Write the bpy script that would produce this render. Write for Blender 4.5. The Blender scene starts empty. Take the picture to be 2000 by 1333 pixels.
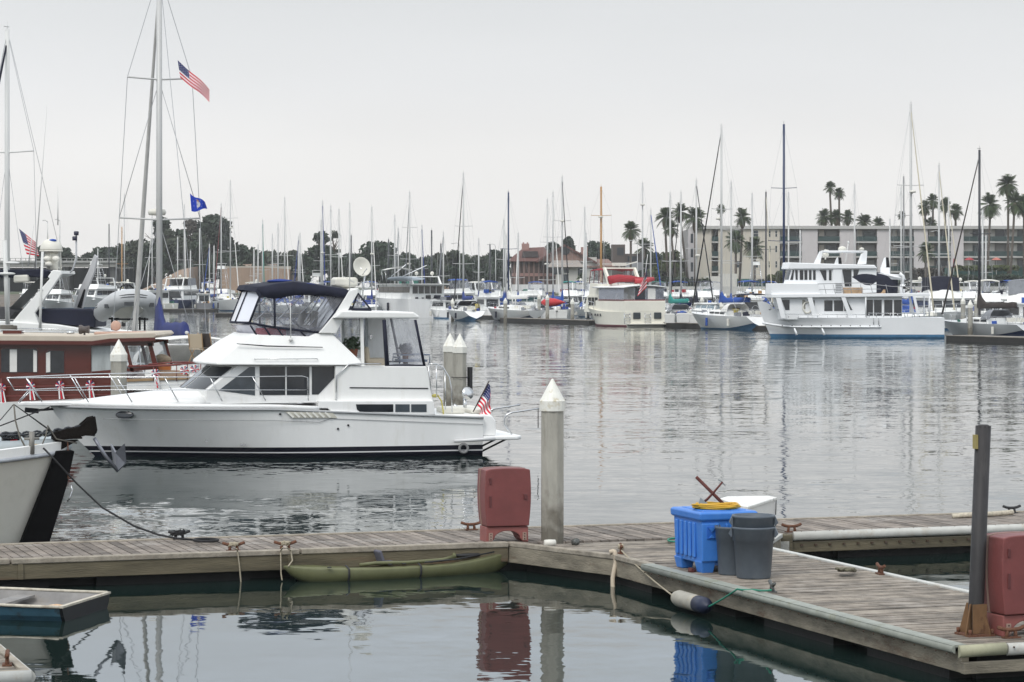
import bpy, bmesh, math, random
from mathutils import Vector, Matrix, noise as mnoise
R = math.radians
random.seed(7)
scene = bpy.context.scene
COL = scene.collection
# ---------------------------------------------------------------- camera
FPX, HY, CX, CAMH = 5200.0, 556.0, 1000.0, 4.4
cam_d = bpy.data.cameras.new('camera'); cam = bpy.data.objects.new('camera', cam_d); COL.objects.link(cam)
cam.location = (0, 0, CAMH); cam.rotation_euler = (R(90), 0, 0)
cam_d.sensor_width = 36; cam_d.lens = FPX*36/2000; cam_d.shift_y = (HY-666.5)/2000
cam_d.clip_start = .5; cam_d.clip_end = 6000
scene.camera = cam
# ---------------------------------------------------------------- world: overcast sky
SUN_EL, SUN_AZ = R(48), R(205)
world = bpy.data.worlds.new('World'); scene.world = world; world.use_nodes = True
nt = world.node_tree; nt.nodes.clear()
wo = nt.nodes.new('ShaderNodeOutputWorld'); bg = nt.nodes.new('ShaderNodeBackground')
sky = nt.nodes.new('ShaderNodeTexSky'); sky.sky_type = 'NISHITA'; sky.sun_disc = False
sky.sun_elevation = SUN_EL; sky.sun_rotation = SUN_AZ; sky.dust_density = 6; sky.air_density = 1.5
hs = nt.nodes.new('ShaderNodeHueSaturation'); hs.inputs['Saturation'].default_value = .25; hs.inputs['Value'].default_value = .45
tc = nt.nodes.new('ShaderNodeTexCoord'); sep = nt.nodes.new('ShaderNodeSeparateXYZ')
cr = nt.nodes.new('ShaderNodeValToRGB')
K = 10.0
els = cr.color_ramp.elements
els[0].position = 0.0; els[0].color = (.94, .92, .895, 1)
els[1].position = 1.0; els[1].color = (1.1, 1.14, 1.18, 1)
for pos, c in ((.05, (.905, .90, .89)), (.075, (.82, .83, .84)), (.108, (.735, .755, .77)), (.13, (.84, .91, .98)), (.18, (1.03, 1.13, 1.25)), (.5, (1.02, 1.09, 1.16))):
    e = els.new(pos); e.color = c+(1,)
cn = nt.nodes.new('ShaderNodeTexNoise'); cn.inputs['Scale'].default_value = 2.2; cn.inputs['Detail'].default_value = 3
mp = nt.nodes.new('ShaderNodeMapping'); mp.inputs['Scale'].default_value = (1, 1, 4)
mr = nt.nodes.new('ShaderNodeMapRange'); mr.inputs[1].default_value = .25; mr.inputs[2].default_value = .75
mr.inputs[3].default_value = K*.96; mr.inputs[4].default_value = K*1.14
vm = nt.nodes.new('ShaderNodeVectorMath'); vm.operation = 'SCALE'
mx = nt.nodes.new('ShaderNodeMix'); mx.data_type = 'RGBA'; mx.inputs['Factor'].default_value = .88
L = nt.links.new
L(tc.outputs['Generated'], sep.inputs[0]); L(sep.outputs['Z'], cr.inputs[0])
L(tc.outputs['Generated'], mp.inputs[0]); L(mp.outputs[0], cn.inputs['Vector']); L(cn.outputs[0], mr.inputs[0])
L(cr.outputs[0], vm.inputs[0]); L(mr.outputs[0], vm.inputs['Scale'])
L(sky.outputs[0], hs.inputs['Color']); L(hs.outputs[0], mx.inputs['A']); L(vm.outputs[0], mx.inputs['B'])
L(mx.outputs['Result'], bg.inputs['Color']); bg.inputs['Strength'].default_value = .1
L(bg.outputs[0], wo.inputs[0])
sun_d = bpy.data.lights.new('sun', 'SUN'); sun_d.energy = 1.35; sun_d.angle = R(22); sun_d.color = (1, .97, .92)
sun = bpy.data.objects.new('sun', sun_d); COL.objects.link(sun)
_sd = Vector((math.sin(SUN_AZ)*math.cos(SUN_EL), math.cos(SUN_AZ)*math.cos(SUN_EL), math.sin(SUN_EL)))
sun.rotation_euler = _sd.to_track_quat('Z', 'Y').to_euler()
scene.view_settings.view_transform = 'Standard'; scene.view_settings.look = 'None'
scene.view_settings.gamma = 1; scene.view_settings.exposure = .12; scene.view_settings.use_curve_mapping = False
cy = scene.cycles
cy.max_bounces = 8; cy.transparent_max_bounces = 24; cy.transmission_bounces = 4; cy.glossy_bounces = 4; cy.diffuse_bounces = 3
cy.caustics_reflective = False; cy.caustics_refractive = False; cy.volume_bounces = 0
# ---------------------------------------------------------------- helpers
def V(*a): return Vector(a)
def W(px, py, Y): return Vector(((px-CX)*Y/FPX, Y, CAMH-(py-HY)*Y/FPX))
def G(px, py, z=0.0):
    Y = FPX*(CAMH-z)/(py-HY); return Vector(((px-CX)*Y/FPX, Y, z))
class Frame:
    """local axes: u (along), v (away), z; a thing built in it gets location O and rotation ang"""
    def __init__(s, O, ang):
        s.O = Vector(O); s.ang = ang; s.u = Vector((math.cos(ang), math.sin(ang))); s.v = Vector((-math.sin(ang), math.cos(ang)))
    def uz(s, px, py, v=0.0):
        d = Vector(((px-CX)/FPX, 1.0)); t = (s.O.xy.dot(s.v)+v)/d.dot(s.v)
        return ((t*d-s.O.xy).dot(s.u), CAMH-t*(py-HY)/FPX-s.O.z)
    def uvz(s, px, py, v=0.0):
        u, z = s.uz(px, py, v); return Vector((u, v, z))
    def uvg(s, px, py, z=0.0):
        g = G(px, py, z+s.O.z); d = g.xy-s.O.xy; return Vector((d.dot(s.u), d.dot(s.v), z))
    def world(s, u, v, z=0.0):
        p = s.O.xy+s.u*u+s.v*v; return Vector((p.x, p.y, s.O.z+z))
class MB:
    """collects shapes for ONE mesh"""
    def __init__(s): s.v = []; s.f = []; s.sm = []; s.mi = []; s.tone = []
    def add(s, vs, fs, smooth=False, mi=0, tone=.5):
        o = len(s.v); s.v += [tuple(p) for p in vs]
        for f in fs:
            s.f.append(tuple(i+o for i in f)); s.sm.append(smooth); s.mi.append(mi); s.tone.append(tone)
        return s
    def box(s, x0, x1, y0, y1, z0, z1, mi=0, tone=.5):
        vs = [(x, y, z) for z in (z0, z1) for y in (y0, y1) for x in (x0, x1)]
        return s.add(vs, [(0, 2, 3, 1), (4, 5, 7, 6), (0, 1, 5, 4), (2, 6, 7, 3), (0, 4, 6, 2), (1, 3, 7, 5)], mi=mi, tone=tone)
    def obox(s, c, size, rot=(0, 0, 0), mi=0, tone=.5):
        from mathutils import Euler
        M = Euler(rot).to_matrix(); c = Vector(c)
        vs = [c+M @ Vector((x*size[0]/2, y*size[1]/2, z*size[2]/2)) for z in (-1, 1) for y in (-1, 1) for x in (-1, 1)]
        return s.add(vs, [(0, 2, 3, 1), (4, 5, 7, 6), (0, 1, 5, 4), (2, 6, 7, 3), (0, 4, 6, 2), (1, 3, 7, 5)], mi=mi, tone=tone)
    def tube(s, pts, r, n=6, r2=None, mi=0, smooth=True, closed=False, flat=1.0):
        pts = [Vector(p) for p in pts]; m = len(pts); vs = []; fs = []
        prev = None
        for i, p in enumerate(pts):
            if closed: d = pts[(i+1) % m]-pts[i-1]
            else: d = pts[min(i+1, m-1)]-pts[max(i-1, 0)]
            if d.length < 1e-9: d = Vector((0, 0, 1))
            d.normalize()
            if prev is None:
                a = Vector((0, 0, 1)) if abs(d.z) < .9 else Vector((1, 0, 0))
            else: a = prev
            e1 = (a-d*a.dot(d))
            if e1.length < 1e-6: e1 = d.orthogonal()
            e1.normalize(); prev = e1; e2 = d.cross(e1)
            rr = r if r2 is None else r+(r2-r)*i/max(1, m-1)
            for k in range(n):
                t = 2*math.pi*k/n; vs.append(p+e1*rr*math.cos(t)*flat+e2*rr*math.sin(t))
        for i in range(m if closed else m-1):
            j = (i+1) % m
            for k in range(n):
                k2 = (k+1) % n; fs.append((i*n+k, i*n+k2, j*n+k2, j*n+k))
        if not closed: fs.append(tuple(range(n-1, -1, -1))); fs.append(tuple((m-1)*n+k for k in range(n)))
        return s.add(vs, fs, smooth, mi)
    def bar(s, p, q, r, n=6, r2=None, mi=0): return s.tube([p, q], r, n, r2, mi)
    def prism(s, poly, y0, y1, mi=0):
        """polygon in (x,z) extruded over y"""
        n = len(poly); vs = [(x, y0, z) for x, z in poly]+[(x, y1, z) for x, z in poly]
        fs = [tuple(range(n)), tuple(range(2*n-1, n-1, -1))]+[(i, n+i, n+(i+1) % n, (i+1) % n) for i in range(n)]
        return s.add(vs, fs, mi=mi)
    def slab(s, poly, z0, z1, mi=0):
        n = len(poly); vs = [(x, y, z0) for x, y in poly]+[(x, y, z1) for x, y in poly]
        fs = [tuple(range(n-1, -1, -1)), tuple(range(n, 2*n))]+[(i, (i+1) % n, n+(i+1) % n, n+i) for i in range(n)]
        return s.add(vs, fs, mi=mi)
    def loft(s, rings, caps=True, smooth=True, closed=True, mi=0, mif=None):
        n = len(rings[0]); vs = [p for r in rings for p in r]; o = len(s.v); s.v += [tuple(p) for p in vs]
        for i in range(len(rings)-1):
            for k in range(n if closed else n-1):
                k2 = (k+1) % n
                s.f.append((o+i*n+k, o+i*n+k2, o+(i+1)*n+k2, o+(i+1)*n+k)); s.sm.append(smooth); s.tone.append(.5)
                s.mi.append(mif(i, k) if mif else mi)
        if caps:
            s.f.append(tuple(o+k for k in range(n-1, -1, -1))); s.sm.append(False); s.mi.append(mi); s.tone.append(.5)
            s.f.append(tuple(o+(len(rings)-1)*n+k for k in range(n))); s.sm.append(False); s.mi.append(mi); s.tone.append(.5)
        return s
    def lathe(s, prof, c=(0, 0, 0), n=16, smooth=True, mi=0, axis=None):
        c = Vector(c); M = axis.to_track_quat('Z', 'Y').to_matrix() if axis is not None else Matrix.Identity(3)
        rings = [[c+M @ Vector((r*math.cos(2*math.pi*k/n), r*math.sin(2*math.pi*k/n), z)) for k in range(n)] for r, z in prof]
        return s.loft(rings, True, smooth, mi=mi)
    def ball(s, c, rx, ry, rz, n=12, m=7, mi=0, z0=-1.0, z1=1.0):
        pr = []
        for i in range(m+1):
            zz = z0+(z1-z0)*i/m; zz = max(-.999, min(.999, zz)); pr.append((math.sqrt(1-zz*zz), zz))
        c = Vector(c)
        rings = [[c+Vector((r*rx*math.cos(2*math.pi*k/n), r*ry*math.sin(2*math.pi*k/n), z*rz)) for k in range(n)] for r, z in pr]
        return s.loft(rings, True, True, mi=mi)
    def quad(s, a, b, c, d, mi=0, tone=.5, smooth=False): return s.add([a, b, c, d], [(0, 1, 2, 3)], smooth, mi, tone)
    def grid(s, fn, nu, nv, smooth=True, mi=0, mif=None):
        o = len(s.v); s.v += [tuple(fn(i/nu, j/nv)) for i in range(nu+1) for j in range(nv+1)]
        for i in range(nu):
            for j in range(nv):
                a = o+i*(nv+1)+j; s.f.append((a, a+nv+1, a+nv+2, a+1)); s.sm.append(smooth); s.tone.append(.5)
                s.mi.append(mif(i, j) if mif else mi)
        return s
    def build(s, name, mats, parent=None, bevel=0, tone=False, seg=2, split=False):
        if split:                       # every loose piece becomes an object of its own
            par = list(range(len(s.v)))
            def find(a):
                while par[a] != a: par[a] = par[par[a]]; a = par[a]
                return a
            for f in s.f:
                for a in f[1:]: par[find(a)] = find(f[0])
            groups = {}
            for i, f in enumerate(s.f): groups.setdefault(find(f[0]), []).append(i)
            out = None
            for fl in groups.values():
                m2 = MB(); ids = {}
                for i in fl:
                    for a in s.f[i]:
                        if a not in ids: ids[a] = len(m2.v); m2.v.append(s.v[a])
                    m2.f.append(tuple(ids[a] for a in s.f[i])); m2.sm.append(s.sm[i]); m2.mi.append(s.mi[i]); m2.tone.append(s.tone[i])
                o = m2.build(name, mats, parent, bevel, tone, seg); out = out or o
            return out
        me = bpy.data.meshes.new(name); me.from_pydata(s.v, [], s.f)
        if not isinstance(mats, (list, tuple)): mats = [mats]
        for m in mats: me.materials.append(m)
        me.polygons.foreach_set('use_smooth', s.sm); me.polygons.foreach_set('material_index', s.mi)
        if tone:
            at = me.attributes.new('tone', 'FLOAT', 'FACE'); at.data.foreach_set('value', s.tone)
        me.update()
        o = bpy.data.objects.new(name, me); COL.objects.link(o)
        if parent is not None: o.parent = parent
        if bevel:
            b = o.modifiers.new('bevel', 'BEVEL'); b.width = bevel; b.segments = seg; b.limit_method = 'ANGLE'; b.angle_limit = R(40)
        return o
def tag(o, label=None, cat=None, group=None, kind=None):
    if label: o['label'] = label
    if cat: o['category'] = cat
    if group: o['group'] = group
    if kind: o['kind'] = kind
    return o
def thing(name, label, cat, loc=(0, 0, 0), ang=0.0, group=None):
    o = bpy.data.objects.new(name, None); COL.objects.link(o); o.empty_display_size = .2
    o.location = loc; o.rotation_euler = (0, 0, ang); return tag(o, label, cat, group)
def thing_at(fr, name, label, cat, group=None): return thing(name, label, cat, fr.O, fr.ang, group)
def kids(o): return [c for c in bpy.data.objects if c.parent == o]
def dup(root, loc, ang, label, group=None):
    def cp(o, par):
        c = o.copy(); COL.objects.link(c); c.parent = par
        for k in kids(o): cp(k, c)
        return c
    r = cp(root, None); r.location = loc; r.rotation_euler = (0, 0, ang); r['label'] = label
    if group: r['group'] = group
    return r
# ---------------------------------------------------------------- materials
_M = {}
def mat(name, col, rough=.5, metal=0.0, var=0.0, vscale=3.0, bump=0.0, bscale=20.0, stain=None, stscale=1.5, stamt=.5, stretch=(1, 1, 1), spec=.5, coat=0.0, tonevar=0.0):
    if name in _M: return _M[name]
    m = bpy.data.materials.new(name); m.use_nodes = True; nt = m.node_tree; N = nt.nodes; L = nt.links.new
    b = N['Principled BSDF']; b.inputs['Roughness'].default_value = rough; b.inputs['Metallic'].default_value = metal
    b.inputs['Specular IOR Level'].default_value = spec
    if coat: b.inputs['Coat Weight'].default_value = coat; b.inputs['Coat Roughness'].default_value = .05
    c3 = tuple(col[:3]); b.inputs['Base Color'].default_value = c3+(1,)
    if var or bump or stain or tonevar:
        tc = N.new('ShaderNodeTexCoord'); mp = N.new('ShaderNodeMapping'); mp.inputs['Scale'].default_value = stretch
        L(tc.outputs['Object'], mp.inputs[0]); out = None
        rgb = N.new('ShaderNodeRGB'); rgb.outputs[0].default_value = c3+(1,); out = rgb.outputs[0]
        if var:
            n1 = N.new('ShaderNodeTexNoise'); n1.inputs['Scale'].default_value = vscale; n1.inputs['Detail'].default_value = 6; n1.inputs['Roughness'].default_value = .65
            L(mp.outputs[0], n1.inputs['Vector'])
            r = N.new('ShaderNodeMapRange'); r.inputs[1].default_value = .3; r.inputs[2].default_value = .7; r.inputs[3].default_value = 1-var; r.inputs[4].default_value = 1+var
            L(n1.outputs[0], r.inputs[0]); s = N.new('ShaderNodeVectorMath'); s.operation = 'SCALE'; L(out, s.inputs[0]); L(r.outputs[0], s.inputs['Scale']); out = s.outputs[0]
        if tonevar:
            at = N.new('ShaderNodeAttribute'); at.attribute_name = 'tone'
            r = N.new('ShaderNodeMapRange'); r.inputs[3].default_value = 1-tonevar; r.inputs[4].default_value = 1+tonevar
            L(at.outputs['Fac'], r.inputs[0]); s = N.new('ShaderNodeVectorMath'); s.operation = 'SCALE'; L(out, s.inputs[0]); L(r.outputs[0], s.inputs['Scale']); out = s.outputs[0]
        if stain:
            n2 = N.new('ShaderNodeTexNoise'); n2.inputs['Scale'].default_value = stscale; n2.inputs['Detail'].default_value = 8; n2.inputs['Roughness'].default_value = .7
            L(mp.outputs[0], n2.inputs['Vector'])
            r = N.new('ShaderNodeMapRange'); r.inputs[1].default_value = .54; r.inputs[2].default_value = .68; r.inputs[3].default_value = 0; r.inputs[4].default_value = stamt
            L(n2.outputs[0], r.inputs[0]); x = N.new('ShaderNodeMix'); x.data_type = 'RGBA'; L(r.outputs[0], x.inputs['Factor']); L(out, x.inputs['A']); x.inputs['B'].default_value = tuple(stain)+(1,); out = x.outputs['Result']
        L(out, b.inputs['Base Color'])
        if bump:
            n3 = N.new('ShaderNodeTexNoise'); n3.inputs['Scale'].default_value = bscale; n3.inputs['Detail'].default_value = 5
            L(mp.outputs[0], n3.inputs['Vector']); bp = N.new('ShaderNodeBump'); bp.inputs['Strength'].default_value = bump; bp.inputs['Distance'].default_value = .02
            L(n3.outputs[0], bp.inputs['Height']); L(bp.outputs[0], b.inputs['Normal'])
    _M[name] = m; return m
def vinyl(name, tint, clear, rough=.08):
    """clear sheet: mostly see-through, a little milky, reflective at grazing angles"""
    if name in _M: return _M[name]
    m = bpy.data.materials.new(name); m.use_nodes = True; N = m.node_tree.nodes; L = m.node_tree.links.new; N.clear()
    o = N.new('ShaderNodeOutputMaterial'); t = N.new('ShaderNodeBsdfTransparent'); t.inputs[0].default_value = (.93, .94, .95, 1)
    p = N.new('ShaderNodeBsdfPrincipled'); p.inputs['Base Color'].default_value = tuple(tint)+(1,); p.inputs['Roughness'].default_value = rough
    x = N.new('ShaderNodeMixShader'); fr = N.new('ShaderNodeFresnel'); fr.inputs[0].default_value = 1.45
    tc = N.new('ShaderNodeTexCoord'); nz = N.new('ShaderNodeTexNoise'); nz.inputs['Scale'].default_value = 1.6; nz.inputs['Detail'].default_value = 3
    L(tc.outputs['Object'], nz.inputs['Vector'])
    r = N.new('ShaderNodeMapRange'); r.inputs[1].default_value = .35; r.inputs[2].default_value = .7; r.inputs[3].default_value = 1-clear-.1; r.inputs[4].default_value = 1-clear+.15
    a = N.new('ShaderNodeMath'); a.operation = 'ADD'; a.use_clamp = True
    L(nz.outputs[0], r.inputs[0]); L(r.outputs[0], a.inputs[0]); L(fr.outputs[0], a.inputs[1]); L(a.outputs[0], x.inputs[0])
    L(t.outputs[0], x.inputs[1]); L(p.outputs[0], x.inputs[2]); L(x.outputs[0], o.inputs[0])
    _M[name] = m; return m
WHITE = mat('white gelcoat', (.84, .84, .83), .28, var=.04, vscale=1.2, spec=.5, stain=(.62, .60, .53), stscale=2.2, stamt=.28, stretch=(1.2, 1.2, .25))
WHITE2 = mat('white painted superstructure', (.84, .84, .82), .45, var=.05, vscale=.8, stain=(.64, .61, .54), stscale=1.8, stamt=.25, stretch=(1.2, 1.2, .3))
CREAM = mat('cream gelcoat', (.82, .79, .69), .4, var=.05, vscale=.9)
OFFW = mat('aged off white plastic', (.70, .68, .61), .5, var=.06, vscale=3)
BLACK = mat('black boot paint', (.008, .008, .011), .4, spec=.25)
NAVYC = mat('navy canvas', (.008, .010, .026), .85, var=.25, vscale=4, bump=.3, bscale=9)
BLUEC = mat('bright blue canvas', (.015, .07, .32), .8, var=.2, vscale=3, bump=.4, bscale=5)
ROYAL = mat('royal blue canvas', (.012, .035, .20), .8, var=.2, vscale=3, bump=.5, bscale=5)
TEALC = mat('teal canvas', (.02, .25, .22), .8, var=.15, vscale=3, bump=.4, bscale=5)
GREENC = mat('green canvas', (.02, .12, .09), .8, var=.15, vscale=3)
REDC = mat('red canvas', (.33, .02, .03), .75, var=.15, vscale=3, bump=.3, bscale=5)
MAROON = mat('maroon trim', (.16, .03, .03), .6)
GREYC = mat('grey canvas', (.22, .23, .25), .8, var=.15, vscale=3)
BROWNC = mat('dark brown canvas', (.045, .035, .032), .85, var=.2, vscale=3)
WHITEC = mat('white sail cloth', (.72, .71, .68), .8, var=.08, vscale=4, bump=.4, bscale=6)
ALU = mat('anodised aluminium', (.52, .52, .51), .45, .1, var=.06, vscale=.6)
PALEM = mat('white painted mast', (.66, .66, .64), .4, var=.05, vscale=.6)
DARKM = mat('dark mast', (.03, .032, .04), .4)
NAVYM = mat('navy mast', (.015, .03, .09), .35)
TANM = mat('varnished spruce mast', (.45, .25, .10), .45, var=.15, vscale=1, stretch=(1, 1, .1))
STEEL = mat('stainless steel', (.62, .63, .64), .2, .9)
WIRE = mat('rigging wire', (.38, .39, .40), .45, .5)
GLASS = mat('dark tinted glass', (.02, .024, .03), .06, spec=.6, var=.4, vscale=1.5)
GLASSB = mat('grey tinted glass', (.07, .085, .10), .07, spec=.6, var=.3, vscale=1.2)
RUBBER = mat('black rubber', (.02, .02, .022), .6)
NAVYH = mat('navy hull paint', (.018, .035, .10), .2, spec=.6)
BLUEB = mat('blue bottom paint', (.05, .165, .30), .5, var=.2, vscale=2)
REDB = mat('red bottom paint', (.22, .06, .05), .6, var=.2, vscale=2)
RUST = mat('rusted iron', (.13, .055, .03), .85, var=.4, vscale=30, bump=.6, bscale=60)
ROPEW = mat('weathered rope', (.40, .35, .26), .9, var=.25, vscale=40, bump=.6, bscale=120)
ROPEB = mat('black rope', (.018, .018, .02), .85, var=.2, vscale=30)
FRED = mat('flag red', (.62, .008, .03), .8); FWHITE = mat('flag white', (.80, .78, .78), .8); FBLUE = mat('flag blue', (.008, .016, .12), .8)
TEAK = mat('teak deck', (.33, .22, .12), .7, var=.2, vscale=4)
MAHOG = mat('varnished mahogany', (.088, .016, .010), .25, var=.3, vscale=1.6, stretch=(.25, 1, 2.5), coat=.1)
VIN = vinyl('clear vinyl window', (.75, .76, .82), .89)
VING = vinyl('clear glass pane', (.30, .34, .36), .80, .03)
VINB = vinyl('smoked vinyl', (.5, .5, .58), .72)
# ================================================================ SETTING: water, shore
def water_mat():
    m = bpy.data.materials.new('harbour water'); m.use_nodes = True; N = m.node_tree.nodes; L = m.node_tree.links.new
    b = N['Principled BSDF']; b.inputs['Roughness'].default_value = .02; b.inputs['IOR'].default_value = 1.333
    geo = N.new('ShaderNodeNewGeometry')
    def nz(scale, detail, rough=.5, off=(0, 0, 0), st=(1, 1, 1)):
        mp = N.new('ShaderNodeMapping'); mp.inputs['Location'].default_value = off; mp.inputs['Scale'].default_value = st
        n = N.new('ShaderNodeTexNoise'); n.inputs['Scale'].default_value = scale; n.inputs['Detail'].default_value = detail; n.inputs['Roughness'].default_value = rough
        L(geo.outputs['Position'], mp.inputs[0]); L(mp.outputs[0], n.inputs['Vector']); return n
    def rng(src, a, b_, c, d):
        r = N.new('ShaderNodeMapRange'); r.interpolation_type = 'SMOOTHSTEP'
        for i, x in enumerate((a, b_, c, d)): r.inputs[i+1].default_value = x
        L(src, r.inputs[0]); return r.outputs[0]
    def math_(op, a, b_):
        n = N.new('ShaderNodeMath'); n.operation = op
        for i, x in enumerate((a, b_)):
            if isinstance(x, (int, float)): n.inputs[i].default_value = x
            else: L(x, n.inputs[i])
        return n.outputs[0]
    # colour: murky green grey
    cn = nz(.05, 3); col = N.new('ShaderNodeMix'); col.data_type = 'RGBA'
    L(rng(cn.outputs[0], .3, .7, 0, 1), col.inputs['Factor']); col.inputs['A'].default_value = (.007, .015, .0135, 1); col.inputs['B'].default_value = (.011, .0235, .021, 1)
    L(col.outputs['Result'], b.inputs['Base Color'])
    # how ruffled: the sheltered basin in front of the floats is calmer, breeze patches elsewhere
    sp = N.new('ShaderNodeSeparateXYZ'); L(geo.outputs['Position'], sp.inputs[0])
    dv = math_('ADD', math_('MULTIPLY', sp.outputs['Y'], .943), math_('MULTIPLY', sp.outputs['X'], -.332))
    open_ = rng(dv, 37.5, 44.0, 0.0, 1.0)
    patch = nz(.11, 3, .55, (3, 8, 0), (1, .55, 1)); p1 = rng(patch.outputs[0], .42, .62, 0, 1)
    far_ = rng(dv, 45, 150, 0, 1)
    calm = math_('ADD', math_('MULTIPLY', p1, .030), .0075)
    rough = math_('ADD', math_('ADD', math_('MULTIPLY', p1, .036), .025), math_('MULTIPLY', far_, .03))
    amp = math_('ADD', math_('MULTIPLY', calm, math_('SUBTRACT', 1, open_)), math_('MULTIPLY', rough, open_))
    def slopes(n):
        s = N.new('ShaderNodeVectorMath'); s.operation = 'SUBTRACT'; L(n.outputs['Color'], s.inputs[0]); s.inputs[1].default_value = (.5, .5, .5); return s.outputs[0]
    a1 = slopes(nz(2.4, 2, .55, st=(.55, 1, 1))); a2 = slopes(nz(.55, 1, .5, (11, 4, 2), (.6, 1, 1))); a3 = slopes(nz(8.0, 1, .5, (5, 1, 7), (.6, 1, 1)))
    def scl(v_, k):
        s = N.new('ShaderNodeVectorMath'); s.operation = 'SCALE'; L(v_, s.inputs[0])
        if isinstance(k, (int, float)): s.inputs['Scale'].default_value = k
        else: L(k, s.inputs['Scale'])
        return s.outputs[0]
    def addv(a, b_):
        s = N.new('ShaderNodeVectorMath'); s.operation = 'ADD'; L(a, s.inputs[0]); L(b_, s.inputs[1]); return s.outputs[0]
    tot = addv(addv(scl(a1, 1.5), scl(a2, .8)), scl(a3, .9)); tot = scl(tot, amp)
    cmb = N.new('ShaderNodeVectorMath'); cmb.operation = 'MULTIPLY_ADD'; L(tot, cmb.inputs[0]); cmb.inputs[1].default_value = (1, 1, 0); cmb.inputs[2].default_value = (0, 0, 1)
    nm = N.new('ShaderNodeVectorMath'); nm.operation = 'NORMALIZE'; L(cmb.outputs[0], nm.inputs[0]); L(nm.outputs[0], b.inputs['Normal'])
    return m
mb = MB(); mb.add([(-700, -60, 0), (700, -60, 0), (700, 512, 0), (-700, 512, 0)], [(0, 1, 2, 3)])
tag(mb.build('water', water_mat()), kind='structure')
EARTH = mat('dry earth', (.20, .15, .11), .95, var=.25, vscale=.12)
LAWN = mat('shore ground cover', (.06, .075, .035), .95, var=.4, vscale=.2)
mb = MB(); mb.grid(lambda s, t: (-700+1400*s, 508+t*990, 2.6+.5*mnoise.noise((s*40, t*50, 0)) if t > 0 else -1.5), 60, 40, False)
tag(mb.build('ground', LAWN), kind='structure')
hzm = bpy.data.materials.new('sea haze'); hzm.use_nodes = True; hzm.node_tree.nodes.clear()
_o = hzm.node_tree.nodes.new('ShaderNodeOutputMaterial'); _v = hzm.node_tree.nodes.new('ShaderNodeVolumePrincipled')
_v.inputs['Color'].default_value = (.96, .97, .98, 1); _v.inputs['Density'].default_value = .00015; _v.inputs['Anisotropy'].default_value = 0
hzm.node_tree.links.new(_v.outputs[0], _o.inputs['Volume'])
tag(MB().box(-705, 705, -65, 1502, -4, 32).build('haze', hzm), kind='stuff')
# ================================================================ DOCKS
DF = Frame((0, 0, 0), R(19.4)); DZ = .42
PLANK = mat('weathered deck planks', (.20, .17, .145), .85, var=.5, vscale=4, bump=.6, bscale=60, stain=(.42, .39, .36), stscale=1.1, stamt=.6, tonevar=.34)
PLANKF = mat('weathered finger planks', (.215, .185, .152), .85, var=.5, vscale=4, bump=.6, bscale=60, stain=(.42, .38, .34), stscale=1.3, stamt=.5, tonevar=.32)
FASC = mat('stained fascia timber', (.118, .10, .064), .85, var=.45, vscale=2.2, bump=.5, bscale=25, stain=(.085, .035, .016), stscale=1.1, stamt=.9, stretch=(.35, .35, 3))
FASCF = mat('worn grey tan fascia', (.215, .19, .145), .85, var=.4, vscale=3, bump=.5, bscale=25, stain=(.09, .045, .022), stscale=1.6, stamt=.75, stretch=(.6, .6, 2))
LIPW = mat('pale rub timber', (.30, .265, .215), .85, var=.35, vscale=5, bump=.5, bscale=40, stain=(.16, .12, .09), stscale=4, stamt=.6)
FLOATM = mat('wet dark float', (.010, .009, .008), .7, var=.5, vscale=3, bump=.4, bscale=12)
FENDG = mat('grey green rubber fender', (.27, .285, .25), .6, var=.18, vscale=4, stain=(.20, .20, .13), stscale=3, stamt=.6)
FENDW = mat('white rubber fender', (.50, .50, .47), .5, var=.12, vscale=4, stain=(.35, .27, .18), stscale=5, stamt=.45)
BOLT = mat('rusty bolt heads', (.07, .045, .03), .8)
def planks(mb, u0, u1, v0, v1, along, pitch=.146, gap=.021, z=DZ, clip=None):
    rnd = random.Random(int(u0*100+v0*7)+3)
    a0, a1 = (u0, u1) if along == 'v' else (v0, v1); n = int((a1-a0)/pitch)
    for i in range(n):
        a = a0+i*pitch; b = a+pitch-gap; t = rnd.random(); dz = rnd.uniform(-.004, .004)
        lo, hi = (v0, v1) if along == 'v' else (u0, u1)
        if clip: lo, hi = clip((a+b)/2, lo, hi)
        if hi-lo < .05: continue
        if along == 'v': mb.box(a, b, lo, hi, z-.04, z+dz, tone=t)
        else: mb.box(lo, hi, a, b, z-.04, z+dz, tone=t)
def half_round(mb, p, q, r, side, n=7, bolts=None):
    """rubber D fender from p to q on edge; side = outward unit vector"""
    p = Vector(p); q = Vector(q); side = Vector(side); up = Vector((0, 0, 1)); rings = []
    for c in (p, q):
        rings.append([c+side*(r*math.sin(math.pi*k/n))+up*(r*1.15*math.cos(math.pi*k/n)) for k in range(n+1)])
    mb.loft(rings, True, True)
main = thing_at(DF, 'floating_dock', 'long weathered main walkway of the floating dock crossing the whole picture', 'dock')
V0, V1 = 38.6, 40.95
mb = MB(); planks(mb, -2.0, 34.0, V0+.03, V1-.03, 'v')
mb.build('deck', PLANK, main, tone=True)
mb = MB(); mb.box(-2, 13.5, V0-.09, V0+.03, .15, DZ-.045); mb.box(18.15, 34, V0-.09, V0+.03, .13, DZ-.13); mb.box(-2, 34, V1-.03, V1+.06, .05, DZ-.045)
for u in range(-2, 13, 4): mb.box(u+.02, u+.10, V0-.115, V0-.092, .15, DZ-.05)
mb.build('fascia', FASC, main, bevel=.008)
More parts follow.
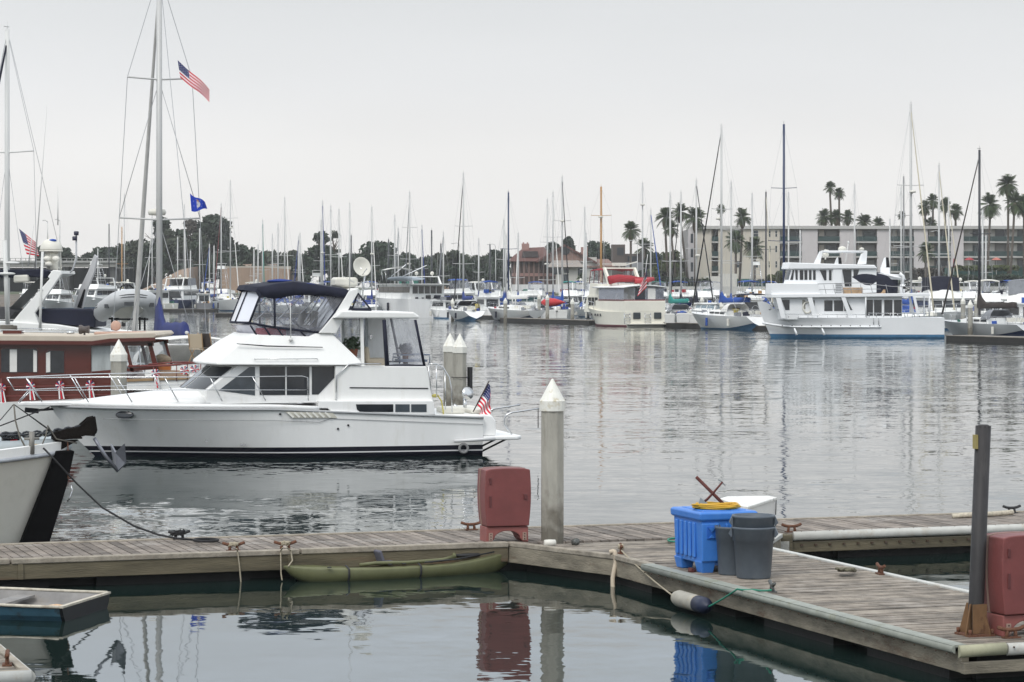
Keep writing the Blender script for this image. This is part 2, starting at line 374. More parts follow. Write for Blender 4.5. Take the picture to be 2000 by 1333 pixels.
mb = MB(); mb.box(-2, 5.9, V0-.11, V0+.05, DZ-.045, DZ+.035); mb.box(5.93, 10.2, V0-.11, V0+.05, DZ-.045, DZ+.03); mb.box(10.23, 13.5, V0-.11, V0+.05, DZ-.045, DZ+.035); mb.box(-2, 34, V1-.04, V1+.08, DZ-.045, DZ+.02)
mb.build('rub_rail', LIPW, main, bevel=.012)
mb = MB(); half_round(mb, (18.3, V0-.09, DZ-.03), (34, V0-.09, DZ-.03), .064, (0, -1, 0))
for k in range(60): mb.ball((18.45+k*.25, V0-.10, DZ+.035), .013, .013, .013, 5, 3, mi=1); mb.box(18.45+k*.25-.02, 18.45+k*.25+.02, V0-.12, V0-.095, DZ-.19, DZ-.16, mi=1)
mb.build('fender_strip', [FENDW, BOLT], main)
mb = MB(); mb.box(17.9, 18.27, V0-.16, V0+.1, .05, DZ-.0); mb.build('end_post', FASC, main, bevel=.01)
mb = MB(); mb.box(17.98, 18.2, V0-.175, V0-.162, .12, DZ-.1); mb.build('bracket_plate', mat('galvanised plate', (.38, .37, .34), .5, .6, var=.3, vscale=12), main)
mb = MB()
for u in range(-2, 33, 3): mb.box(u+.2, u+2.5, V0+.12, V1-.1, -.35, .16)
mb.box(-2, 34, V0+.3, V1-.3, -.3, DZ-.06)
mb.build('float', FLOATM, main)
# the finger dock coming toward the viewer with its gusset plates
fing = thing_at(DF, 'dock_finger', 'plank finger dock running toward the viewer carrying the blue bin and grey cans', 'dock')
U0, U1, VE = 14.35, 17.0, 25.9
def fclip(v, lo, hi):
    if v > 36.2: lo = 14.35-(v-36.2)/(38.6-36.2)*.85
    if v > 36.8: hi = 17.0+(v-36.8)/(38.5-36.8)*1.1
    return lo+.03, hi-.03
mb = MB(); planks(mb, U0, U1, VE+.03, V0-.13, 'u', clip=fclip)
mb.build('deck', PLANKF, fing, tone=True)
def wallstrip(mb, p, q, th, z0, z1):
    p = Vector(p); q = Vector(q); d = (q-p).normalized(); nrm = Vector((d.y, -d.x))*th
    mb.slab([p, q, q+nrm, p+nrm], z0, z1)
mb = MB(); wallstrip(mb, (13.5, 38.6), (14.35, 36.2), -.09, .135, DZ-.045); wallstrip(mb, (14.35, 36.2), (14.35, VE), -.09, .135, DZ-.045)
wallstrip(mb, (17.0, VE), (17.0, 36.8), -.07, .06, DZ-.045); wallstrip(mb, (17.0, 36.8), (18.1, 38.5), -.07, .06, DZ-.045); mb.box(U0-.02, U1, VE-.09, VE, .135, DZ-.16)
mb.build('fascia', FASCF, fing, bevel=.008)
mb = MB(); wallstrip(mb, (13.5, 38.6), (14.33, 36.2), -.13, DZ-.043, DZ+.03); wallstrip(mb, (14.33, 36.2), (14.33, 34.9), -.12, DZ-.043, DZ+.03)
mb.build('rub_rail', LIPW, fing, bevel=.012)
mb = MB(); wallstrip(mb, (17.03, 26.2), (17.03, 36.8), -.10, DZ-.04, DZ+.025); wallstrip(mb, (17.03, 36.8), (18.1, 38.45), -.1, DZ-.04, DZ+.025)
mb.build('edge_strip', FENDW, fing, bevel=.01)
mb = MB()
half_round(mb, (U0-.09, 34.9, DZ-.02), (U0-.09, VE-.02, DZ-.015), .042, (-1, 0, 0))
mb.box(U0-.12, U0+.06, VE, 34.9, DZ+.002, DZ+.03)
for k in range(36): mb.ball((U0-.13, VE+.1+k*.25, DZ-.075), .012, .012, .012, 5, 3, mi=1)
mb.build('fender_strip', [FENDG, BOLT], fing)
mb = MB(); half_round(mb, (U0+.5, VE-.10, DZ-.03), (U1, VE-.10, DZ-.03), .06, (0, -1, 0)); 
for k in range(11): mb.ball((U0+.55+k*.22, VE-.175, DZ-.0), .013, .013, .013, 5, 3, mi=1)
mb.build('fender_strip', [FENDW, BOLT], fing)
mb = MB(); half_round(mb, (U0-.1, VE-.10, DZ-.03), (U0+.48, VE-.10, DZ-.02), .06, (0, -1, 0)); mb.build('corner_bumper', mat('yellowed corner rubber', (.36, .35, .24), .6, var=.2, vscale=6, stain=(.2, .2, .12), stscale=6), fing)
mb = MB()
for v in (26.4, 29.3, 32.2, 35.1): mb.box(U0+.12, U1-.1, v, v+2.0, -.35, .17)
mb.box(U0+.4, U1-.3, VE+.4, 38.4, -.3, DZ-.06); mb.slab([(13.8, 38.5), (14.5, 36.2), (17.0, 36.8), (17.9, 38.4)], -.3, DZ-.06)
mb.build('float', FLOATM, fing)
# ---------------------------------------------------------------- pilings
CONC = mat('concrete piling', (.37, .355, .31), .9, var=.2, vscale=2.5, bump=.4, bscale=40, stain=(.12, .11, .08), stscale=1.6, stamt=.5, stretch=(2.4, 2.4, .45))
_n = CONC.node_tree; _N = _n.nodes; _b = _N['Principled BSDF']; _src = _b.inputs['Base Color'].links[0].from_socket
_t = _N.new('ShaderNodeNewGeometry'); _s = _N.new('ShaderNodeSeparateXYZ'); _z = _N.new('ShaderNodeTexNoise'); _z.inputs['Scale'].default_value = 5; _z.inputs['Detail'].default_value = 6
_a = _N.new('ShaderNodeMath'); _a.operation = 'MULTIPLY_ADD'; _a.inputs[1].default_value = 1.6; _r = _N.new('ShaderNodeMapRange'); _x = _N.new('ShaderNodeMix'); _x.data_type = 'RGBA'
_n.links.new(_t.outputs['Position'], _s.inputs[0]); _n.links.new(_t.outputs['Position'], _z.inputs['Vector']); _n.links.new(_z.outputs[0], _a.inputs[0]); _n.links.new(_s.outputs['Z'], _a.inputs[2])
for _i, _q in enumerate((1.35, 1.95, .7, 0.0)): _r.inputs[_i+1].default_value = _q
_n.links.new(_a.outputs[0], _r.inputs[0]); _n.links.new(_r.outputs[0], _x.inputs['Factor']); _n.links.new(_src, _x.inputs['A']); _x.inputs['B'].default_value = (.075, .06, .04, 1); _n.links.new(_x.outputs['Result'], _b.inputs['Base Color'])
CAPW = mat('white piling cap', (.76, .75, .69), .5, var=.08, vscale=8, stain=(.42, .34, .17), stscale=7, stamt=.8)
def piling(name, label, p, ztip, w, group=None, below=-1.0, ncap=8, capdirt=False):
    t = thing(name, label, 'piling', (p.x, p.y, 0), R(19.4)+R(4), group)
    r = w/2*1.08; rc = w/2*1.17; capb = ztip-w*1.45
    mb = MB(); mb.lathe([(r, below), (r, capb+.03)], (0, 0, 0), 8, False); mb.build('shaft', CONC, t, bevel=.01)
    mb = MB(); mb.lathe([(r*1.02, -.4), (r*1.03, .18), (r*1.012, .30)], (0, 0, 0), 8, False); mb.build('weed_band', FLOATM, t)
    mb = MB(); mb.lathe([(rc, capb), (rc, ztip-w*.98), (rc*.94, ztip-w*.95), (.012, ztip)], (0, 0, 0), 8 if not capdirt else 16, False)
    mb.build('cap', CAPW, t, bevel=.006)
    return t
piling('concrete_piling', 'concrete piling with pointed white cap standing by the red cabinet', DF.world(14.31, 38.75), W(1097, 742, 40.9).z, .345, capdirt=True)
for px, py, Y, lab in ((232, 663, 75, 'concrete piling with white pointed cap beside the mahogany cabin'), (879, 651, 88, 'left one of two white capped pilings behind the yacht stern'), (898, 652, 85.5, 'right one of two white capped pilings, black plate on its side')):
    p = W(px, py, Y); t = piling('concrete_piling', lab, p, p.z, .43)
    if px == 898:
        mb = MB(); mb.box(.24, .34, -.25, -.05, 1.0, 1.75); mb.build('plate', RUBBER, t); mb = MB(); mb.tube([(.27*math.cos(a*.3), .27*math.sin(a*.3), 1.42) for a in range(21)], .012, 5); mb.build('strap', RUBBER, t)
# ================================================================ THINGS ON AND BY THE DOCKS
def dv_at(px, u, fr=DF):
    k = (px-CX)/FPX; c, s = math.cos(fr.ang), math.sin(fr.ang); return u*(c-k*s)/(s+k*c)
def du_at(px, v, fr=DF):
    k = (px-CX)/FPX; c, s = math.cos(fr.ang), math.sin(fr.ang); return v*(s+k*c)/(c-k*s)
def deck_uv(px, py, z=DZ):
    g = G(px, py, z); return g.xy.dot(DF.u), g.xy.dot(DF.v)
# red cabinets
REDP = mat('faded maroon fibreglass', (.178, .048, .045), .55, var=.16, vscale=2.5, stain=(.26, .09, .085), stscale=1.6, stamt=.7, bump=.08, bscale=30)
REDL = mat('sun bleached red legs', (.26, .085, .075), .6, var=.15, vscale=3)
SEAM = mat('pale seam strip', (.33, .22, .18), .6)
def cabinet(label, u, v, ang):
    p = DF.world(u, v, DZ); t = thing('dock_cabinet', label, 'cabinet', p, DF.ang+ang, 'red cabinets on the docks')
    def outline(a, b, z0, z1, bow):
        pts = [(-a, z0), (a, z0)]
        for k in range(1, 7): pts.append((a+(b-a)*k/7+.026*math.sin(k/7*math.pi), z0+(z1-z0)*k/7))
        pts.append((b, z1-.012))
        for k in range(1, 8): x = b-2*b*k/8; pts.append((x, z1+bow*(1-(x/b)**2)))
        pts.append((-b, z1-.012))
        for k in range(6, 0, -1): pts.append((-(a+(b-a)*k/7+.026*math.sin(k/7*math.pi)), z0+(z1-z0)*k/7))
        return pts
    mb = MB(); mb.prism(outline(.335, .352, .25, 1.13, .016), -.17, .15); mb.build('door', REDP, t, bevel=.014)
    mb = MB(); mb.prism(outline(.345, .362, .245, 1.135, .016), .155, .17); mb.build('seam_strip', SEAM, t)
    mb = MB(); mb.prism(outline(.335, .357, .25, 1.13, .016), .175, .30); mb.build('back_shell', REDP, t, bevel=.014)
    mb = MB(); arch = [(-.335, 0), (-.335, .24), (.335, .24), (.335, 0), (.255, 0)]
    for k in range(0, 13): a = math.pi*k/12; arch.append((.205*math.cos(a), .06+.115*math.sin(a)))
    arch.append((-.255, 0)); mb.prism(arch, -.13, .28); o = mb.build('leg_frame', REDL, t, bevel=.012)
    mb = MB(); mb.box(-.30, -.27, -.185, -.166, .55, .72); mb.box(-.30, -.27, -.185, -.166, .9, 1.0); mb.box(.25, .30, -.19, -.166, .66, .74); mb.build('latch', mat('dull red latch', (.11, .03, .03), .5), t, bevel=.004, split=True)
    for sx in (-1, 1):
        mb = MB(); mb.box(sx*.27-.03, sx*.27+.03, -.148, -.133, .03, .15)
        for z in (.05, .09, .13): mb.ball((sx*.27, -.15, z), .012, .008, .012, 5, 3, mi=1)
        mb.build('latch_plate', [SEAM, BOLT], o)
    return t
u, v = deck_uv(994, 1060); cabinet('maroon upright cabinet on arched legs beside the concrete piling', u, v+.17, R(-4))
u, v = deck_uv(2012, 1243); cabinet('maroon upright cabinet cut by the frame edge behind the dark steel post', u, v+.17, R(2))
# steel post
pu, pv = deck_uv(1913, 1243); p = DF.world(pu, pv+.1, DZ)
POST = mat('dark weathered steel post', (.032, .030, .031), .6, .2, var=.35, vscale=6, stain=(.10, .095, .09), stscale=7, stamt=.4, stretch=(1, 1, .25))
t = thing('steel_post', 'dark steel post with rusty triangular base brackets on the finger corner', 'post', p, DF.ang)
mb = MB(); top = W(1920.5, 832, p.y); lx = top.x-p.x; zt = top.z-DZ
cth = math.cos(DF.ang); tv = Vector((lx*cth, -lx*math.sin(DF.ang), zt))
mb.tube([(0, 0, -.3), (0, 0, 0), tv], .088, 12); mb.lathe([(.09, -.01), (.05, .015)], tv, 10); mb.build('shaft', POST, t)
mb = MB()
for i, a in enumerate((-150, -60, 30, 120)):
    d = Vector((math.cos(R(a)), math.sin(R(a)), 0)); n = Vector((-d.y, d.x, 0))*.008
    q = [d*.085+V(0, 0, .36), d*.11+V(0, 0, .36), d*.2+V(0, 0, .05), d*.2+V(0, 0, 0), d*.085]
    mb.add([x+n for x in q]+[x-n for x in q], [tuple(range(5)), (9, 8, 7, 6, 5)]+[(k, 5+k, 5+(k+1) % 5, (k+1) % 5) for k in range(5)])
mb.box(-.09, .09, -.115, -.1, .03, .36)
BRK = mat('rust streaked bracket', (.19, .105, .05), .85, .2, var=.25, vscale=6, stain=(.07, .03, .02), stscale=4, stamt=.95, stretch=(1, 1, .5))
mb.build('base_bracket', BRK, t); mb = MB(); mb.box(-.17, .17, -.17, .17, 0, .025)
for x in (-.14, .14):
    for y in (-.14, .14): mb.lathe([(.022, 0), (.022, .06)], (x, y, .02), 6)
mb.build('base_plate', RUST, t)
mb = MB(); mb.box(tv.x-.115, tv.x-.088, tv.y-.04, tv.y+.04, tv.z-.26, tv.z-.10); mb.build('reflector', mat('faded yellow reflector', (.33, .27, .10), .6), t)
# blue tote
BLUEP = mat('blue moulded plastic', (.045, .195, .60), .42, var=.07, vscale=5, stain=(.14, .32, .66), stscale=3, stamt=.3)
bu, bv = deck_uv(1370, 1121); t = thing('fish_tote', 'bright blue insulated plastic tote with lid, ribs and moulded feet', 'bin', DF.world(bu, bv, DZ), DF.ang)
BW, BL, BH = .80, .98, .740
mb = MB(); z0 = .13
mb.loft([[(x, y, z) for x, y in ((i, i), (BW-i, i), (BW-i, BL-i), (i, BL-i))] for z, i in ((z0, .02), (.3, .012), (BH-.02, 0), (BH, 0))], True, False)
for k in range(5):
    y = .20+k*.15; mb.box(-.022, .012, y, y+.085, .2, BH-.055)
mb.box(.36, .40, -.02, .02, .2, BH-.06); mb.box(.54, .58, -.02, .02, .2, BH-.06); mb.box(.0, .26, -.022, .02, .16, BH-.05)
mb.build('body', BLUEP, t, bevel=.018, seg=3)
for x0, x1 in ((.0, .22), (BW-.22, BW)):
    for y0, y1 in ((0, .26), (BL-.26, BL)):
        mb = MB(); mb.loft([[(x0+i, y0+i, z), (x1-i, y0+i, z), (x1-i, y1-i, z), (x0+i, y1-i, z)] for z, i in ((0, .03), (.16, .0))], True, False); mb.build('foot', BLUEP, t, bevel=.012)
mb = MB(); o_ = .035
mb.loft([[(-i, -i, z), (BW+i, -i, z), (BW+i, BL+i, z), (-i, BL+i, z)] for z, i in ((BH-.02, .015), (BH, o_), (BH+.085, o_+.004), (BH+.105, .01))], True, False)
mb.box(.08, BW-.08, .1, BL-.1, BH+.09, BH+.118); mb.build('lid', BLUEP, t, bevel=.014, seg=3)
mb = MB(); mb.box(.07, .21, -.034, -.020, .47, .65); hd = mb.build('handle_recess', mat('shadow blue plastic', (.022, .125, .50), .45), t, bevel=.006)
mb = MB(); mb.prism([(.085, .635), (.195, .635), (.14, .57)], -.05, -.02); mb.prism([(.10, .49), (.18, .49), (.14, .535)], -.05, -.02); mb.build('grip', BLUEP, hd)
LTOP = DZ+BH+.118
# hose, anchor and pipe on the tote
YEL = mat('yellow rubber hose', (.58, .33, .02), .5, var=.12, vscale=8)
hc = DF.uvg(1399, 994, LTOP); hw = DF.world(hc.x, hc.y, LTOP)
mb = MB(); rnd = random.Random(5); pts = []
for i in range(170):
    a = i*.33; k = i/170; r = .235+.05*math.sin(i*.11)+.02*rnd.uniform(-1, 1)
    pts.append((r*1.12*math.cos(a), r*.72*math.sin(a), .017+.055*k+.008*math.sin(a*2.3)))
mb.tube(pts, .016, 6); tag(mb.build('hose', YEL), 'yellow hose lying coiled on the lid of the blue tote', 'hose').location = hw
IRON = mat('red oxide painted iron', (.10, .025, .02), .75, var=.35, vscale=18, bump=.4, bscale=50)
Yt = hw.y
def loc3(px, py, dy=0): return W(px, py, Yt+dy)
mb = MB(); a = loc3(1360, 932, .1); b = loc3(1419, 991, -.05); mb.bar(V(0, 0, 0), b-a, .024, 10); o = mb.build('iron_pipe', IRON); o.location = a; tag(o, 'rusty red iron pipe leaning across the coiled yellow hose', 'pipe')
t = thing('plough_anchor', 'small plough anchor with red shank lying on the blue tote', 'anchor', loc3(1376, 990)); O = t.location
mb = MB(); mb.tube([loc3(1366, 988, .05)-O, loc3(1382, 975, .02)-O, loc3(1395, 961)-O, loc3(1411, 942, .05)-O], .020, 8, .013); mb.build('shank', IRON, t)
mb = MB(); q = [loc3(1368, 972, -.02)-O, loc3(1362, 990, -.12)-O, loc3(1386, 989, -.05)-O, loc3(1374, 984, .14)-O, loc3(1385, 985, .12)-O]
mb.add([*q, *[p_+V(.004, .012, -.006) for p_ in q]], [(0, 1, 2), (0, 3, 1), (0, 2, 4), (5, 7, 6), (5, 6, 8), (5, 9, 7)]); mb.build('blade', mat('galvanised blade', (.20, .23, .25), .5, .5, stain=(.40, .26, .05), stscale=9, stamt=.9), t)
mb = MB(); mb.tube([loc3(1403, 937, .05)-O, loc3(1410, 941, .05)-O, loc3(1417, 950, .05)-O], .012, 6, .004); mb.build('cross_bar', mat('dull steel', (.25, .27, .27), .4, .7), t)
# bins
CANM = mat('grey bin plastic', (.088, .108, .132), .5, var=.12, vscale=6, stain=(.13, .14, .145), stscale=3.5, stamt=.4)
def can_parts(t, h, r0, r1, z, full=True, ang=0):
    mb = MB(); band = h*.72
    mb.lathe([(r0*.97, z), (r0, z+.02), (r0+(r1-r0)*.7, z+band), (r1-.002, z+band+.005), (r1, z+h-.04), (r1+.014, z+h-.03), (r1+.014, z+h), (r1-.006, z+h), (r1-.012, z+h-.06), (r0*.9, z+.05)], (0, 0, 0), 40); b_ = mb.build('body', CANM, t)
    for sg in (0, math.pi):
        a = ang+sg; d = Vector((math.cos(a), math.sin(a), 0)); n = Vector((-d.y, d.x, 0)); c = d*(r1+.01)
        mb = MB(); zt_ = z+h-.01
        q = [c+n*.075+V(0, 0, zt_), c-n*.075+V(0, 0, zt_), c-n*.07+d*.042+V(0, 0, zt_-.09), c+n*.07+d*.042+V(0, 0, zt_-.09), c+n*.075+V(0, 0, zt_-.14), c-n*.075+V(0, 0, zt_-.14)]
        q2 = [p_-d*.012 for p_ in q]
        mb.add(q+q2, [(0, 1, 2, 3), (0, 3, 4), (1, 5, 2), (6, 9, 8, 7), (6, 10, 9), (7, 8, 11), (0, 6, 7, 1), (3, 2, 5, 4)]); mb.build('handle', CANM, b_ if not full else t, bevel=.004)
cu, cv = deck_uv(1479, 1133); p = DF.world(cu+.06, cv+.25, DZ)
t = thing('rubbish_bin', 'large grey bin on the planks holding a second nested bin', 'bin', p, R(-8)); can_parts(t, .70, .232, .285, 0)
t2 = thing('rubbish_bin', 'upper grey bin nested inside the large one', 'bin', (p.x, p.y, DZ+.155), R(-2)); can_parts(t2, .70, .230, .280, 0)
cu, cv = deck_uv(1434, 1126); p = DF.world(cu+.09, cv+.23, DZ)
t = thing('rubbish_bin', 'smaller grey bin between the blue tote and the nested bins', 'bin', p, R(100)); can_parts(t, .665, .205, .245, 0)
# white triangular dock box
BOXW = mat('white fibreglass box', (.72, .71, .68), .4, var=.05, vscale=3)
BOXL = mat('soiled white lid', (.76, .75, .71), .45, stain=(.10, .09, .07), stscale=9, stamt=.7, var=.05)
z1 = .985; A = [G(1460, 990, z1), G(1518, 971.5, z1), G(1500, 968.5, z1), G(1420, 969.5, z1), G(1406, 973.5, z1), G(1440, 986.5, z1)]
cx_ = sum((a.x for a in A))/6; cy_ = sum((a.y for a in A))/6
t = thing('dock_box', 'white wedge shaped dock box behind the bins', 'box', (cx_, cy_, DZ))
ou = [(a.x-cx_, a.y-cy_) for a in A]
mb = MB(); mb.slab([(x*.93, y*.93) for x, y in ou], 0, z1-DZ-.05); mb.build('body', BOXW, t, bevel=.01)
mb = MB(); mb.slab(ou, z1-DZ-.05, z1-DZ); mb.build('lid', BOXL, t, bevel=.012)
mb = MB(); mb.tube([(ou[1][0]-.02, ou[1][1]-.03, z1-DZ-.02), (ou[1][0]-.03, ou[1][1]-.05, z1-DZ-.28)], .009, 5); mb.build('chain', RUBBER, t)
# cleats
def cleat_mesh(m):
    mb = MB(); mb.tube([(-.17, 0, .125), (-.1, 0, .10), (-.04, 0, .092), (.04, 0, .092), (.1, 0, .10), (.17, 0, .125)], .024, 7); 
    for x in (-.055, .055): mb.tube([(x*1.1, 0, 0), (x, 0, .05), (x*.9, 0, .095)], .026, 6, .02)
    mb.box(-.10, .10, -.05, .05, 0, .015); return mb
def knot(mb, n, s, seed, c=(0, 0, .1)):
    r_ = random.Random(seed); pts = []
    for i in range(n): a = i*1.1; pts.append((c[0]+s*1.6*math.cos(a)*r_.uniform(.4, 1), c[1]+s*.6*math.sin(a), c[2]+s*.6*math.sin(a*1.7)*r_.uniform(.5, 1)))
    mb.tube(pts, .013, 5)
GREYCL = mat('grey galvanised cleat', (.10, .105, .10), .5, .4, var=.3, vscale=15)
CL = [(920, 1036, 0, RUST, 'dark cleat on the far dock edge left of the red cabinet', None), (456, 1077, 0, RUST, 'rust red cleat on the near edge with frayed rope hanging down', ROPEW), (557, 1075, 0, RUST, 'cleat wrapped in tan rope above the kayak end', ROPEW),
      (1213, 1082, 70, RUST, 'rusty cleat at the gusset where the white fender line is tied', ROPEW), (1546, 1040, 0, RUST, 'rusty cleat at the inner end of the white fender strip', None), (1720, 1122, 80, RUST, 'rusty cleat on the far side of the finger dock', None),
      (1508, 1157, 75, GREYCL, 'grey cleat near the bins with green line made fast', None), (1976, 1003, 0, RUBBER, 'black cleat at the end of the pale rope on the far dock edge', None), (350, 1054, 0, RUBBER, 'black cleat holding the taut mooring line of the white sailboat', ROPEB),
      (1975, 1247, 0, RUST, 'rusty cleat at the foot of the cut off maroon cabinet', None)]
for i, (px, py, a, m, lab, rope) in enumerate(CL):
    g = G(px, py, DZ); t = thing('mooring_cleat', lab, 'cleat', (g.x, g.y, DZ+.003), DF.ang+R(a), 'mooring cleats on the docks')
    cleat_mesh(m).build('cleat', m, t)
    if rope:
        mb = MB(); knot(mb, 30, .06 if rope != ROPEB else .085, i); mb.build('knot', rope, t)
# ropes
def rope(name, label, pts, r, m, sag=0, n=14):
    pts = [Vector(p) for p in pts]; out = []
    for i in range(len(pts)-1):
        for k in range(n): s = k/n; q = pts[i].lerp(pts[i+1], s); q.z -= sag*4*s*(1-s); out.append(q)
    out.append(pts[-1]); o = out[0].copy(); mb = MB(); mb.tube([p-o for p in out], r, 6); ob = mb.build(name, m); ob.location = o; return tag(ob, label, 'rope')
e = V0-.13
rope('rope', 'frayed rope hanging from the rust red cleat to the water', [G(462, 1072, DZ+.08), DF.world(du_at(464, e), e, DZ+.04), DF.world(du_at(468, e), e, .22), DF.world(du_at(471, e), e, -.05)], .011, ROPEW)
rope('rope', 'tan line looping from the cleat down to the kayak end', [G(552, 1070, DZ+.1), DF.world(du_at(548, e), e, DZ+.02), DF.world(du_at(549, e-.05), e-.05, .1), DF.world(du_at(551, e-.15), e-.15, .02)], .011, ROPEW)
rope('rope', 'short tan line from the cleat to the kayak bow loop', [G(560, 1070, DZ+.1), DF.world(du_at(568, e), e, DZ+.02), DF.world(du_at(571, e-.1), e-.1, .30), DF.world(du_at(563, e-.3), e-.3, .24)], .011, ROPEW)
rope('rope', 'thick pale rope lying along the far dock edge', [G(1860, 1009, DZ+.03), G(1885, 1006.5, DZ+.05), G(1910, 1006, DZ+.05), G(1945, 1004, DZ+.05), G(1978, 1001, DZ+.06)], .045, mat('thick pale rope', (.50, .45, .36), .9, var=.35, vscale=14, bump=1, bscale=50))
GRNR = mat('green line', (.02, .20, .13), .7, var=.2, vscale=20)
rope('rope', 'green line coiled on the planks left of the blue tote', [G(1308+14*math.cos(a*.7)+10, 1055+3.5*math.sin(a*.7), DZ+.02+.002*a) for a in range(28)], .014, GRNR, 0, 3)
g = [G(1653, 1113, DZ+.05+.06*abs(math.sin(i*.9)))+V(.12*math.cos(i*1.3), .14*math.sin(i*1.7), 0) for i in range(22)]
rope('rope', 'tangled greenish rope heap on the far edge of the finger dock', g, .02, mat('algae stained rope', (.14, .13, .09), .95, var=.4, vscale=30), 0, 3)
rope('rope', 'black coil of line lying flat on the planks by the black cleat', [G(402+24*math.cos(a*.6), 1055+2.6*math.sin(a*.6), DZ+.02+.0025*a) for a in range(30)], .02, ROPEB, 0, 3)
# hanging fender and its lines
fu = U0-.26; fv0, fv1 = dv_at(1320, fu), dv_at(1382, fu); L_ = fv0-fv1; p = DF.world(fu, fv1, .155)
t = thing('boat_fender', 'scuffed grey cylindrical fender with dark end hung along the finger', 'fender', p, DF.ang)
FEN = mat('scuffed fender vinyl', (.36, .34, .29), .6, var=.2, vscale=5, stain=(.45, .30, .08), stscale=3.5, stamt=.8)
ax = Vector((0, 1, 0)); mb = MB(); mb.lathe([(.02, L_*.26), (.105, L_*.26), (.112, L_*.30), (.112, L_-.12), (.09, L_-.03), (.05, L_), (.03, L_+.04)], (0, 0, 0), 20, axis=ax); mb.build('body', FEN, t)
mb = MB(); mb.lathe([(.03, -.04), (.05, 0), (.09, .03), (.112, .10), (.112, L_*.30-.002), (.02, L_*.30-.002)], (0, 0, 0), 20, axis=ax); mb.build('dark_end', mat('navy fender end', (.012, .018, .045), .5), t)
f0 = DF.world(fu, fv0+.03, .155); f1 = DF.world(fu, fv1-.03, .155)
rope('rope', 'white line from the gusset cleat to the scuffed fender', [G(1214, 1076, DZ+.09), f0], .012, ROPEW, .03)
edge = DF.world(U0-.2, dv_at(1440, U0-.2), DZ+.05)
rope('rope', 'green line from the fender dark end over the edge to a grey cleat', [f1, edge, G(1470, 1152, DZ+.03), G(1506, 1153, DZ+.1)], .013, GRNR, .01)
HOSE = mat('pale tan hose', (.50, .42, .32), .7, var=.15, vscale=8)
gx = lambda px, v, z: DF.world(du_at(px, v), v, z)
rope('hose', 'pale hose bent over the gusset edge and hanging into the water', [G(1191, 1079, DZ+.06), gx(1200, 36.25, DZ+.08), gx(1203, 36.2, DZ-.08), gx(1197, 36.15, .12), gx(1197, 36.1, .0), gx(1205, 36.0, -.12)], .035, HOSE, 0, 6)['category'] = 'hose'
mb = MB(); q = [G(1084, 1062, DZ+.05), G(1074, 1062, DZ+.05)]
p = G(1074, 1061, DZ+.055); o = MB().lathe([(.02, -.09), (.05, -.085), (.055, 0), (.05, .085), (.02, .09)], (0, 0, 0), 14, axis=V(.95, .3, 0)).build('roller', mat('white nylon roller', (.68, .66, .6), .5)); o.location = p; tag(o, 'small white roller at the foot of the concrete piling', 'roller')
p = G(1124, 1059, DZ+.05); o = MB().lathe([(.02, -.06), (.055, -.05), (.055, .05), (.02, .06)], (0, 0, 0), 12, axis=V(.3, -.9, .2)).build('roller', GREYCL); o.location = p; tag(o, 'grey roller lying on the other side of the concrete piling', 'roller')
p = G(1350, 1118, DZ); o = MB().obox((0, 0, .03), (.06, .08, .06), (0, .2, .6)).obox((.04, .02, .02), (.09, .04, .03), (0, 0, 1.1)).build('wood_block', IRON, bevel=.01); o.location = p; tag(o, 'rusty brown wood scrap under the blue tote', 'block')
# ---------------------------------------------------------------- kayak
p1 = G(558, 1137); p2 = G(997, 1114); d = p2-p1; KL = d.length; ka = math.atan2(d.y, d.x)
t = thing('kayak', 'olive green sit on top kayak floating along the dock', 'kayak', p1+V(-.0, 0, 0), ka)
OLIVE = mat('olive green plastic', (.125, .130, .060), .55, var=.15, vscale=4, stain=(.15, .155, .08), stscale=3, stamt=.4)
def kay(s): # half width, keel z, sheer z, deck crown z
    w = .37*math.sin(math.pi*min(1, max(0, s))**.9)**.55 if 0 < s < 1 else .02
    sh = .168+.07*abs(2*s-1)**3+(.075*max(0, s-.72)/.28)
    return max(w, .02), -.09+.30*abs(2*s-1)**8, sh, .03
rings = []
for i in range(31):
    s = i/30; w, kz, sh, cr_ = kay(s); u = s*KL+.06*(s-.5)
    rc = max(0, min(1, (s-.29)/.05, (.73-s)/.04))*.13
    rings.append([(u, w*a, kz+(sh-kz)*b-(rc if abs(a) < .6 and b > .9 else 0)) for a, b in ((0, 0), (-.45, .02), (-.8, .2), (-.96, .55), (-1, .92), (-.96, 1.0), (-.75, 1.06), (-.5, 1.0), (0, .96), (.5, 1.0), (.75, 1.06), (.96, 1.0), (1, .92), (.96, .55), (.8, .2), (.45, .02))])
mb = MB(); mb.loft(rings, True, True); mb.build('hull', OLIVE, t)
S = lambda s, y, z: (s*KL, y, z-.06)
mb = MB()
for y in (-.25, .25): mb.tube([S(.30, y*.7, .275), S(.36, y, .30), S(.5, y*1.05, .285), S(.66, y, .30), S(.72, y*.75, .335)], .028, 6)
mb.tube([S(.72, .19, .335), S(.74, 0, .36), S(.72, -.19, .335)], .03, 6); mb.build('cockpit_rim', OLIVE, t)
mb = MB(); mb.obox(S(.405, 0, .36), (.05, .3, .23), (0, -.35, 0)); mb.obox(S(.435, 0, .275), (.22, .28, .05)); mb.build('seat', mat('grey padded seat', (.11, .11, .14), .8), t, bevel=.02)
mb = MB(); mb.lathe([(.23, 0), (.24, .03), (.20, .045), (.01, .05)], (0, 0, 0), 18); o = mb.build('hatch', RUBBER, t); o.location = S(.80, 0, .315); o.scale = (1.05, .7, 1)
mb = MB(); mb.tube([S(.57, -.33, .285), S(.72, -.30, .305), S(.90, -.19, .375)], .012, 6); mb.build('paddle_cord', RUBBER, t)
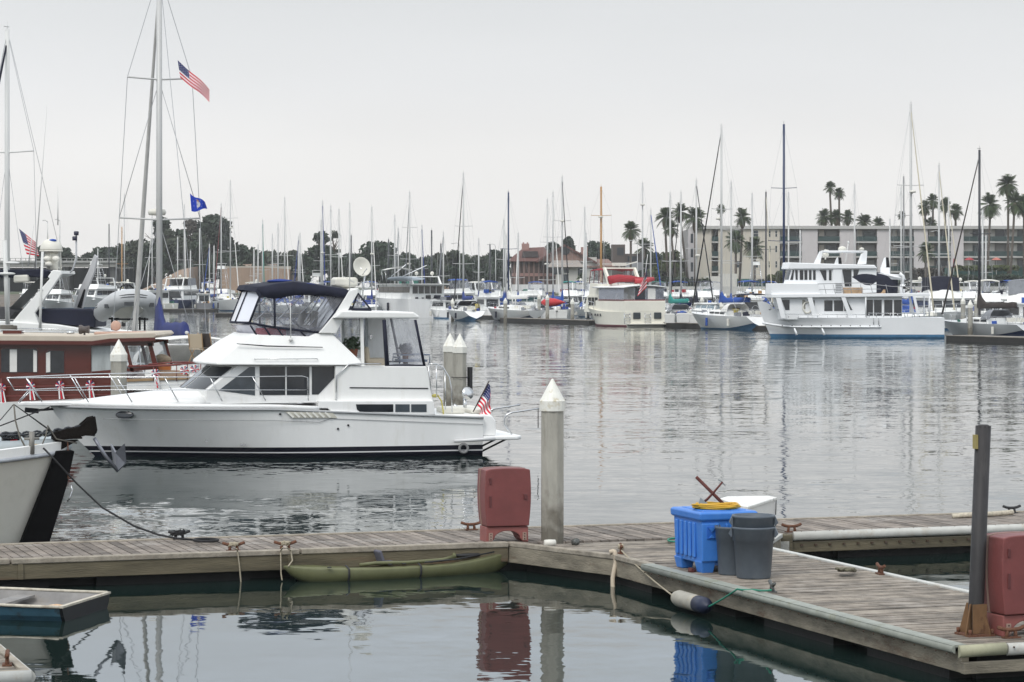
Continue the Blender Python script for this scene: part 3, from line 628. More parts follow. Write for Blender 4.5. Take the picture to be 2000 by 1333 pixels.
for s in (.235, .545):
    mb = MB(); w = kay(s)[0]; mb.tube([S(s, -w*.7, .285), S(s+.003, -w*1.02, .235), S(s+.003, -w*1.02, .12), S(s, -w*.85, .0)], .018, 5, flat=.5); mb.build('strap', RUBBER, t)
for s in (.42, .48, .155, .60): mb = MB(); mb.lathe([(.035, 0), (.035, .012)], S(s, -.30, .272), 8); mb.build('scupper', RUBBER, t)
# ---------------------------------------------------------------- rowing dinghy, cut by the left edge
a = G(115, 1188, .19); b = G(209, 1159, .19); tw = (b-a); ang = math.atan2(tw.y, tw.x)-math.pi/2; mid = (a+b)/2
fr = Frame((mid.x, mid.y, 0), ang); BWd = tw.length
t = thing_at(fr, 'rowing_dinghy', 'small blue and white open dinghy with dark transom at the picture edge', 'dinghy')
SKY = mat('faded sky blue paint', (.055, .14, .20), .6, var=.2, vscale=3, stain=(.04, .05, .05), stscale=4, stamt=.8)
INW = mat('dirty white inside', (.22, .212, .205), .7, var=.25, vscale=3, stain=(.25, .22, .19), stscale=2.5, stamt=.6)
DKT = mat('black stained transom', (.006, .007, .009), .6, var=.4, vscale=5)
rings = []; rin = []
for i in range(13):
    s = i/12; u = -s*2.6; w = BWd/2*(1-.55*max(0, s-.35)**1.6*1.7); sh = .19+.08*s*s
    rings.append([(u, -w, sh), (u, -w*.93, .07), (u, -w*.86, .0), (u, -w*.6, -.1), (u, w*.6, -.1), (u, w*.86, .0), (u, w*.93, .07), (u, w, sh)])
    rin.append([(u-.03, -w+.035, sh-.004), (u-.03, -w*.88, .06), (u-.03, -w*.6, .03), (u-.03, w*.6, .03), (u-.03, w*.88, .06), (u-.03, w-.035, sh-.004)])
mb = MB(); mb.loft(rings, False, False, closed=False); mb.build('hull', SKY, t)
mb = MB(); mb.loft(rin, False, False, closed=False); mb.build('inner_shell', INW, t)
h_ = BWd/2; mb = MB()
prof = [(-h_, .19), (-h_*.93, .06), (-h_*.80, -.08), (h_*.80, -.08), (h_*.93, .06), (h_, .19)]
mb.add([(0.0, y, z) for y, z in prof]+[(.045, y, z) for y, z in prof], [tuple(range(5, -1, -1)), tuple(range(6, 12))]+[(k, (k+1) % 6, 6+(k+1) % 6, 6+k) for k in range(6)]); mb.build('transom', DKT, t)
mb = MB(); mb.tube([(r[0][0], r[0][1], r[0][2]+.01) for r in rings], .022, 6); mb.tube([(r[-1][0], r[-1][1], r[-1][2]+.01) for r in rings], .022, 6); mb.box(-.01, .055, -h_, h_, .185, .212)
mb.build('gunwale', mat('worn pale gunwale', (.50, .46, .38), .7, var=.3, vscale=8, stain=(.2, .12, .06), stscale=6, stamt=.7), t)
mb = MB(); mb.box(-1.25, -1.0, -h_*.86, h_*.86, .13, .155); mb.build('thwart', INW, t)
mb = MB(); mb.ball((-.42, .1, .07), .15, .1, .05); mb.build('rag', mat('orange white rag', (.55, .36, .22), .9, var=.4, vscale=6, stain=(.7, .66, .6), stscale=8, stamt=.9), t)
# finger end in the lower left corner
gA = G(60, 1313, DZ); ua, va = gA.xy.dot(DF.u), gA.xy.dot(DF.v)
t = thing('dock_finger', 'corner of another plank finger in the lower left of the picture', 'dock', DF.O, DF.ang)
mb = MB(); planks(mb, ua-2, ua-.1, va+.1, va+7, 'u'); mb.build('deck', PLANKF, t, tone=True)
mb = MB(); mb.box(ua-2, ua, va, va+.09, .06, DZ+.02); mb.box(ua-.09, ua-.001, va+.092, va+7, .06, DZ+.02); mb.build('fascia', LIPW, t, bevel=.01)
mb = MB(); half_round(mb, (ua, va+.05, DZ-.06), (ua, va+7, DZ-.06), .06, (1, 0, 0)); half_round(mb, (ua-2, va, DZ-.06), (ua-.0, va, DZ-.06), .07, (0, -1, 0)); mb.build('fender_strip', FENDW, t)
mb = MB(); mb.box(ua-1.9, ua-.15, va+.15, va+7, -.3, .3); mb.build('float', FLOATM, t)
g = G(14, 1300, DZ); t = thing('mooring_cleat', 'rusty cleat on the dock corner at lower left', 'cleat', (g.x, g.y, DZ+.003), DF.ang+R(80), 'mooring cleats on the docks'); cleat_mesh(RUST).build('cleat', RUST, t)
# ================================================================ HULL LOFT used by every boat
def hull_mesh(mb, L_, B_, sheer, rake=.12, stern=.85, full=.45, flare=.7, revt=0.0, zs=(-.35, .02, .10, .22), zk=None, nst=22, p=2.0, crown=.05, deck_mi=0, bowrise=None, botmi=1, topmi=0, stripe=None, deckdrop=0.0, belly=.93, counter=0.0):
    """bow at u=0, stern at u=L; sheer(s) height; faces below zs levels take botmi; returns (halfbeam fn, sheer fn)"""
    zb = sheer(0)
    def plan(s):
        if s < full: return (1-(1-s/full)**p)
        t = (s-full)/(1-full); return 1-(1-stern)*t**1.6
    def half(s, hf):
        f0 = flare*(.35+.65*min(1, s/.5)); f = f0+(belly-f0)*min(1, s/.6)**1.2 if s < .6 else belly
        return B_/2*plan(s)*(f+(1-f)*hf**1.15)
    nl = 4; rings = []
    for i in range(nst+1):
        s = i/nst; s = s**1.25; sh = sheer(s); lv = list(zs)+[zs[-1]+(sh-zs[-1])*k/nl for k in range(1, nl+1)]
        def pu(z):
            h_ = max(0, min(1, z/zb)); u0 = rake*L_*(1-h_)**1.2+(0 if z >= 0 else -z*.5)
            u1 = L_-revt*h_ if revt > 0 else L_+revt*(1-h_)
            return u0+s*(u1-u0)
        def hw(z): return half(s, max(0, min(1, z/sh)))*(1 if z > 0 else 1+z*.6)
        if counter:
            q_ = max(0, (s-.55)/.45)**1.4; z0_ = lv[0]; zb2 = z0_*(1-q_)+counter*q_; lv = [zb2+(z-z0_)*(sh-zb2)/(sh-z0_) for z in lv]
            zl = lv[0]
            def hw(z): hf = max(0, min(1, (z-zl)/(sh-zl))); return half(s, 1.0)*(hf**.5 if s > .3 else hf**.5*(1-.25*(1-s/.3)*(1-hf)))
        right = [(pu(z), -hw(z), z) for z in lv]; left = [(pu(z), hw(z), z) for z in lv]
        rings.append(list(reversed(right))+left)
    n = len(rings[0]); nz = len(zs)
    def mif(i, k):
        lev = min(k, n-2-k) if k != n//2-1 else n//2-1
        # k counts from sheer of near side down
        lowidx = n//2-2-min(k, n-2-k)      # 0 = lowest strake
        if k == n//2-1: return botmi
        idx = lowidx  # level interval above keel
        if stripe and idx in stripe: return stripe[idx]
        return botmi if idx <= nz-2 else topmi
    mb.loft(rings, False, True, closed=False, mif=mif)
    # deck and transom
    o = len(mb.v); dk = []
    for r in rings:
        a, b = r[0], r[-1]; dk += [(a[0], a[1], a[2]-deckdrop), (a[0], 0, a[2]+crown*min(1, abs(b[1]))-deckdrop), (b[0], b[1], b[2]-deckdrop)]
    mb.v += dk
    for i in range(len(rings)-1):
        for k in (0, 1): q = o+i*3+k; mb.f.append((q, q+3, q+4, q+1)); mb.sm.append(True); mb.mi.append(deck_mi); mb.tone.append(.5)
    r = rings[-1]; mb.add(r, [tuple(range(len(r)))], mi=topmi)
    m_ = n//2-1
    low = [r[m_-j] for j in range(nz)][::-1]+[r[m_+1+j] for j in range(nz)]
    def hb(s, z=None): return half(s, 1.0 if z is None else max(0, min(1, z/sheer(s))))
    return hb, sheer
def nose(mb, poly, b, ns, nv=6, mi=0, b2=None):
    """side outline [(u,z,w)] carried across the beam, points with weight w pushed forward at the middle; b2 = half width at top"""
    zt = max(q[1] for q in poly); zb = min(q[1] for q in poly); rings = []
    for j in range(nv+1):
        t = -1+2*j/nv
        rings.append([(u-ns*(1-t*t)*w, t*(b if b2 is None else b+(b2-b)*(z-zb)/(zt-zb)), z) for u, z, w in poly])
    mb.loft(rings, True, False, mi=mi); return mb
def panel(mb, pts, th=.012, mi=0):
    """thin flat plate on side plane; pts 3D, thickness along v"""
    n = len(pts); mb.add([*pts, *[(x, y+th, z) for x, y, z in pts]], [tuple(range(n)), tuple(range(2*n-1, n-1, -1))]+[(i, n+i, n+(i+1) % n, (i+1) % n) for i in range(n)], mi=mi); return mb
def flag(name, label, origin, fn, nu=26, nv=13, stars=True, mats=None, ang=0, canton=(.42, 7)):
    """flag sheet: fn(s,t)->local point, s along the fly, t down the hoist"""
    mb = MB(); cu = int(nu*canton[0]); e = .012
    def mi(i, j): return 2 if (i < cu and j < canton[1]) else (0 if j % 2 == 0 else 1)
    mb.grid(lambda s, t: fn(s, t), nu, nv, True, mif=mi)
    if stars:
        for r_ in range(5):
            for c in range(6):
                s = (c+.6)/6.3*canton[0]; t = (r_+.6)/5.3*canton[1]/nv; a = Vector(fn(s, t)); b = Vector(fn(s+.022, t)); c_ = Vector(fn(s, t+.030)); n = (b-a).cross(c_-a)
                if n.length < 1e-9: continue
                n.normalize()
                for sg in (1, -1): mb.add([a+n*.004*sg, b+n*.004*sg, b+(c_-a)+n*.004*sg, c_+n*.004*sg], [(0, 1, 2, 3)], mi=1)
    o = mb.build(name, mats or [FRED, FWHITE, FBLUE]); o.location = origin
    return tag(o, label, 'flag')
# ================================================================ THE WHITE AFT CABIN MOTOR YACHT
_n = G(500, 897); _a = R(13); YF = Frame((_n.x-2.0*math.sin(_a), _n.y+2.0*math.cos(_a), 0), _a)
P = lambda px, py, v=-1.75: YF.uvz(px, py, v)
U = lambda px, py, v=-1.75: YF.uz(px, py, v)
yt = thing_at(YF, 'motor_yacht', 'white aft cabin motor yacht with navy bimini and dark windows, moored broadside', 'yacht')
u_bow = U(97, 797, 0)[0]; u_st = U(944, 812, -1.85)[0]; YL = u_st-u_bow; z_bow = U(97, 792, 0)[1]; z_mid = U(560, 798, -2.0)[1]; z_st = U(944, 814, -1.85)[1]
def ysheer(s):
    zz = z_bow+(z_mid-z_bow)*min(1, s/.5)
    return zz if s < .5 else z_mid+(z_st-z_mid)*((s-.5)/.5)
mb = MB(); YB = 4.0
NAVYB = mat('black blue boot stripe', (.006, .007, .014), .3, spec=.25)
hb, _ = hull_mesh(mb, YL, YB, ysheer, rake=.105, stern=.93, full=.52, flare=.62, zs=(-.35, .02, .12, .15, .27), p=2.3, stripe={0: 1, 1: 1, 2: 2, 3: 1, 4: 0}, revt=0, belly=.95)
mb.v = [(x+u_bow, y, z) for x, y, z in mb.v]
yh = mb.build('hull', [WHITE, NAVYB, mat('white pinstripe', (.7, .7, .7), .4)], yt)
# rub rail following the sheer, moulded line below it
def edge_pt(s, dz=0, out=0.0, side=-1):
    return (u_bow+s*YL, side*(hb(s)+out), ysheer(s)+dz)
RAILG = mat('grey rub rail', (.34, .35, .36), .5)
ss = [.02+.98*i/40 for i in range(41)]
su = lambda px, v=-1.95: (U(px, 800, v)[0]-u_bow)/YL
for side in (-1, 1):
    mb = MB(); mb.tube([edge_pt(s, -.03, .015, side) for s in ss], .028, 6); mb.build('rub_rail', RAILG, yh)
    mb = MB(); mb.tube([edge_pt(s, -.30 if s < .62 else -.20, -.012*(1-s), side) for s in ss[4:]], .007, 4); mb.build('moulding_line', RAILG, yh)
# deck moulding on the bow: pulpit plank with anchor roller
mb = MB(); zb = z_bow
mb.slab([(U(35, 795, 0)[0], -.16), (U(60, 795, 0)[0], -.26), (u_bow+1.3, -.50), (u_bow+1.3, .50), (U(60, 795, 0)[0], .26), (U(35, 795, 0)[0], .16)], zb+.0, zb+.09); mb.build('bow_pulpit', WHITE, yt, bevel=.02)
# toe rail / deck edge strip
mb = MB()
for side in (-1, 1): mb.tube([edge_pt(s, .05, -.06, side) for s in ss if s < .63], .055, 6)
mb.build('toe_rail', WHITE, yt, split=True)
# fore deck trunk
mb = MB(); rings = []
uA, uB = U(150, 783, -.3)[0], U(410, 760, -1.5)[0]
for i in range(11):
    s = i/10; u = uA+(uB-uA)*s; w = .15+1.42*math.sin(s*math.pi/2)**.8; z0 = ysheer((u-u_bow)/YL)+.03; zt = z0+.05+.40*s**.8
    rings.append([(u, -w-.1, z0-.03), (u, -w, z0+(zt-z0)*.55), (u, -w*.85, z0+(zt-z0)*.85), (u, -w*.5, zt), (u, 0, zt+.03), (u, w*.5, zt), (u, w*.85, z0+(zt-z0)*.85), (u, w, z0+(zt-z0)*.55), (u, w+.1, z0-.03)])
mb.loft(rings, True, True); mb.build('trunk_cabin', WHITE, yt)
zd = ysheer(.5)
def Q(pts, v): return [(*U(px, py, v), w) for px, py, w in pts]
# saloon house with front windscreen
SV = -1.62
mb = MB(); nose(mb, Q([(404, 764, 1), (466, 714, 1), (712, 714, 0), (712, 785, 0), (404, 790, 1)], SV), 1.62, .55, 8); mb.build('saloon_house', WHITE, yt)
def sidewin(parent, pts, v=SV, m=GLASS, name='window', th=.016):
    o = None
    for sg in (1, -1):
        mb = MB(); panel(mb, [(x, sg*(v-.012)-(th if sg < 0 else 0), z) for x, z in [U(px, py, v) for px, py in pts]], th); o = mb.build(name, m, parent)
    return o
sal = [c for c in kids(yt) if c.name.startswith('saloon')][0]
sidewin(sal, [(427, 763), (487, 717), (498, 717), (498, 773), (477, 770)], m=GLASSB)
sidewin(sal, [(507, 716), (557, 716), (557, 772), (507, 772)]); sidewin(sal, [(560, 716), (604, 716), (604, 772), (560, 772)])
sidewin(sal, [(609, 716), (655, 716), (655, 736), (622, 771), (609, 771)], m=GLASS)
# windscreen panes on the curved front
c0 = Q([(404, 764, 1), (466, 714, 1)], SV); (ub, zb_, _), (ut, zt_, _) = c0
def front(t, h, out=.02):
    n_ = .55*(1-t*t); return (ub+(ut-ub)*h-n_-out, t*1.62, zb_+(zt_-zb_)*h)
for a, b in ((-.93, -.36), (-.30, .30), (.36, .93)):
    mb = MB(); mb.grid(lambda s, q: front(a+(b-a)*s, .07+.86*q), 6, 2, True); mb.build('windscreen', GLASS, sal)
# brow / flybridge body
mb = MB(); nose(mb, Q([(423, 708, 1), (424, 713, 1), (706, 714, 0), (706, 707, 0), (652, 651, 0), (622, 651, 0), (608, 658, .1), (512, 655, .6), (500, 652, .8), (470, 672, 1)], -1.86), 1.86, .38, 10, b2=1.45)
fb = mb.build('flybridge', WHITE2, yt, bevel=.03)
mb = MB()
for sg in (1, -1): panel(mb, [(x, sg*(-1.70)-.02+(0 if sg > 0 else .04), z) for x, z in [U(px, py, -1.70) for px, py in ((462, 671), (520, 675), (630, 678), (630, 679.5), (520, 677.5), (462, 672.5))]], .02)
mb.build('navy_stripe', NAVYB, fb, split=True)
mb = MB(); mb.tube([P(497, 702, -1.86), P(620, 701, -1.86)], .010, 5)
for px in (497, 540, 580, 620): mb.bar(P(px, 701.5, -1.86), P(px, 701.5, -1.7), .008)
mb.build('grab_rail', STEEL, fb)
# low venturi screen and coaming under the canvas
mb = MB(); nose(mb, Q([(489, 636, 1), (500, 655, .8), (608, 657, 0), (622, 648, 0), (628, 640, 0)], -1.42), 1.42, .3, 8, b2=1.45); vs_ = mb.build('venturi_screen', VINB, fb)
mb = MB()
for a, b in (((489, 636), (501, 655)), ((515, 637), (528, 656)), ((540, 639), (553, 657)), ((585, 645), (597, 658))):
    for sg in (1, -1): A_ = P(*a, -1.45); B_ = P(*b, -1.45); mb.bar((A_.x, A_.y*sg, A_.z), (B_.x, B_.y*sg, B_.z), .022)
mb.build('screen_post', NAVYC, vs_, split=True)
mb = MB(); c_ = P(530, 654, -.6); mb.obox((c_.x, -.5, c_.z+.06), (.75, .5, .22)); mb.build('helm_cover', REDC, fb, bevel=.05)
mb = MB()
for px in (590, 575):
    c_ = P(px, 650, 0); mb.obox((c_.x, .45 if px == 575 else -.45, c_.z+.08), (.45, .5, .25)); mb.obox((c_.x+.24, .45 if px == 575 else -.45, c_.z+.32), (.12, .5, .5), (0, .15, 0))
mb.build('helm_seat', mat('grey seat vinyl', (.35, .34, .32), .6), fb, bevel=.04, split=True)
# flybridge enclosure
EV = -1.45; EN = .28
bot = [(487, 631), (537, 640), (625, 650)]; top = [(509, 571), (536, 583), (676, 577)]
def E3(px, py, t, w): u, z = U(px, py, EV); return (u-EN*(1-t*t)*w, t*abs(EV), z)
mb = MB()
for a, b, c, d in (((487, 631), (537, 640), (536, 584), (511, 570)), ((537, 640), (625, 650), (677, 576), (536, 584))):
    for sg in (-1, 1): mb.add([E3(*q, sg, 0) for q in (a, b, c, d)], [(0, 1, 2, 3)])
side_ = mb
side_.build('side_curtain', VIN, fb, split=True)
mb = MB(); mb.grid(lambda s, q: tuple(Vector(E3(487, 631, -1+2*s, 1)).lerp(Vector(E3(511, 570, -1+2*s, 1)), q)), 8, 2, True); mb.build('front_curtain', VIN, fb)
mb = MB(); mb.grid(lambda s, q: tuple(Vector(E3(625, 650, -1+2*s, 0)).lerp(Vector(E3(676, 577, -1+2*s, 0)), q)), 2, 2, False); mb.build('rear_curtain', VINB, fb)
mb = MB(); fw = .028
for sg in (-1, 1):
    for a, b in (((487, 631), (511, 570)), ((537, 640), (536, 583)), ((625, 650), (680, 574)), ((487, 631), (537, 640)), ((537, 640), (625, 650))): mb.bar(E3(*a, sg, 0), E3(*b, sg, 0), fw)
mb.tube([E3(487, 631, -1+2*i/10, 1) for i in range(11)], fw*1.1, 6)
for t in (-.36, .36): mb.bar(E3(487, 631, t, 1), E3(511, 570, t, 1), fw)
mb.bar(E3(625, 650, -1, 0), E3(625, 650, 1, 0), fw)
mb.build('canvas_frame', NAVYC, fb)
# thin zip seams and the bimini bows seen through the clear sheets
ZIP = mat('zipper seam', (.15, .16, .19), .6)
mb = MB(); sm = [(556, 583), (563, 602), (572, 622), (585, 638), (603, 645), (618, 640), (632, 620), (655, 592)]
for sg in (-1, 1): mb.tube([E3(*q, sg*1.004, 0) for q in sm], .010, 5)
mb.build('zip_seam', ZIP, fb, split=True)
mb = MB()
for sg in (-1, 1):
    for a, b in (((500, 625), (560, 575)), ((590, 643), (520, 580)), ((560, 640), (625, 576)), ((600, 647), (650, 577)), ((618, 648), (660, 576))): mb.bar(E3(*a, sg*.93, 0), E3(*b, sg*.93, 0), .014)
mb.build('bimini_bow', STEEL, fb)
# bimini top: crowned canvas with drooping valance
up = [(503, 563), (520, 560), (545, 555), (575, 552), (610, 556), (645, 562), (676, 566), (683, 569)]
lo = [(511, 577), (524, 583), (538, 584), (570, 578), (605, 576), (640, 578), (670, 582), (678, 582)]
rings = []
for (a, b), (c, d) in zip(up, lo):
    k = 1.0 if a < 506 else (.6 if a < 522 else (.2 if a < 550 else 0))
    u1, z1_ = U(a, b, EV); u2, z2 = U(c, d, EV); r_ = []
    for t in (-1.03, -1, -.85, -.5, 0, .5, .85, 1, 1.03):
        zz = z2 if abs(t) > 1.01 else z1_+(.06*(1-t*t))
        r_.append(((u2 if abs(t) > 1.01 else u1)-EN*(1-min(1, t*t))*k, t*abs(EV), zz))
    rings.append(r_)
mb = MB(); mb.loft(rings, False, True, closed=False)
mb.add([p_ for p_ in rings[0]]+[(p_[0]-.05, p_[1], p_[2]-.10) for p_ in rings[0]], [(k, k+1, 10+k, 9+k) for k in range(8)])
o = mb.build('bimini_top', NAVYC, fb); sd = o.modifiers.new('solid', 'SOLIDIFY'); sd.thickness = .02; sd.offset = 0
mb = MB()
for q in ((520, 563), (552, 555), (600, 555), (640, 564)):
    c_ = P(*q, EV+.2); mb.ball((c_.x, -1.43, c_.z-.03), .20, .03, .05, 8, 4)
for px in (545,): c_ = P(px, 554, -.4); mb.ball((c_.x, -.6, c_.z+.06), .35, .5, .06, 8, 4)
mb.build('blue_patch', ROYAL, o, split=True)
# radar arch
mb = MB()
for sg in (-1, 1):
    y0, y1 = (-1.55, -1.30) if sg < 0 else (1.30, 1.55)
    mb.prism([U(*q, -1.5) for q in ((622, 651), (655, 612), (682, 568), (700, 563), (699, 572), (676, 612), (656, 652))], y0, y1)
a = U(682, 568, -1.5); b = U(700, 563, -1.5); mb.prism([a, b, (b[0], b[1]-.16), (a[0]-.05, a[1]-.16)], -1.298, 1.298)
arch = mb.build('radar_arch', WHITE2, yt, bevel=.02)
c_ = P(675, 551, -.2); mb = MB(); mb.loft([[(c_.x-w, -.35+d_, z), (c_.x+w, -.35+d_, z), (c_.x+w, .35-d_, z), (c_.x-w, .35-d_, z)] for w, d_, z in ((.25, .06, c_.z-.14), (.30, 0, c_.z-.08), (.30, 0, c_.z+.06), (.26, .03, c_.z+.12))], True, False); mb.box(c_.x-.15, c_.x+.15, -.15, .15, c_.z-.30, c_.z-.142)
mb.build('radar_scanner', OFFW, arch, bevel=.03)
dc = P(706, 522, -.3); mb = MB(); ax = Vector((.30, -.85, .25)).normalized(); mb.lathe([(.02, -.09), (.10, -.07), (.20, -.02), (.255, .03), (.262, .035), (.25, .035), (.19, -.005), (.10, -.045), (.01, -.06)], dc, 22, axis=ax)
dsh = mb.build('satellite_dish', OFFW, arch); dsh.scale = (1, 1, 1)
mb = MB(); b_ = P(712, 560, -.3); mb.tube([dc-ax*.07, dc+V(.12, .1, -.15), (b_.x-.02, b_.y, b_.z+.1), (b_.x-.05, b_.y, b_.z-.30)], .022, 6); mb.tube([dc+V(.0, .0, -.24), dc+ax*.3+V(0, 0, -.12)], .012, 5); mb.tube([(b_.x+.05+.09*math.cos(i*.7), b_.y+.02, b_.z+.05+.09*math.sin(i*.7)) for i in range(12)], .014, 5); mb.build('dish_bracket', STEEL, dsh)
for px, pt_, v in ((683, 397, -1.5), (670, 540, -1.45)):
    mb = MB(); A_ = P(683 if px == 683 else 692, 577 if px == 683 else 552, v); B_ = P(px, pt_, v); mb.tube([A_, A_.lerp(B_, .3), B_], .016, 5, .005); mb.build('whip_antenna', PALEM, arch)
mb = MB(); A_ = P(568, 664, -1.62); mb.bar(A_, P(567, 592, -1.66), .012); mb.ball((A_.x, A_.y, A_.z), .06, .06, .05); mb.build('antenna_mount', PALEM, fb)
# aft sail-like triangular curtain behind the arch
mb = MB(); q = [U(*k, -1.45) for k in ((687, 606), (699, 573), (725, 606))]
for sg in (-1, 1): mb.add([(x, sg*1.45, z) for x, z in q], [(0, 1, 2)])
mb.build('aft_triangle_curtain', VINB, yt, split=True)
mb = MB()
for sg in (-1, 1):
    for i in range(3): a, b = q[i], q[(i+1) % 3]; mb.bar((a[0], sg*1.45, a[1]), (b[0], sg*1.45, b[1]), .022 if i != 2 else .05)
mb.build('curtain_binding', NAVYC, yt, split=True)
# hard top over the aft deck
mb = MB(); nose(mb, Q([(650, 622, 0), (820, 623, 0), (818, 617, 0), (808, 610, 0), (668, 607, 0)], -1.75), 1.75, 0, 4); ht = mb.build('hard_top', WHITE2, yt, bevel=.04)
# aft cabin: raised side, coaming, deck
mb = MB(); nose(mb, Q([(655, 715, 0), (832, 716, 0), (834, 721, 0), (840, 757, 0), (846, 785, 0), (655, 785, 0)], -1.80), 1.80, 0, 4)
ac = mb.build('aft_cabin', WHITE2, yt, bevel=.02)
mb = MB()
for sg in (1, -1): panel(mb, [(x, sg*1.805-.012 if sg < 0 else 1.80, z) for x, z in [U(*q, -1.8) for q in ((683, 756.5), (836, 758), (836, 760), (683, 758.5))]], .014)
mb.build('navy_stripe', NAVYB, ac, split=True)
# hull side box with the aft cabin windows (flush with hull)
mb = MB(); nose(mb, Q([(622, 783.5, 0), (847, 783, 0), (850, 811, 0), (662, 815, 0), (640, 798, 0), (622, 798, 0)], -1.95), 1.95, 0, 4); hb_ = mb.build('cabin_side', WHITE, yt, bevel=.02)
sidewin(hb_, [(695, 790), (768, 790), (768, 805), (703, 805), (697, 800)], -1.95, GLASS)
sidewin(hb_, [(772, 790), (800, 790), (800, 805), (772, 805)], -1.95, GLASSB); sidewin(hb_, [(803, 790), (833, 790), (833, 805), (803, 805)], -1.95, GLASSB)
# louvre vents, oval port, drains on the near and far sides
def onhull(px, py, out=0.0, it=4):
    v = -1.9
    for _ in range(it):
        a = YF.uvz(px, py, v); v = -hb(max(0, min(1, (a.x-u_bow)/YL)), a.z)
    return YF.uvz(px, py, v-out)
mb = MB(); panel(mb, [onhull(*q, .035) for q in ((558, 805), (650, 806), (659, 817), (570, 817))], .03); lv = mb.build('louvre_recess', mat('cream louvre', (.62, .60, .52), .5), yh)
mb = MB()
for k in range(7): a = onhull(568+k*12, 811, .05); mb.obox(a, (.19, .02, .05), (0, .75, 0))
mb.build('louvre_slat', mat('white louvre slat', (.74, .73, .68), .5), lv, split=True)
a = onhull(244, 811, .0); s_ = (a.x-u_bow)/YL; th_ = math.atan2(hb(s_+.02, a.z)-hb(s_-.02, a.z), .04*YL)
mb = MB(); mb.lathe([(.0, 0), (.24, 0), (.24, .03), (.21, .04), (.0, .035)], (0, 0, 0), 20)
o = mb.build('oval_port', GLASS, yh); o.location = (a.x, a.y+.0, a.z); o.rotation_euler = (R(78), 0, -th_); o.scale = (1, .42, 1)
for px, py in ((403, 862), (547, 809), (660, 838), (680, 831), (472, 869), (478, 869)):
    a = onhull(px, py); mb = MB(); mb.lathe([(.028, -.05), (.028, .03)], a, 8, axis=V(0, -1, 0)); mb.build('drain', BLACK if px > 500 else STEEL, yh)
a = YF.uvz(905, 876, -1.9); mb = MB(); mb.tube([(a.x+.11*math.cos(i*.45), a.y-.03, a.z+.11*math.sin(i*.45)) for i in range(14)], .035, 7, closed=True); mb.build('exhaust_pipe', mat('dull grey rubber', (.22, .22, .22), .7), yh)
# clear aft deck curtains with navy edges
mb = MB(); q = [U(*k, -1.72) for k in ((750, 625), (811, 625), (829, 716), (756, 716))]
for sg in (-1, 1): mb.add([(x, sg*1.72, z) for x, z in q], [(0, 1, 2, 3)])
mb.build('aft_curtain', VIN, yt, split=True); mb = MB(); mb.quad((q[1][0], -1.7, q[1][1]), (q[1][0], 1.7, q[1][1]), (q[2][0], 1.7, q[2][1]), (q[2][0], -1.7, q[2][1])); mb.build('rear_curtain', VIN, yt)
mb = MB()
for sg in (-1, 1):
    f_ = lambda k, r=0: (k[0], sg*1.73, k[1])
    mb.bar(f_(q[0]), f_(q[3]), .05, 6, .06); mb.bar(f_(q[1]), f_(q[2]), .035, 6); mb.bar(f_(q[2]), f_(q[3]), .045, 6)
mb.build('curtain_binding', NAVYC, yt, split=True)
# posts, door, planter and chairs on the aft deck
mb = MB()
for px in (707, 703):
    for sg in (-1, 1): a = U(px, 622, -1.55); b = U(px+2, 714, -1.55); mb.prism([(a[0]-.04, a[1]), (a[0]+.04, a[1]), (b[0]+.04, b[1]), (b[0]-.04, b[1])], sg*1.5-.03, sg*1.5+.03) if px == 707 else None
mb.build('deck_post', WHITE2, yt, split=True)
mb = MB(); a = U(712, 622, 1.5); b = U(742, 714, 1.5); mb.box(a[0], b[0]+.1, 1.44, 1.48, b[1], a[1]); dr = mb.build('wing_door', WHITE, yt); mb = MB(); mb.box(a[0]+.12, a[0]+.2, 1.40, 1.44, b[1]+.7, b[1]+.82); mb.build('handle', STEEL, dr)
mb = MB(); a = U(672, 622, 1.3); b = U(690, 700, 1.3); mb.box(a[0], b[0]+.4, 1.30, 1.34, b[1], a[1]); mb.build('glass_wing', VING, yt)
zdk = U(740, 716, -1.0)[1]
mb = MB(); c_ = P(731, 700, -.5); mb.obox((c_.x, -.6, zdk+.10), (.5, .55, .22)); mb.obox((c_.x-.24, -.6, zdk+.30), (.13, .55, .42), (0, -.12, 0)); mb.build('deck_chair', mat('beige upholstery', (.46, .40, .31), .8, var=.1), yt, bevel=.06)
mb = MB(); c_ = P(800, 702, .2)
for y in (-.5, .5): mb.tube([(c_.x-.4, y, zdk+.05), (c_.x-.38, y, zdk+.28), (c_.x+.4, y, zdk+.28), (c_.x+.4, y, zdk+.05)], .02, 6)
mb.tube([(c_.x-.38, -.5, zdk+.2), (c_.x-.38, .5, zdk+.2)], .02, 6); mb.obox((c_.x, 0, zdk+.12), (.7, .9, .06)); mb.build('deck_table', mat('slate frame', (.16, .19, .26), .5), yt)
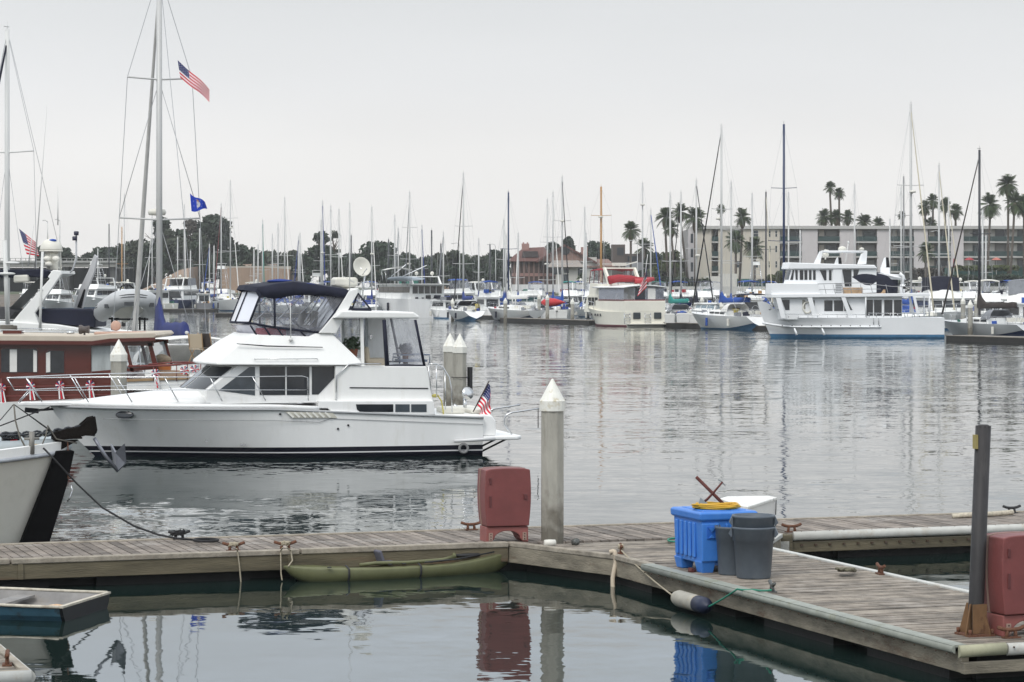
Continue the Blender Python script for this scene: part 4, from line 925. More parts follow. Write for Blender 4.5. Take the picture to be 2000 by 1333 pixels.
# potted plants
LEAFP = mat('house plant leaves', (.03, .055, .025), .6, var=.4, vscale=8)
def pot_plant(label, px, py, v, r, pr, m=LEAFP):
    c_ = YF.uvz(px, py, v); w_ = YF.world(c_.x, c_.y, c_.z); t = thing('potted_plant', label, 'plant', w_)
    mb = MB(); mb.lathe([(pr*.7, -.28), (pr, -.02), (pr*1.08, 0), (.02, -.01)], (0, 0, 0), 12); mb.build('pot', mat('terracotta', (.20, .07, .04), .8), t)
    mb = MB(); rn = random.Random(3)
    for k in range(160):
        a = rn.uniform(0, 6.28); e_ = rn.uniform(-.5, 1.4); rr = r*rn.uniform(.3, 1); p_ = V(rr*math.cos(a)*math.cos(e_), rr*math.sin(a)*math.cos(e_), rr*math.sin(e_)*.9+.08); d_ = V(rn.uniform(-1, 1), rn.uniform(-1, 1), rn.uniform(-1, 1)).normalized()*.07; n2 = d_.orthogonal().normalized()*.035
        mb.add([p_-d_, p_+n2, p_+d_, p_-n2], [(0, 1, 2, 3)])
    mb.build('foliage', m, t)
pot_plant('bushy dark green pot plant on the aft deck of the white yacht', 688, 682, -1.0, .27, .15)
pot_plant('small wispy plant behind the clear aft curtain of the yacht', 792, 690, .4, .2, .09, mat('grey leaves', (.12, .13, .15), .7))
# rails
TH = .014
mb = MB()
for sg in (-1, 1):
    def rp(px, py, v): a = YF.uvz(px, py, v); return (a.x, sg*a.y, a.z)
    top = [rp(14, 739, -.12), rp(60, 738.5, -.45), rp(130, 737.5, -.85), rp(200, 737, -1.2), rp(300, 737, -1.6), rp(400, 737, -1.78), rp(500, 736, -1.85), rp(590, 735, -1.86), rp(601, 738, -1.86), rp(602, 783, -1.86)]
    mid = [rp(28, 763, -.12), rp(80, 763, -.45), rp(150, 762.5, -.85), rp(215, 762, -1.2), rp(310, 762, -1.6), rp(400, 762, -1.78), rp(500, 762, -1.85), rp(601, 762, -1.86)]
    mb.tube(top, TH, 6); mb.tube(mid, TH*.8, 5)
    for a, b, v in (((52, 738), (82, 785), -.4), ((145, 737), (173, 786), -.85), ((228, 737), (258, 786), -1.3), ((321, 737), (348, 785), -1.62), ((410, 737), (434, 784), -1.78), ((493, 736), (519, 783), -1.85)): mb.bar(rp(*a, v), rp(*b, v), TH)
    mb.tube([rp(28, 763, -.12), rp(14, 739, -.12)], TH, 5); mb.tube([rp(38, 787, -.3), rp(60, 763, -.35)], TH, 5)
mb.tube([YF.uvz(14, 739, -.12), YF.uvz(14, 739, .12)], TH, 5); mb.build('bow_rail', STEEL, yt, split=True)
mb = MB()
for sg in (-1, 1):
    f_ = lambda px, py, v=-1.84: (lambda a: (a.x, sg*a.y, a.z))(YF.uvz(px, py, v))
    mb.tube([f_(656, 782), f_(657, 735), f_(681, 712), f_(700, 711), f_(745, 711)], .016, 6)
mb.build('side_grab_rail', STEEL, yt, split=True)
mb = MB()
f_ = lambda px, py, v: YF.uvz(px, py, v)
for v in (-1.7,): 
    mb.tube([f_(836, 711, v), f_(852, 711, v), f_(866, 719, v), f_(877, 737, v), f_(882, 760, v), f_(883, 806, v)], .017, 6); mb.bar(f_(852, 712, v), f_(853, 775, v), .015); mb.bar(f_(836, 711, v), f_(842, 765, v), .015); mb.bar(f_(869, 726, v), f_(870, 800, v), .015)
mb.build('stern_ladder_rail', STEEL, yt)
# cockpit, transom, swim platform
ust = u_st
mb = MB(); mb.box(U(848, 811, -1.8)[0], ust-.05, -1.8, 1.8, z_st-.06, z_st+.05); mb.build('cockpit_coaming', WHITE2, yt, bevel=.03)
mb = MB(); c_ = P(885, 800, -1.0); mb.box(c_.x-.35, c_.x+.25, -1.3, -.5, z_st+.05, z_st+.22); mb.box(c_.x+.40, c_.x+.95, -1.4, 1.2, z_st+.05, z_st+.16); mb.build('cockpit_seat', OFFW, yt, bevel=.04, split=True)
zp = U(960, 852, -1.7)[1]
mb = MB(); nose(mb, [(ust-.02, zp, 0), (ust+.38, zp, 0), (ust+.36, z_st-.12, 0), (ust+.26, z_st+.02, 0), (ust-.02, z_st+.06, 0)], 1.70, -.12, 6); mb.build('transom_moulding', WHITE, yt, bevel=.04)
mb = MB(); up_ = U(1018, 855, -1.6)[0]; mb.slab([(ust+.0, -1.85), (up_-.12, -1.78), (up_, -1.6), (up_, 1.6), (up_-.12, 1.78), (ust, 1.85)], zp-.10, zp); mb.build('swim_platform', WHITE, yt, bevel=.03)
mb = MB(); mb.bar((U(887, 862, -1.95)[0], -1.97, zp-.10), (ust+.3, -1.90, zp-.06), .045, 8)
mb.build('platform_bumper', mat('white nylon', (.66, .66, .66), .4), yt)
for v in (-1.3, -.5, .5, 1.3):
    mb = MB(); mb.bar((ust-.02, v, .02), (ust+.75, v, zp-.1), .025, 6); mb.build('platform_strut', BLACK, yt)
for v in (-1.25, .9):
    mb = MB(); g_ = lambda px, py: (U(px, py, -1.25)[0], v, U(px, py, -1.25)[1])
    mb.tube([g_(1000, 848), g_(990, 838), g_(985, 828), g_(985, 818), g_(990, 810), g_(1001, 806), g_(1053, 798)], .022, 7); mb.build('davit_arm', STEEL, yt)
mb = MB(); a = YF.uvz(1051, 799, -1.25); mb.tube([a, a-V(0, 0, .5)], .012, 5); mb.build('tackle_line', ROPEB, yt)
mb = MB(); a = YF.uvz(908, 806, -.3); mb.bar(a, a+V(0, 0, .38), .05, 8); mb.lathe([(.02, 0), (.17, .01), (.17, .05), (.02, .06)], a+V(.05, -.05, .5), 16, axis=V(.3, -.8, .2)); mb.bar(a+V(-.15, 0, .1), a+V(-.3, 0, .2), .04); mb.build('stern_winch', STEEL, yt)
mb = MB(); a = YF.uvz(846, 775, -1.6); mb.tube([a, a+V(.12, 0, .03), a+V(.22, 0, -.12), a+V(.26, 0, -.35), a+V(.27, 0, -.45)], .02, 6); mb.ball((a.x+.05, a.y, a.z+.02), .1, .05, .05); mb.build('shore_cable', mat('yellow cable', (.55, .48, .12), .5), yt)
mb = MB(); a = YF.uvz(62, 802, 0); mb.obox(a, (.35, .1, .12), (0, .1, 0)); mb.bar(a+V(.1, 0, 0), a+V(.55, 0, .03), .03); mb.build('bow_anchor', BLACK, yt)
# stern ensign on a raked staff
st0, st1 = YF.uvz(924, 805, -1.5), YF.uvz(955, 745, -1.5); w0, w1 = YF.world(*st0), YF.world(*st1)
t = MB().bar((0, 0, 0), w1-w0, .016).build('flagstaff', mat('dark varnished staff', (.03, .015, .012), .4)); t.location = w0; tag(t, 'dark raked flagstaff at the stern of the white yacht', 'flagstaff')
def sflag(s, tt):  # hanging: hoist along staff, fly drooping
    h = (w1-w0)*(.93-.70*tt); droop = V(.33*s*(1-.45*tt)+.07*math.sin(6*s), .05*math.sin(9*s+3*tt), -.62*s*(1-.28*tt))
    x = h+droop*(.95 if tt < .9 else .9); x.x = min(x.x, (w1-w0).x+.03+.02*math.sin(5*tt)); return x
flag('ensign', 'american ensign drooping from the raked staff at the yacht stern', w0, sflag)
# ================================================================ SAILBOAT BOW IN THE LEFT FOREGROUND
BO = DF.world(du_at(128, 42.75), 42.75, 0); BF = Frame(BO, DF.ang)
bt = thing_at(BF, 'sailboat', 'cream sailboat bow with black stem, anchor and chain at the left edge', 'sailboat')
CRH = mat('chalky cream topsides', (.68, .66, .59), .45, var=.05, vscale=1.5, stain=(.5, .48, .41), stscale=2, stamt=.3)
zc = 1.72
def bplan(d): return 1.45*(1-(1-min(1, d/3.2))**1.9)
rings = []
for i in range(15):
    d_ = .0+4.2*(i/14)**1.4; w = bplan(d_); zsr = zc-.06*d_
    row = []
    for sg in (-1, 1):
        lv = [zsr*k/5 for k in range(0, 6)]; pts = [(-d_-.75*(1-z/zc)*.9*(1 if d_ < 5 else 0), sg*w*(.55+.45*(z/zsr)**.8), z-.0) for z in lv]
        row = (list(reversed(pts)) if sg < 0 else row+pts)
    rings.append(row)
mb = MB(); mb.loft(rings, False, True, closed=False); mb.build('hull', CRH, bt)
mb = MB(); 
for sg in (-1, 1): mb.loft([[(-d_, sg*(bplan(d_)+.02), zc-.06*d_-.02), (-d_, sg*(bplan(d_)+.03), zc-.06*d_+.16), (-d_, sg*(bplan(d_)-.05), zc-.06*d_+.17)] for d_ in [4.2*(i/14)**1.4 for i in range(15)]], False, False, closed=False)
mb.build('bulwark', WHITE2, bt, split=True)
mb = MB()
for sg in (-1, 1): mb.tube([(-d_, sg*(bplan(d_)+.035), zc-.06*d_-.01) for d_ in [4.2*(i/14)**1.4 for i in range(15)]], .035, 6)
mb.build('rub_strake', mat('grey metal strake', (.38, .40, .43), .5, .2, var=.2, vscale=8), bt, split=True)
mb = MB(); mb.grid(lambda s, t: (-4.2*s**1.4, (2*t-1)*(bplan(4.2*s**1.4)-.04), zc-.06*4.2*s**1.4+.10), 12, 4, True); mb.build('foredeck', mat('sandy deck paint', (.48, .40, .28), .8, var=.15, vscale=5), bt)
STEM = mat('black painted stem timber', (.004, .004, .0045), .95, spec=.1, var=.3, vscale=4)
mb = MB(); mb.prism([(.10, zc+.02), (-.20, zc+.02), (-.34, 1.35), (-.95, -.2), (-.45, -.2), (-.02, 1.2)], -.28, .12); mb.build('stem_post', STEM, bt, bevel=.02)
RB = mat('rusty brown steel', (.011, .009, .008), .95, .0, spec=.1, var=.35, vscale=9, bump=.3, bscale=40)
pz = zc+.18; 
mb = MB()
for y in (-.13, .06): mb.prism([(-.22, pz), (-.22, pz+.14), (.20, pz+.22), (.36, pz+.36), (.46, pz+.38), (.49, pz+.18), (.42, pz+.06), (.30, pz+.07), (.10, pz+.02)], y, y+.03)
mb.box(-.22, .25, -.13, .09, pz+.02, pz+.05); mb.prism([(-.18, pz-.2), (.2, pz+.0), (-.18, pz+.0)], -.1, .06); rl = mb.build('bow_roller', RB, bt, bevel=.01)
mb = MB(); mb.lathe([(.10, -.07), (.06, 0), (.10, .07)], (.40, -.02, pz+.16), 12, axis=V(0, 1, 0)); mb.build('roller_wheel', RB, rl)
GAL = mat('galvanised anchor', (.21, .22, .25), .45, .5, var=.2, vscale=6)
q = lambda px, py, v=-.05: BF.uvz(px, py, v)
mb = MB(); mb.tube([q(184, 856), q(205, 890), q(231, 921)], .030, 8); an = mb.build('anchor_shank', GAL, bt)
a, b, c_, d_ = q(231, 922), q(219, 868, .22), q(244, 867, -.30), q(228, 884, .02); e_ = q(247, 905, -.14); f_ = q(225, 905, .16)
mb = MB(); mb.add([a, f_, b, d_, c_, e_], [(0, 1, 3), (1, 2, 3), (0, 3, 5), (3, 4, 5)]); o = mb.build('anchor_fluke', GAL, bt); so = o.modifiers.new('solid', 'SOLIDIFY'); so.thickness = .03
CHN = mat('iron chain', (.045, .05, .058), .5, .5)
mb = MB(); p0, p1 = q(-30, 850, -.1), q(174, 834, -.05); n = 21
for i in range(n):
    s = i/(n-1); c_ = p0.lerp(p1, s); c_.z -= .05*math.sin(s*math.pi)
    flat = i % 2
    mb.tube([c_+V(.075*math.cos(k*.7854), (.045*math.sin(k*.7854) if flat else 0), (0 if flat else .045*math.sin(k*.7854))) for k in range(8)], .018, 5, closed=True)
mb.tube([q(174, 834), q(181, 842), q(184, 852)], .02, 5); mb.build('anchor_chain', CHN, bt)
mb = MB(); c_ = q(62, 872, -.5); mb.bar((c_.x, c_.y, zc), (c_.x, c_.y, zc+.35), .045, 8); mb.tube([(c_.x-.12, c_.y, zc+.24), (c_.x+.12, c_.y, zc+.24)], .02, 6); mb.build('bollard', mat('worn bollard', (.23, .22, .20), .6, .3), bt)
mb = MB()
mb.tube([q(27, 790, -.3), q(30, 822, -.3), q(38, 852, -.3), q(50, 875, -.3), q(75, 888, -.3)], .014, 5); mb.tube([q(80, 875, -.3), q(90, 850, -.3), q(93, 832, -.3), q(110, 858, -.2), q(150, 866, -.1)], .012, 5)
mb.build('rope_tail', mat('grey rope', (.16, .15, .13), .9), bt)
mb = MB(); c_ = q(26, 790, 0)
for px2, py2 in ((133, 868), (128, 862), (-20, 845)): mb.tube([q(27, 790, -.1), q(px2, py2, -.1)], .008, 4)
mb.tube([q(98, 795, -.1), q(-20, 840, -.1)], .010, 4); mb.build('forestay_lines', ROPEB, bt)
mb = MB(); mb.tube([q(132, 862, -.1), q(134, 905, -.22), q(133, 935, -.3)], .012, 5); mb.build('bobstay_line', RUST, bt)
mb = MB(); mb.tube([q(138, 948, -.2), q(141, 958, -.2), q(137, 972, -.2), q(131, 980, -.2)], .014, 5); mb.build('shackle', STEEL, bt)
w0 = BF.world(*q(85, 876, -.75)); w1 = G(345, 1052, DZ+.09)
rope('mooring_line', 'black mooring line running from the cream bow down to the black cleat', [w0, BF.world(*q(104, 895, -.95))]+[W(px, py, 41.9-.6*k/4) for k, (px, py) in enumerate(((150, 945), (200, 992), (262, 1028), (310, 1045)))]+[w1, G(380, 1055, DZ+.03), G(404, 1055, DZ+.03)], .017, ROPEB, 0, 5)
# small tender and outboard on that foredeck
c_ = BF.world(*q(20, 882, .35)); t = thing('rubber_tender', 'grey rubber tender lying behind the anchor chain on the cream foredeck', 'tender', c_, DF.ang)
HYP = mat('grey hypalon', (.36, .40, .42), .6, var=.06, vscale=4)
mb = MB(); mb.tube([(-1.2, .5, .05), (0, .5, .05), (.6, .35, .06), (.85, 0, .08), (.6, -.35, .06), (0, -.5, .05), (-1.2, -.5, .05)], .15, 10); mb.build('tube', HYP, t)
mb = MB(); mb.obox((.35, -.56, .06), (.22, .12, .16), (0, .0, .35)); mb.build('patch', YEL, t)
c_ = BF.world(*q(21, 858, .1)); t = thing('outboard_motor', 'black outboard cowl with red stripe behind the anchor chain', 'outboard', c_, DF.ang)
mb = MB(); mb.loft([[(x, y, z) for x, y in ((-a_, -.1), (a_, -.1), (a_*1.05, .1), (-a_*1.05, .1))] for a_, z in ((.11, -.13), (.13, -.08), (.135, .06), (.10, .11))], True, True); cw = mb.build('cowl', BLACK, t, bevel=.03)
mb = MB(); mb.obox((.03, -.128, -.02), (.11, .02, .03), (0, -.1, 0)); mb.build('red_stripe', FRED, t)
def text(s, size, loc, rot, m, parent=None, name='lettering', ext=.002):
    cu = bpy.data.curves.new(name, 'FONT'); cu.body = s; cu.size = size; cu.extrude = ext; cu.align_x = 'CENTER'; cu.materials.append(m)
    tmp = bpy.data.objects.new(name, cu); COL.objects.link(tmp); dg = bpy.context.evaluated_depsgraph_get(); me = bpy.data.meshes.new_from_object(tmp.evaluated_get(dg)); bpy.data.objects.remove(tmp)
    o = bpy.data.objects.new(name, me); COL.objects.link(o); o.location = loc; o.rotation_euler = rot; o.parent = parent; return o
text('MERCURY', .05, (-.01, -.135, .015), (R(90), 0, 0), FWHITE, t)
# ================================================================ MAHOGANY CABIN BOAT
MO = G(150, 849, 0); MF = Frame((MO.x, MO.y+2.0, 0), 0.0)
m_ = thing_at(MF, 'cabin_boat', 'classic boat with varnished mahogany deckhouse, cream roof and white hull', 'boat')
X = lambda px, py, v=-1.7: MF.uz(px, py, v)
ur = X(445, 760, 0)[0]; ul = X(-260, 800)[0]; ML = ur-ul
mb = MB(); hull_mesh(mb, ML, 4.2, lambda s: .86+.45*(1-s)**2, rake=.08, stern=.8, flare=.7, zs=(-.35, .02, .1, .2), botmi=1)
mb.v = [(ur-x, y, z) for x, y, z in mb.v]; mb.f = [tuple(reversed(f)) for f in mb.f]; mb.build('hull', [WHITE2, WHITE2], m_)
def mpan(name, pts, v, m, par, th=.03): mb = MB(); panel(mb, [(x, v, z) for x, z in [X(px, py, v) for px, py in pts]], th); return mb.build(name, m, par)
mb = MB(); mb.prism([X(*p_) for p_ in ((-260, 664), (178, 666), (178, 727), (245, 727), (262, 760), (262, 800), (-260, 800))], -1.7, 1.7); dh = mb.build('deckhouse', MAHOG, m_, bevel=.02)
mb = MB()
for sg in (-1, 1):
    y0, y1 = (-1.7, -1.62) if sg < 0 else (1.62, 1.7)
    for poly in (((178, 664), (300, 668), (300, 676), (178, 676)), ((288, 670), (296, 670), (310, 722), (300, 722)), ((243, 676), (249, 676), (262, 727), (255, 727)), ((178, 726), (300, 716), (300, 722), (180, 731))): mb.prism([X(*p_) for p_ in poly], y0, y1)
mb.build('wheelhouse_frame', MAHOG, m_, split=True)
for w in (((2, 684), (6, 681), (70, 681), (73, 685), (73, 727), (2, 727)), ((90, 690), (95, 685), (125, 686), (125, 729), (90, 729))):
    o = mpan('window', w, -1.72, GLASS, dh, .03); mpan('window_trim', [(x_+(1 if x_ > (w[0][0]+w[3][0])/2 else -1)*1.5, y_+(1.5 if y_ > 705 else -1.5)) for x_, y_ in w], -1.708, mat('dark mahogany trim', (.09, .015, .01), .3), o, .008)
mpan('curtain', ((19, 683), (33, 683), (33, 727), (19, 727)), -1.755, WHITEC, dh, .02); mpan('curtain', ((65, 684), (72, 686), (72, 727), (65, 727)), -1.755, WHITEC, dh, .02); mpan('curtain', ((90, 690), (98, 687), (98, 727), (90, 728)), -1.755, WHITEC, dh, .02)
mpan('screen_cover', ((179, 676), (216, 676), (216, 727), (179, 727)), -1.66, mat('pale blue grey screen cloth', (.42, .45, .45), .8, var=.25, vscale=1.5, stretch=(3, 1, .4)), m_)
mpan('side_pane', ((217, 676), (244, 676), (256, 726), (217, 726)), -1.66, VING, m_, .015); mpan('side_pane', ((251, 677), (287, 677), (299, 714), (262, 722)), -1.66, VING, m_, .015)
mb = MB(); a = X(291, 672, -1.7); b = X(305, 720, -1.7); mb.quad((a[0], -1.6, a[1]), (a[0], 1.6, a[1]), (b[0], 1.6, b[1]), (b[0], -1.6, b[1])); mb.build('windscreen', VING, m_)
ROOFC = mat('cream canvas roof', (.52, .46, .38), .85, var=.1, vscale=2)
mb = MB(); rf = [X(*p_, -1.95) for p_ in ((-260, 653), (170, 656), (215, 652), (302, 650), (308, 656), (300, 661), (215, 663), (180, 668), (-260, 665))]; mb.prism(rf, -1.95, 1.95); ro = mb.build('roof', ROOFC, m_, bevel=.03)
mb = MB(); mb.prism([X(*p_, -1.97) for p_ in ((-260, 664), (180, 667), (215, 662), (303, 660), (303, 666), (216, 669), (180, 674), (-260, 672))], -1.97, -1.93); mb.build('roof_edge', mat('dark mahogany trim', (.09, .015, .01), .3), ro)
mb = MB(); c_ = MF.uvz(165, 652, -1.2); mb.lathe([(.13, -.16), (.14, -.1), (.09, .0), (.12, .14)], c_+V(0, 0, .12), 12, axis=V(1, 0, .0)); mb.bar(c_-V(0, 0, .1), c_+V(0, 0, .05), .03); mb.build('search_light', mat('brown lamp housing', (.08, .065, .06), .5), ro)
PINKC = mat('faded salmon canvas', (.50, .33, .26), .85, var=.12, vscale=5)
mb = MB(); c_ = MF.uvz(221, 640, -.3); mb.box(c_.x-.08, c_.x+.95, -.8, .2, c_.z-.30, c_.z-.12); mb.lathe([(.02, -.06), (.155, -.05), (.155, .05), (.02, .06)], c_+V(.08, 0, .05), 18, axis=V(0, 1, 0)); mb.box(c_.x-.55, c_.x-.08, -.5, .1, c_.z-.22, c_.z-.13); mb.build('helm_cover', PINKC, ro, bevel=.04)
mb = MB(); a = MF.uvz(-40, 646, -1.2); b = MF.uvz(125, 650, -1.2); mb.tube([a, b], .022, 6); c_ = MF.uvz(137, 650, -1.2); mb.bar(c_-V(.1, 0, 0), c_+V(.12, 0, 0), .045, 8); mb.build('roof_rail', STEEL, ro)
mb = MB(); c_ = MF.uvz(26, 651, -1.2); mb.obox(c_+V(0, 0, .03), (.55, .4, .10)); mb.build('roof_hatch', MAHOG, ro); 
mb = MB(); 
mb.tube([c_+V(.25*math.cos(k*.9)-.15, .15*math.sin(k*.9), .12+.004*k) for k in range(28)], .022, 5); mb.build('line_coil', mat('grey rope', (.16, .15, .13), .9), ro)
# side decks, rail with bunting
mb = MB(); mb.prism([X(*p_, -1.9) for p_ in ((225, 746), (440, 738), (440, 760), (225, 762))], -1.9, 1.9); mb.build('side_deck', WHITE2, m_)
mb = MB(); mb.prism([X(*p_, -1.92) for p_ in ((225, 742), (440, 733), (440, 738), (225, 747))], -1.95, -1.85); mb.build('cap_rail', TEAK, m_)
mb = MB()
R_ = lambda px, py: MF.uvz(px, py, -1.95)
mb.tube([R_(250, 716), R_(330, 714), R_(400, 707)], .03, 6); mb.tube([R_(290, 712), R_(340, 708), R_(390, 708)], .02, 6)
for px in (300, 345, 366, 392): mb.bar(R_(px, 712), R_(px, 745), .014)
mb.tube([R_(-50, 757), R_(240, 752)], .012, 5); mb.tube([R_(-50, 775), R_(220, 771)], .012, 5)
for px in (2, 62, 119, 178): mb.bar(R_(px, 740), R_(px, 790), .012)
mb.build('side_rail', mat('red brown rail', (.20, .05, .045), .5), m_)
rn = random.Random(2)
def rosette(px, py, tail):
    c_ = MF.uvz(px, py, -2.0); mb = MB()
    for k in range(14):
        a = k*6.283/14; d_ = V(math.cos(a), 0, math.sin(a)); n_ = V(-math.sin(a), 0, math.cos(a))*.022
        mb.add([V(0, -.02, 0), d_*.13+n_-V(0, .02*(k % 2), 0), d_*.13-n_], [(0, 1, 2)], mi=k % 3)
    if tail:
        for k, x_ in enumerate((-.035, .0, .035)): mb.add([V(x_-.018, 0, 0), V(x_+.018, 0, 0), V(x_+.05+.03*k, -.02, -tail), V(x_+.01+.03*k, -.02, -tail)], [(0, 1, 2, 3)], mi=(k+1) % 2)
    mb.build('rosette', [FRED, FWHITE, FBLUE], m_).location = c_
for px, py, tl in ((3, 758, .45), (60, 755, .4), (117, 753, .4), (176, 752, .38), (304, 730, .42), (360, 724, .1), (380, 722, .2)): rosette(px, py, tl)
def chair(label, px, py, ang, m):
    c_ = MF.world(*MF.uvz(px, py, -.6)); t = thing('deck_chair', label, 'chair', c_, ang)
    mb = MB(); mb.obox((0, .18, .62), (.42, .03, .42), (-.15, 0, 0)); mb.build('backrest', m, t)
    mb = MB(); mb.obox((0, -.02, .38), (.42, .4, .03)); mb.build('seat', m, t)
    for x in (-.22, .22):
        mb = MB(); mb.bar((x, -.2, 0), (x, .18, .42), .018); mb.bar((x, .2, 0), (x, -.2, .42), .018); mb.bar((x, .15, .4), (x, .25, .85), .018); mb.build('leg_frame', TEAK, t)
chair('folding deck chair with beige back beside the mahogany cabin', 388, 707, R(160), mat('beige canvas', (.45, .38, .28), .85)); chair('folding deck chair with dark brown back near the yacht brow', 408, 706, R(150), BROWNC)
c_ = MF.world(*MF.uvz(316, 706, -.8)); o = MB().ball((0, 0, .05), .28, .22, .16).ball((.0, .0, .14), .16, .14, .08).build('canvas_bundle', mat('khaki bundle', (.26, .21, .15), .9, var=.3, vscale=9)); o.location = c_; tag(o, 'khaki canvas bundle on the deck behind the mahogany wheelhouse', 'bundle')
c_ = MF.world(*MF.uvz(322, 723, -1.3)); o = MB().box(-.18, .18, -.12, .12, 0, .14).box(-.2, .2, -.14, .14, .14, .17).build('varnished_box', mat('orange varnish', (.40, .13, .03), .4)); o.location = c_; tag(o, 'small orange varnished box on deck by the bunting', 'box')
c_ = MF.world(*MF.uvz(335, 745, -1.2)); o = MB().box(-.45, .5, -.3, .3, 0, .32).build('deck_locker', mat('tan locker cloth', (.30, .21, .15), .85, var=.15), bevel=.03); o.location = c_; tag(o, 'tan covered locker under the orange box', 'locker')
# ================================================================ WHITE FLYBRIDGE YACHT AT FAR LEFT
LO = W(60, 640, 100); LF = Frame((LO.x, 102, 0), 0.0)
ly = thing_at(LF, 'flybridge_yacht', 'white yacht with broad raked radar arch and black bimini at far left', 'yacht')
X = lambda px, py, v=-2.0: LF.uz(px, py, v)
def lp(name, pts, y0, y1, m, par=ly, bev=0): mb = MB(); mb.prism([X(*p_, y0) for p_ in pts], y0, y1); return mb.build(name, m, par, bevel=bev)
lp('hull', ((-300, 720), (330, 716), (300, 785), (-300, 785)), -2.3, 2.3, WHITE, bev=.1)
lp('house', ((-300, 632), (0, 627), (110, 634), (180, 645), (288, 655), (300, 668), (320, 720), (-300, 722)), -2.0, 2.0, WHITE2, bev=.04)
for y0, y1 in ((-1.9, -1.65), (1.65, 1.9)): lp('arch_leg', ((22, 632), (33, 618), (97, 545), (93, 541), (103, 528), (118, 529), (120, 536), (68, 612), (76, 632)), y0, y1, WHITE2, bev=.03)
lp('arch_top', ((99, 530), (118, 529), (119, 535), (103, 541)), -1.648, 1.648, WHITE2)
lp('bimini_top', ((-120, 531), (20, 527), (80, 526), (97, 530), (90, 544), (60, 541), (-120, 545)), -1.5, 1.5, NAVYC, bev=.05)
mb = MB(); a = X(75, 545, -1.2); b = X(15, 607, -1.2); mb.add([(x, y, z) for y in (-1.3, 1.3) for x, z in (a, b)], [(0, 1, 3, 2)]); mb.build('sloping_panel', mat('shadow grey panel', (.16, .165, .16), .6), ly)
lp('seat_cover', ((66, 608), (72, 604), (180, 604), (187, 610), (186, 640), (150, 637), (118, 634), (82, 630)), -1.6, 1.2, NAVYC, bev=.05)
lp('seat_cover', ((-60, 600), (5, 601), (33, 608), (16, 624), (-60, 622)), -1.6, 1.0, mat('dark grey cover', (.06, .06, .065), .85), bev=.05)
lp('white_cover', ((26, 538), (54, 537), (55, 551), (26, 553)), -1.75, -1.2, OFFW, bev=.06)
mb = MB(); mb.tube([LF.uvz(9, 470, -2.0), LF.uvz(15, 632, -2.0)], .085, 10); mb.ball(LF.uvz(12, 535, -2.1), .35, .1, .06); mb.ball(LF.uvz(22, 514, -2.0), .32, .12, .06); mb.build('pole_mast', PALEM, ly)
mb = MB(); a = X(175, 502, 1.0); mb.prism([X(*p_, 1.0) for p_ in ((184, 497), (190, 503), (184, 533), (170, 566), (160, 606), (144, 604), (155, 565), (172, 530))], 1.0, 1.3); cr_ = mb.build('crane_boom', mat('grey crane paint', (.50, .50, .51), .5), ly, bevel=.03)
mb = MB(); mb.prism([X(*p_, .98) for p_ in ((164, 565), (167, 566), (159, 602), (151, 600))], .96, .998); mb.build('crane_slot', BLACK, cr_)
mb = MB(); c_ = LF.uvz(100, 489, 0); mb.lathe([(.43, 0), (.43, .05), (.40, .2), (.28, .36), (.12, .43), (.02, .44)], c_, 24); mb.build('satellite_dome', OFFW, ly)
mb = MB(); mb.lathe([(.45, -.06), (.45, -.005)], c_, 20); mb.bar(c_-V(0, 0, .06), LF.uvz(103, 532, 0), .26, 10, .22)
for y, px in ((-.3, 82), (-.25, 98), (.2, 112), (.3, 118)): mb.bar(LF.uvz(px, 492, y), LF.uvz(px+1, 530, y), .028)
for px, py in ((92, 506), (109, 506), (95, 516)): mb.ball(LF.uvz(px, py, -.35), .15, .15, .12)
mb.build('dome_pedestal', OFFW, ly)
mb = MB(); mb.tube([LF.uvz(83, 492, -1.8), LF.uvz(80, 580, -1.9), LF.uvz(78, 642, -2.05)], .05, 8); mb.tube([LF.uvz(74, 567, -1.9), LF.uvz(84, 567, -1.9)], .03, 5); mb.build('aerial_pole', PALEM, ly)
mb = MB(); mb.ball(LF.uvz(103, 470, -.2), .15, .1, .06); mb.build('blue_horn', BLUEC, ly)
mb = MB(); mb.tube([LF.uvz(118, 534, .5), LF.uvz(136, 534, .5), LF.uvz(142, 527, .5), LF.uvz(149, 505, .5), LF.uvz(149, 455, .5)], .035, 6); fl = mb.build('light_pole', mat('grey pole', (.45, .46, .48), .5), ly)
for px, py in ((149, 456), (146, 466)): mb = MB(); mb.lathe([(.09, -.08), (.10, .06), (.06, .08)], LF.uvz(px, py, .45), 10); mb.build('flood_lamp', mat('black violet lamp', (.03, .03, .055), .4), fl)
for px0, py0, px1, py1 in ((93, 470, 93, 436), (113, 430, 117, 530), (117, 455, 118, 520), (68, 525, 92, 205), (113, 440, 113, 365), (55, 520, 66, 440)):
    mb = MB(); mb.tube([LF.uvz(px0, max(py0, py1), .2), LF.uvz(px1, min(py0, py1), .2)], .028, 5, .01); mb.build('whip_antenna', PALEM, ly)
mb = MB(); mb.tube([LF.uvz(-20, 640, -2.1), LF.uvz(120, 644, -2.1), LF.uvz(240, 655, -2.1)], .02, 5); mb.build('house_rail', STEEL, ly)
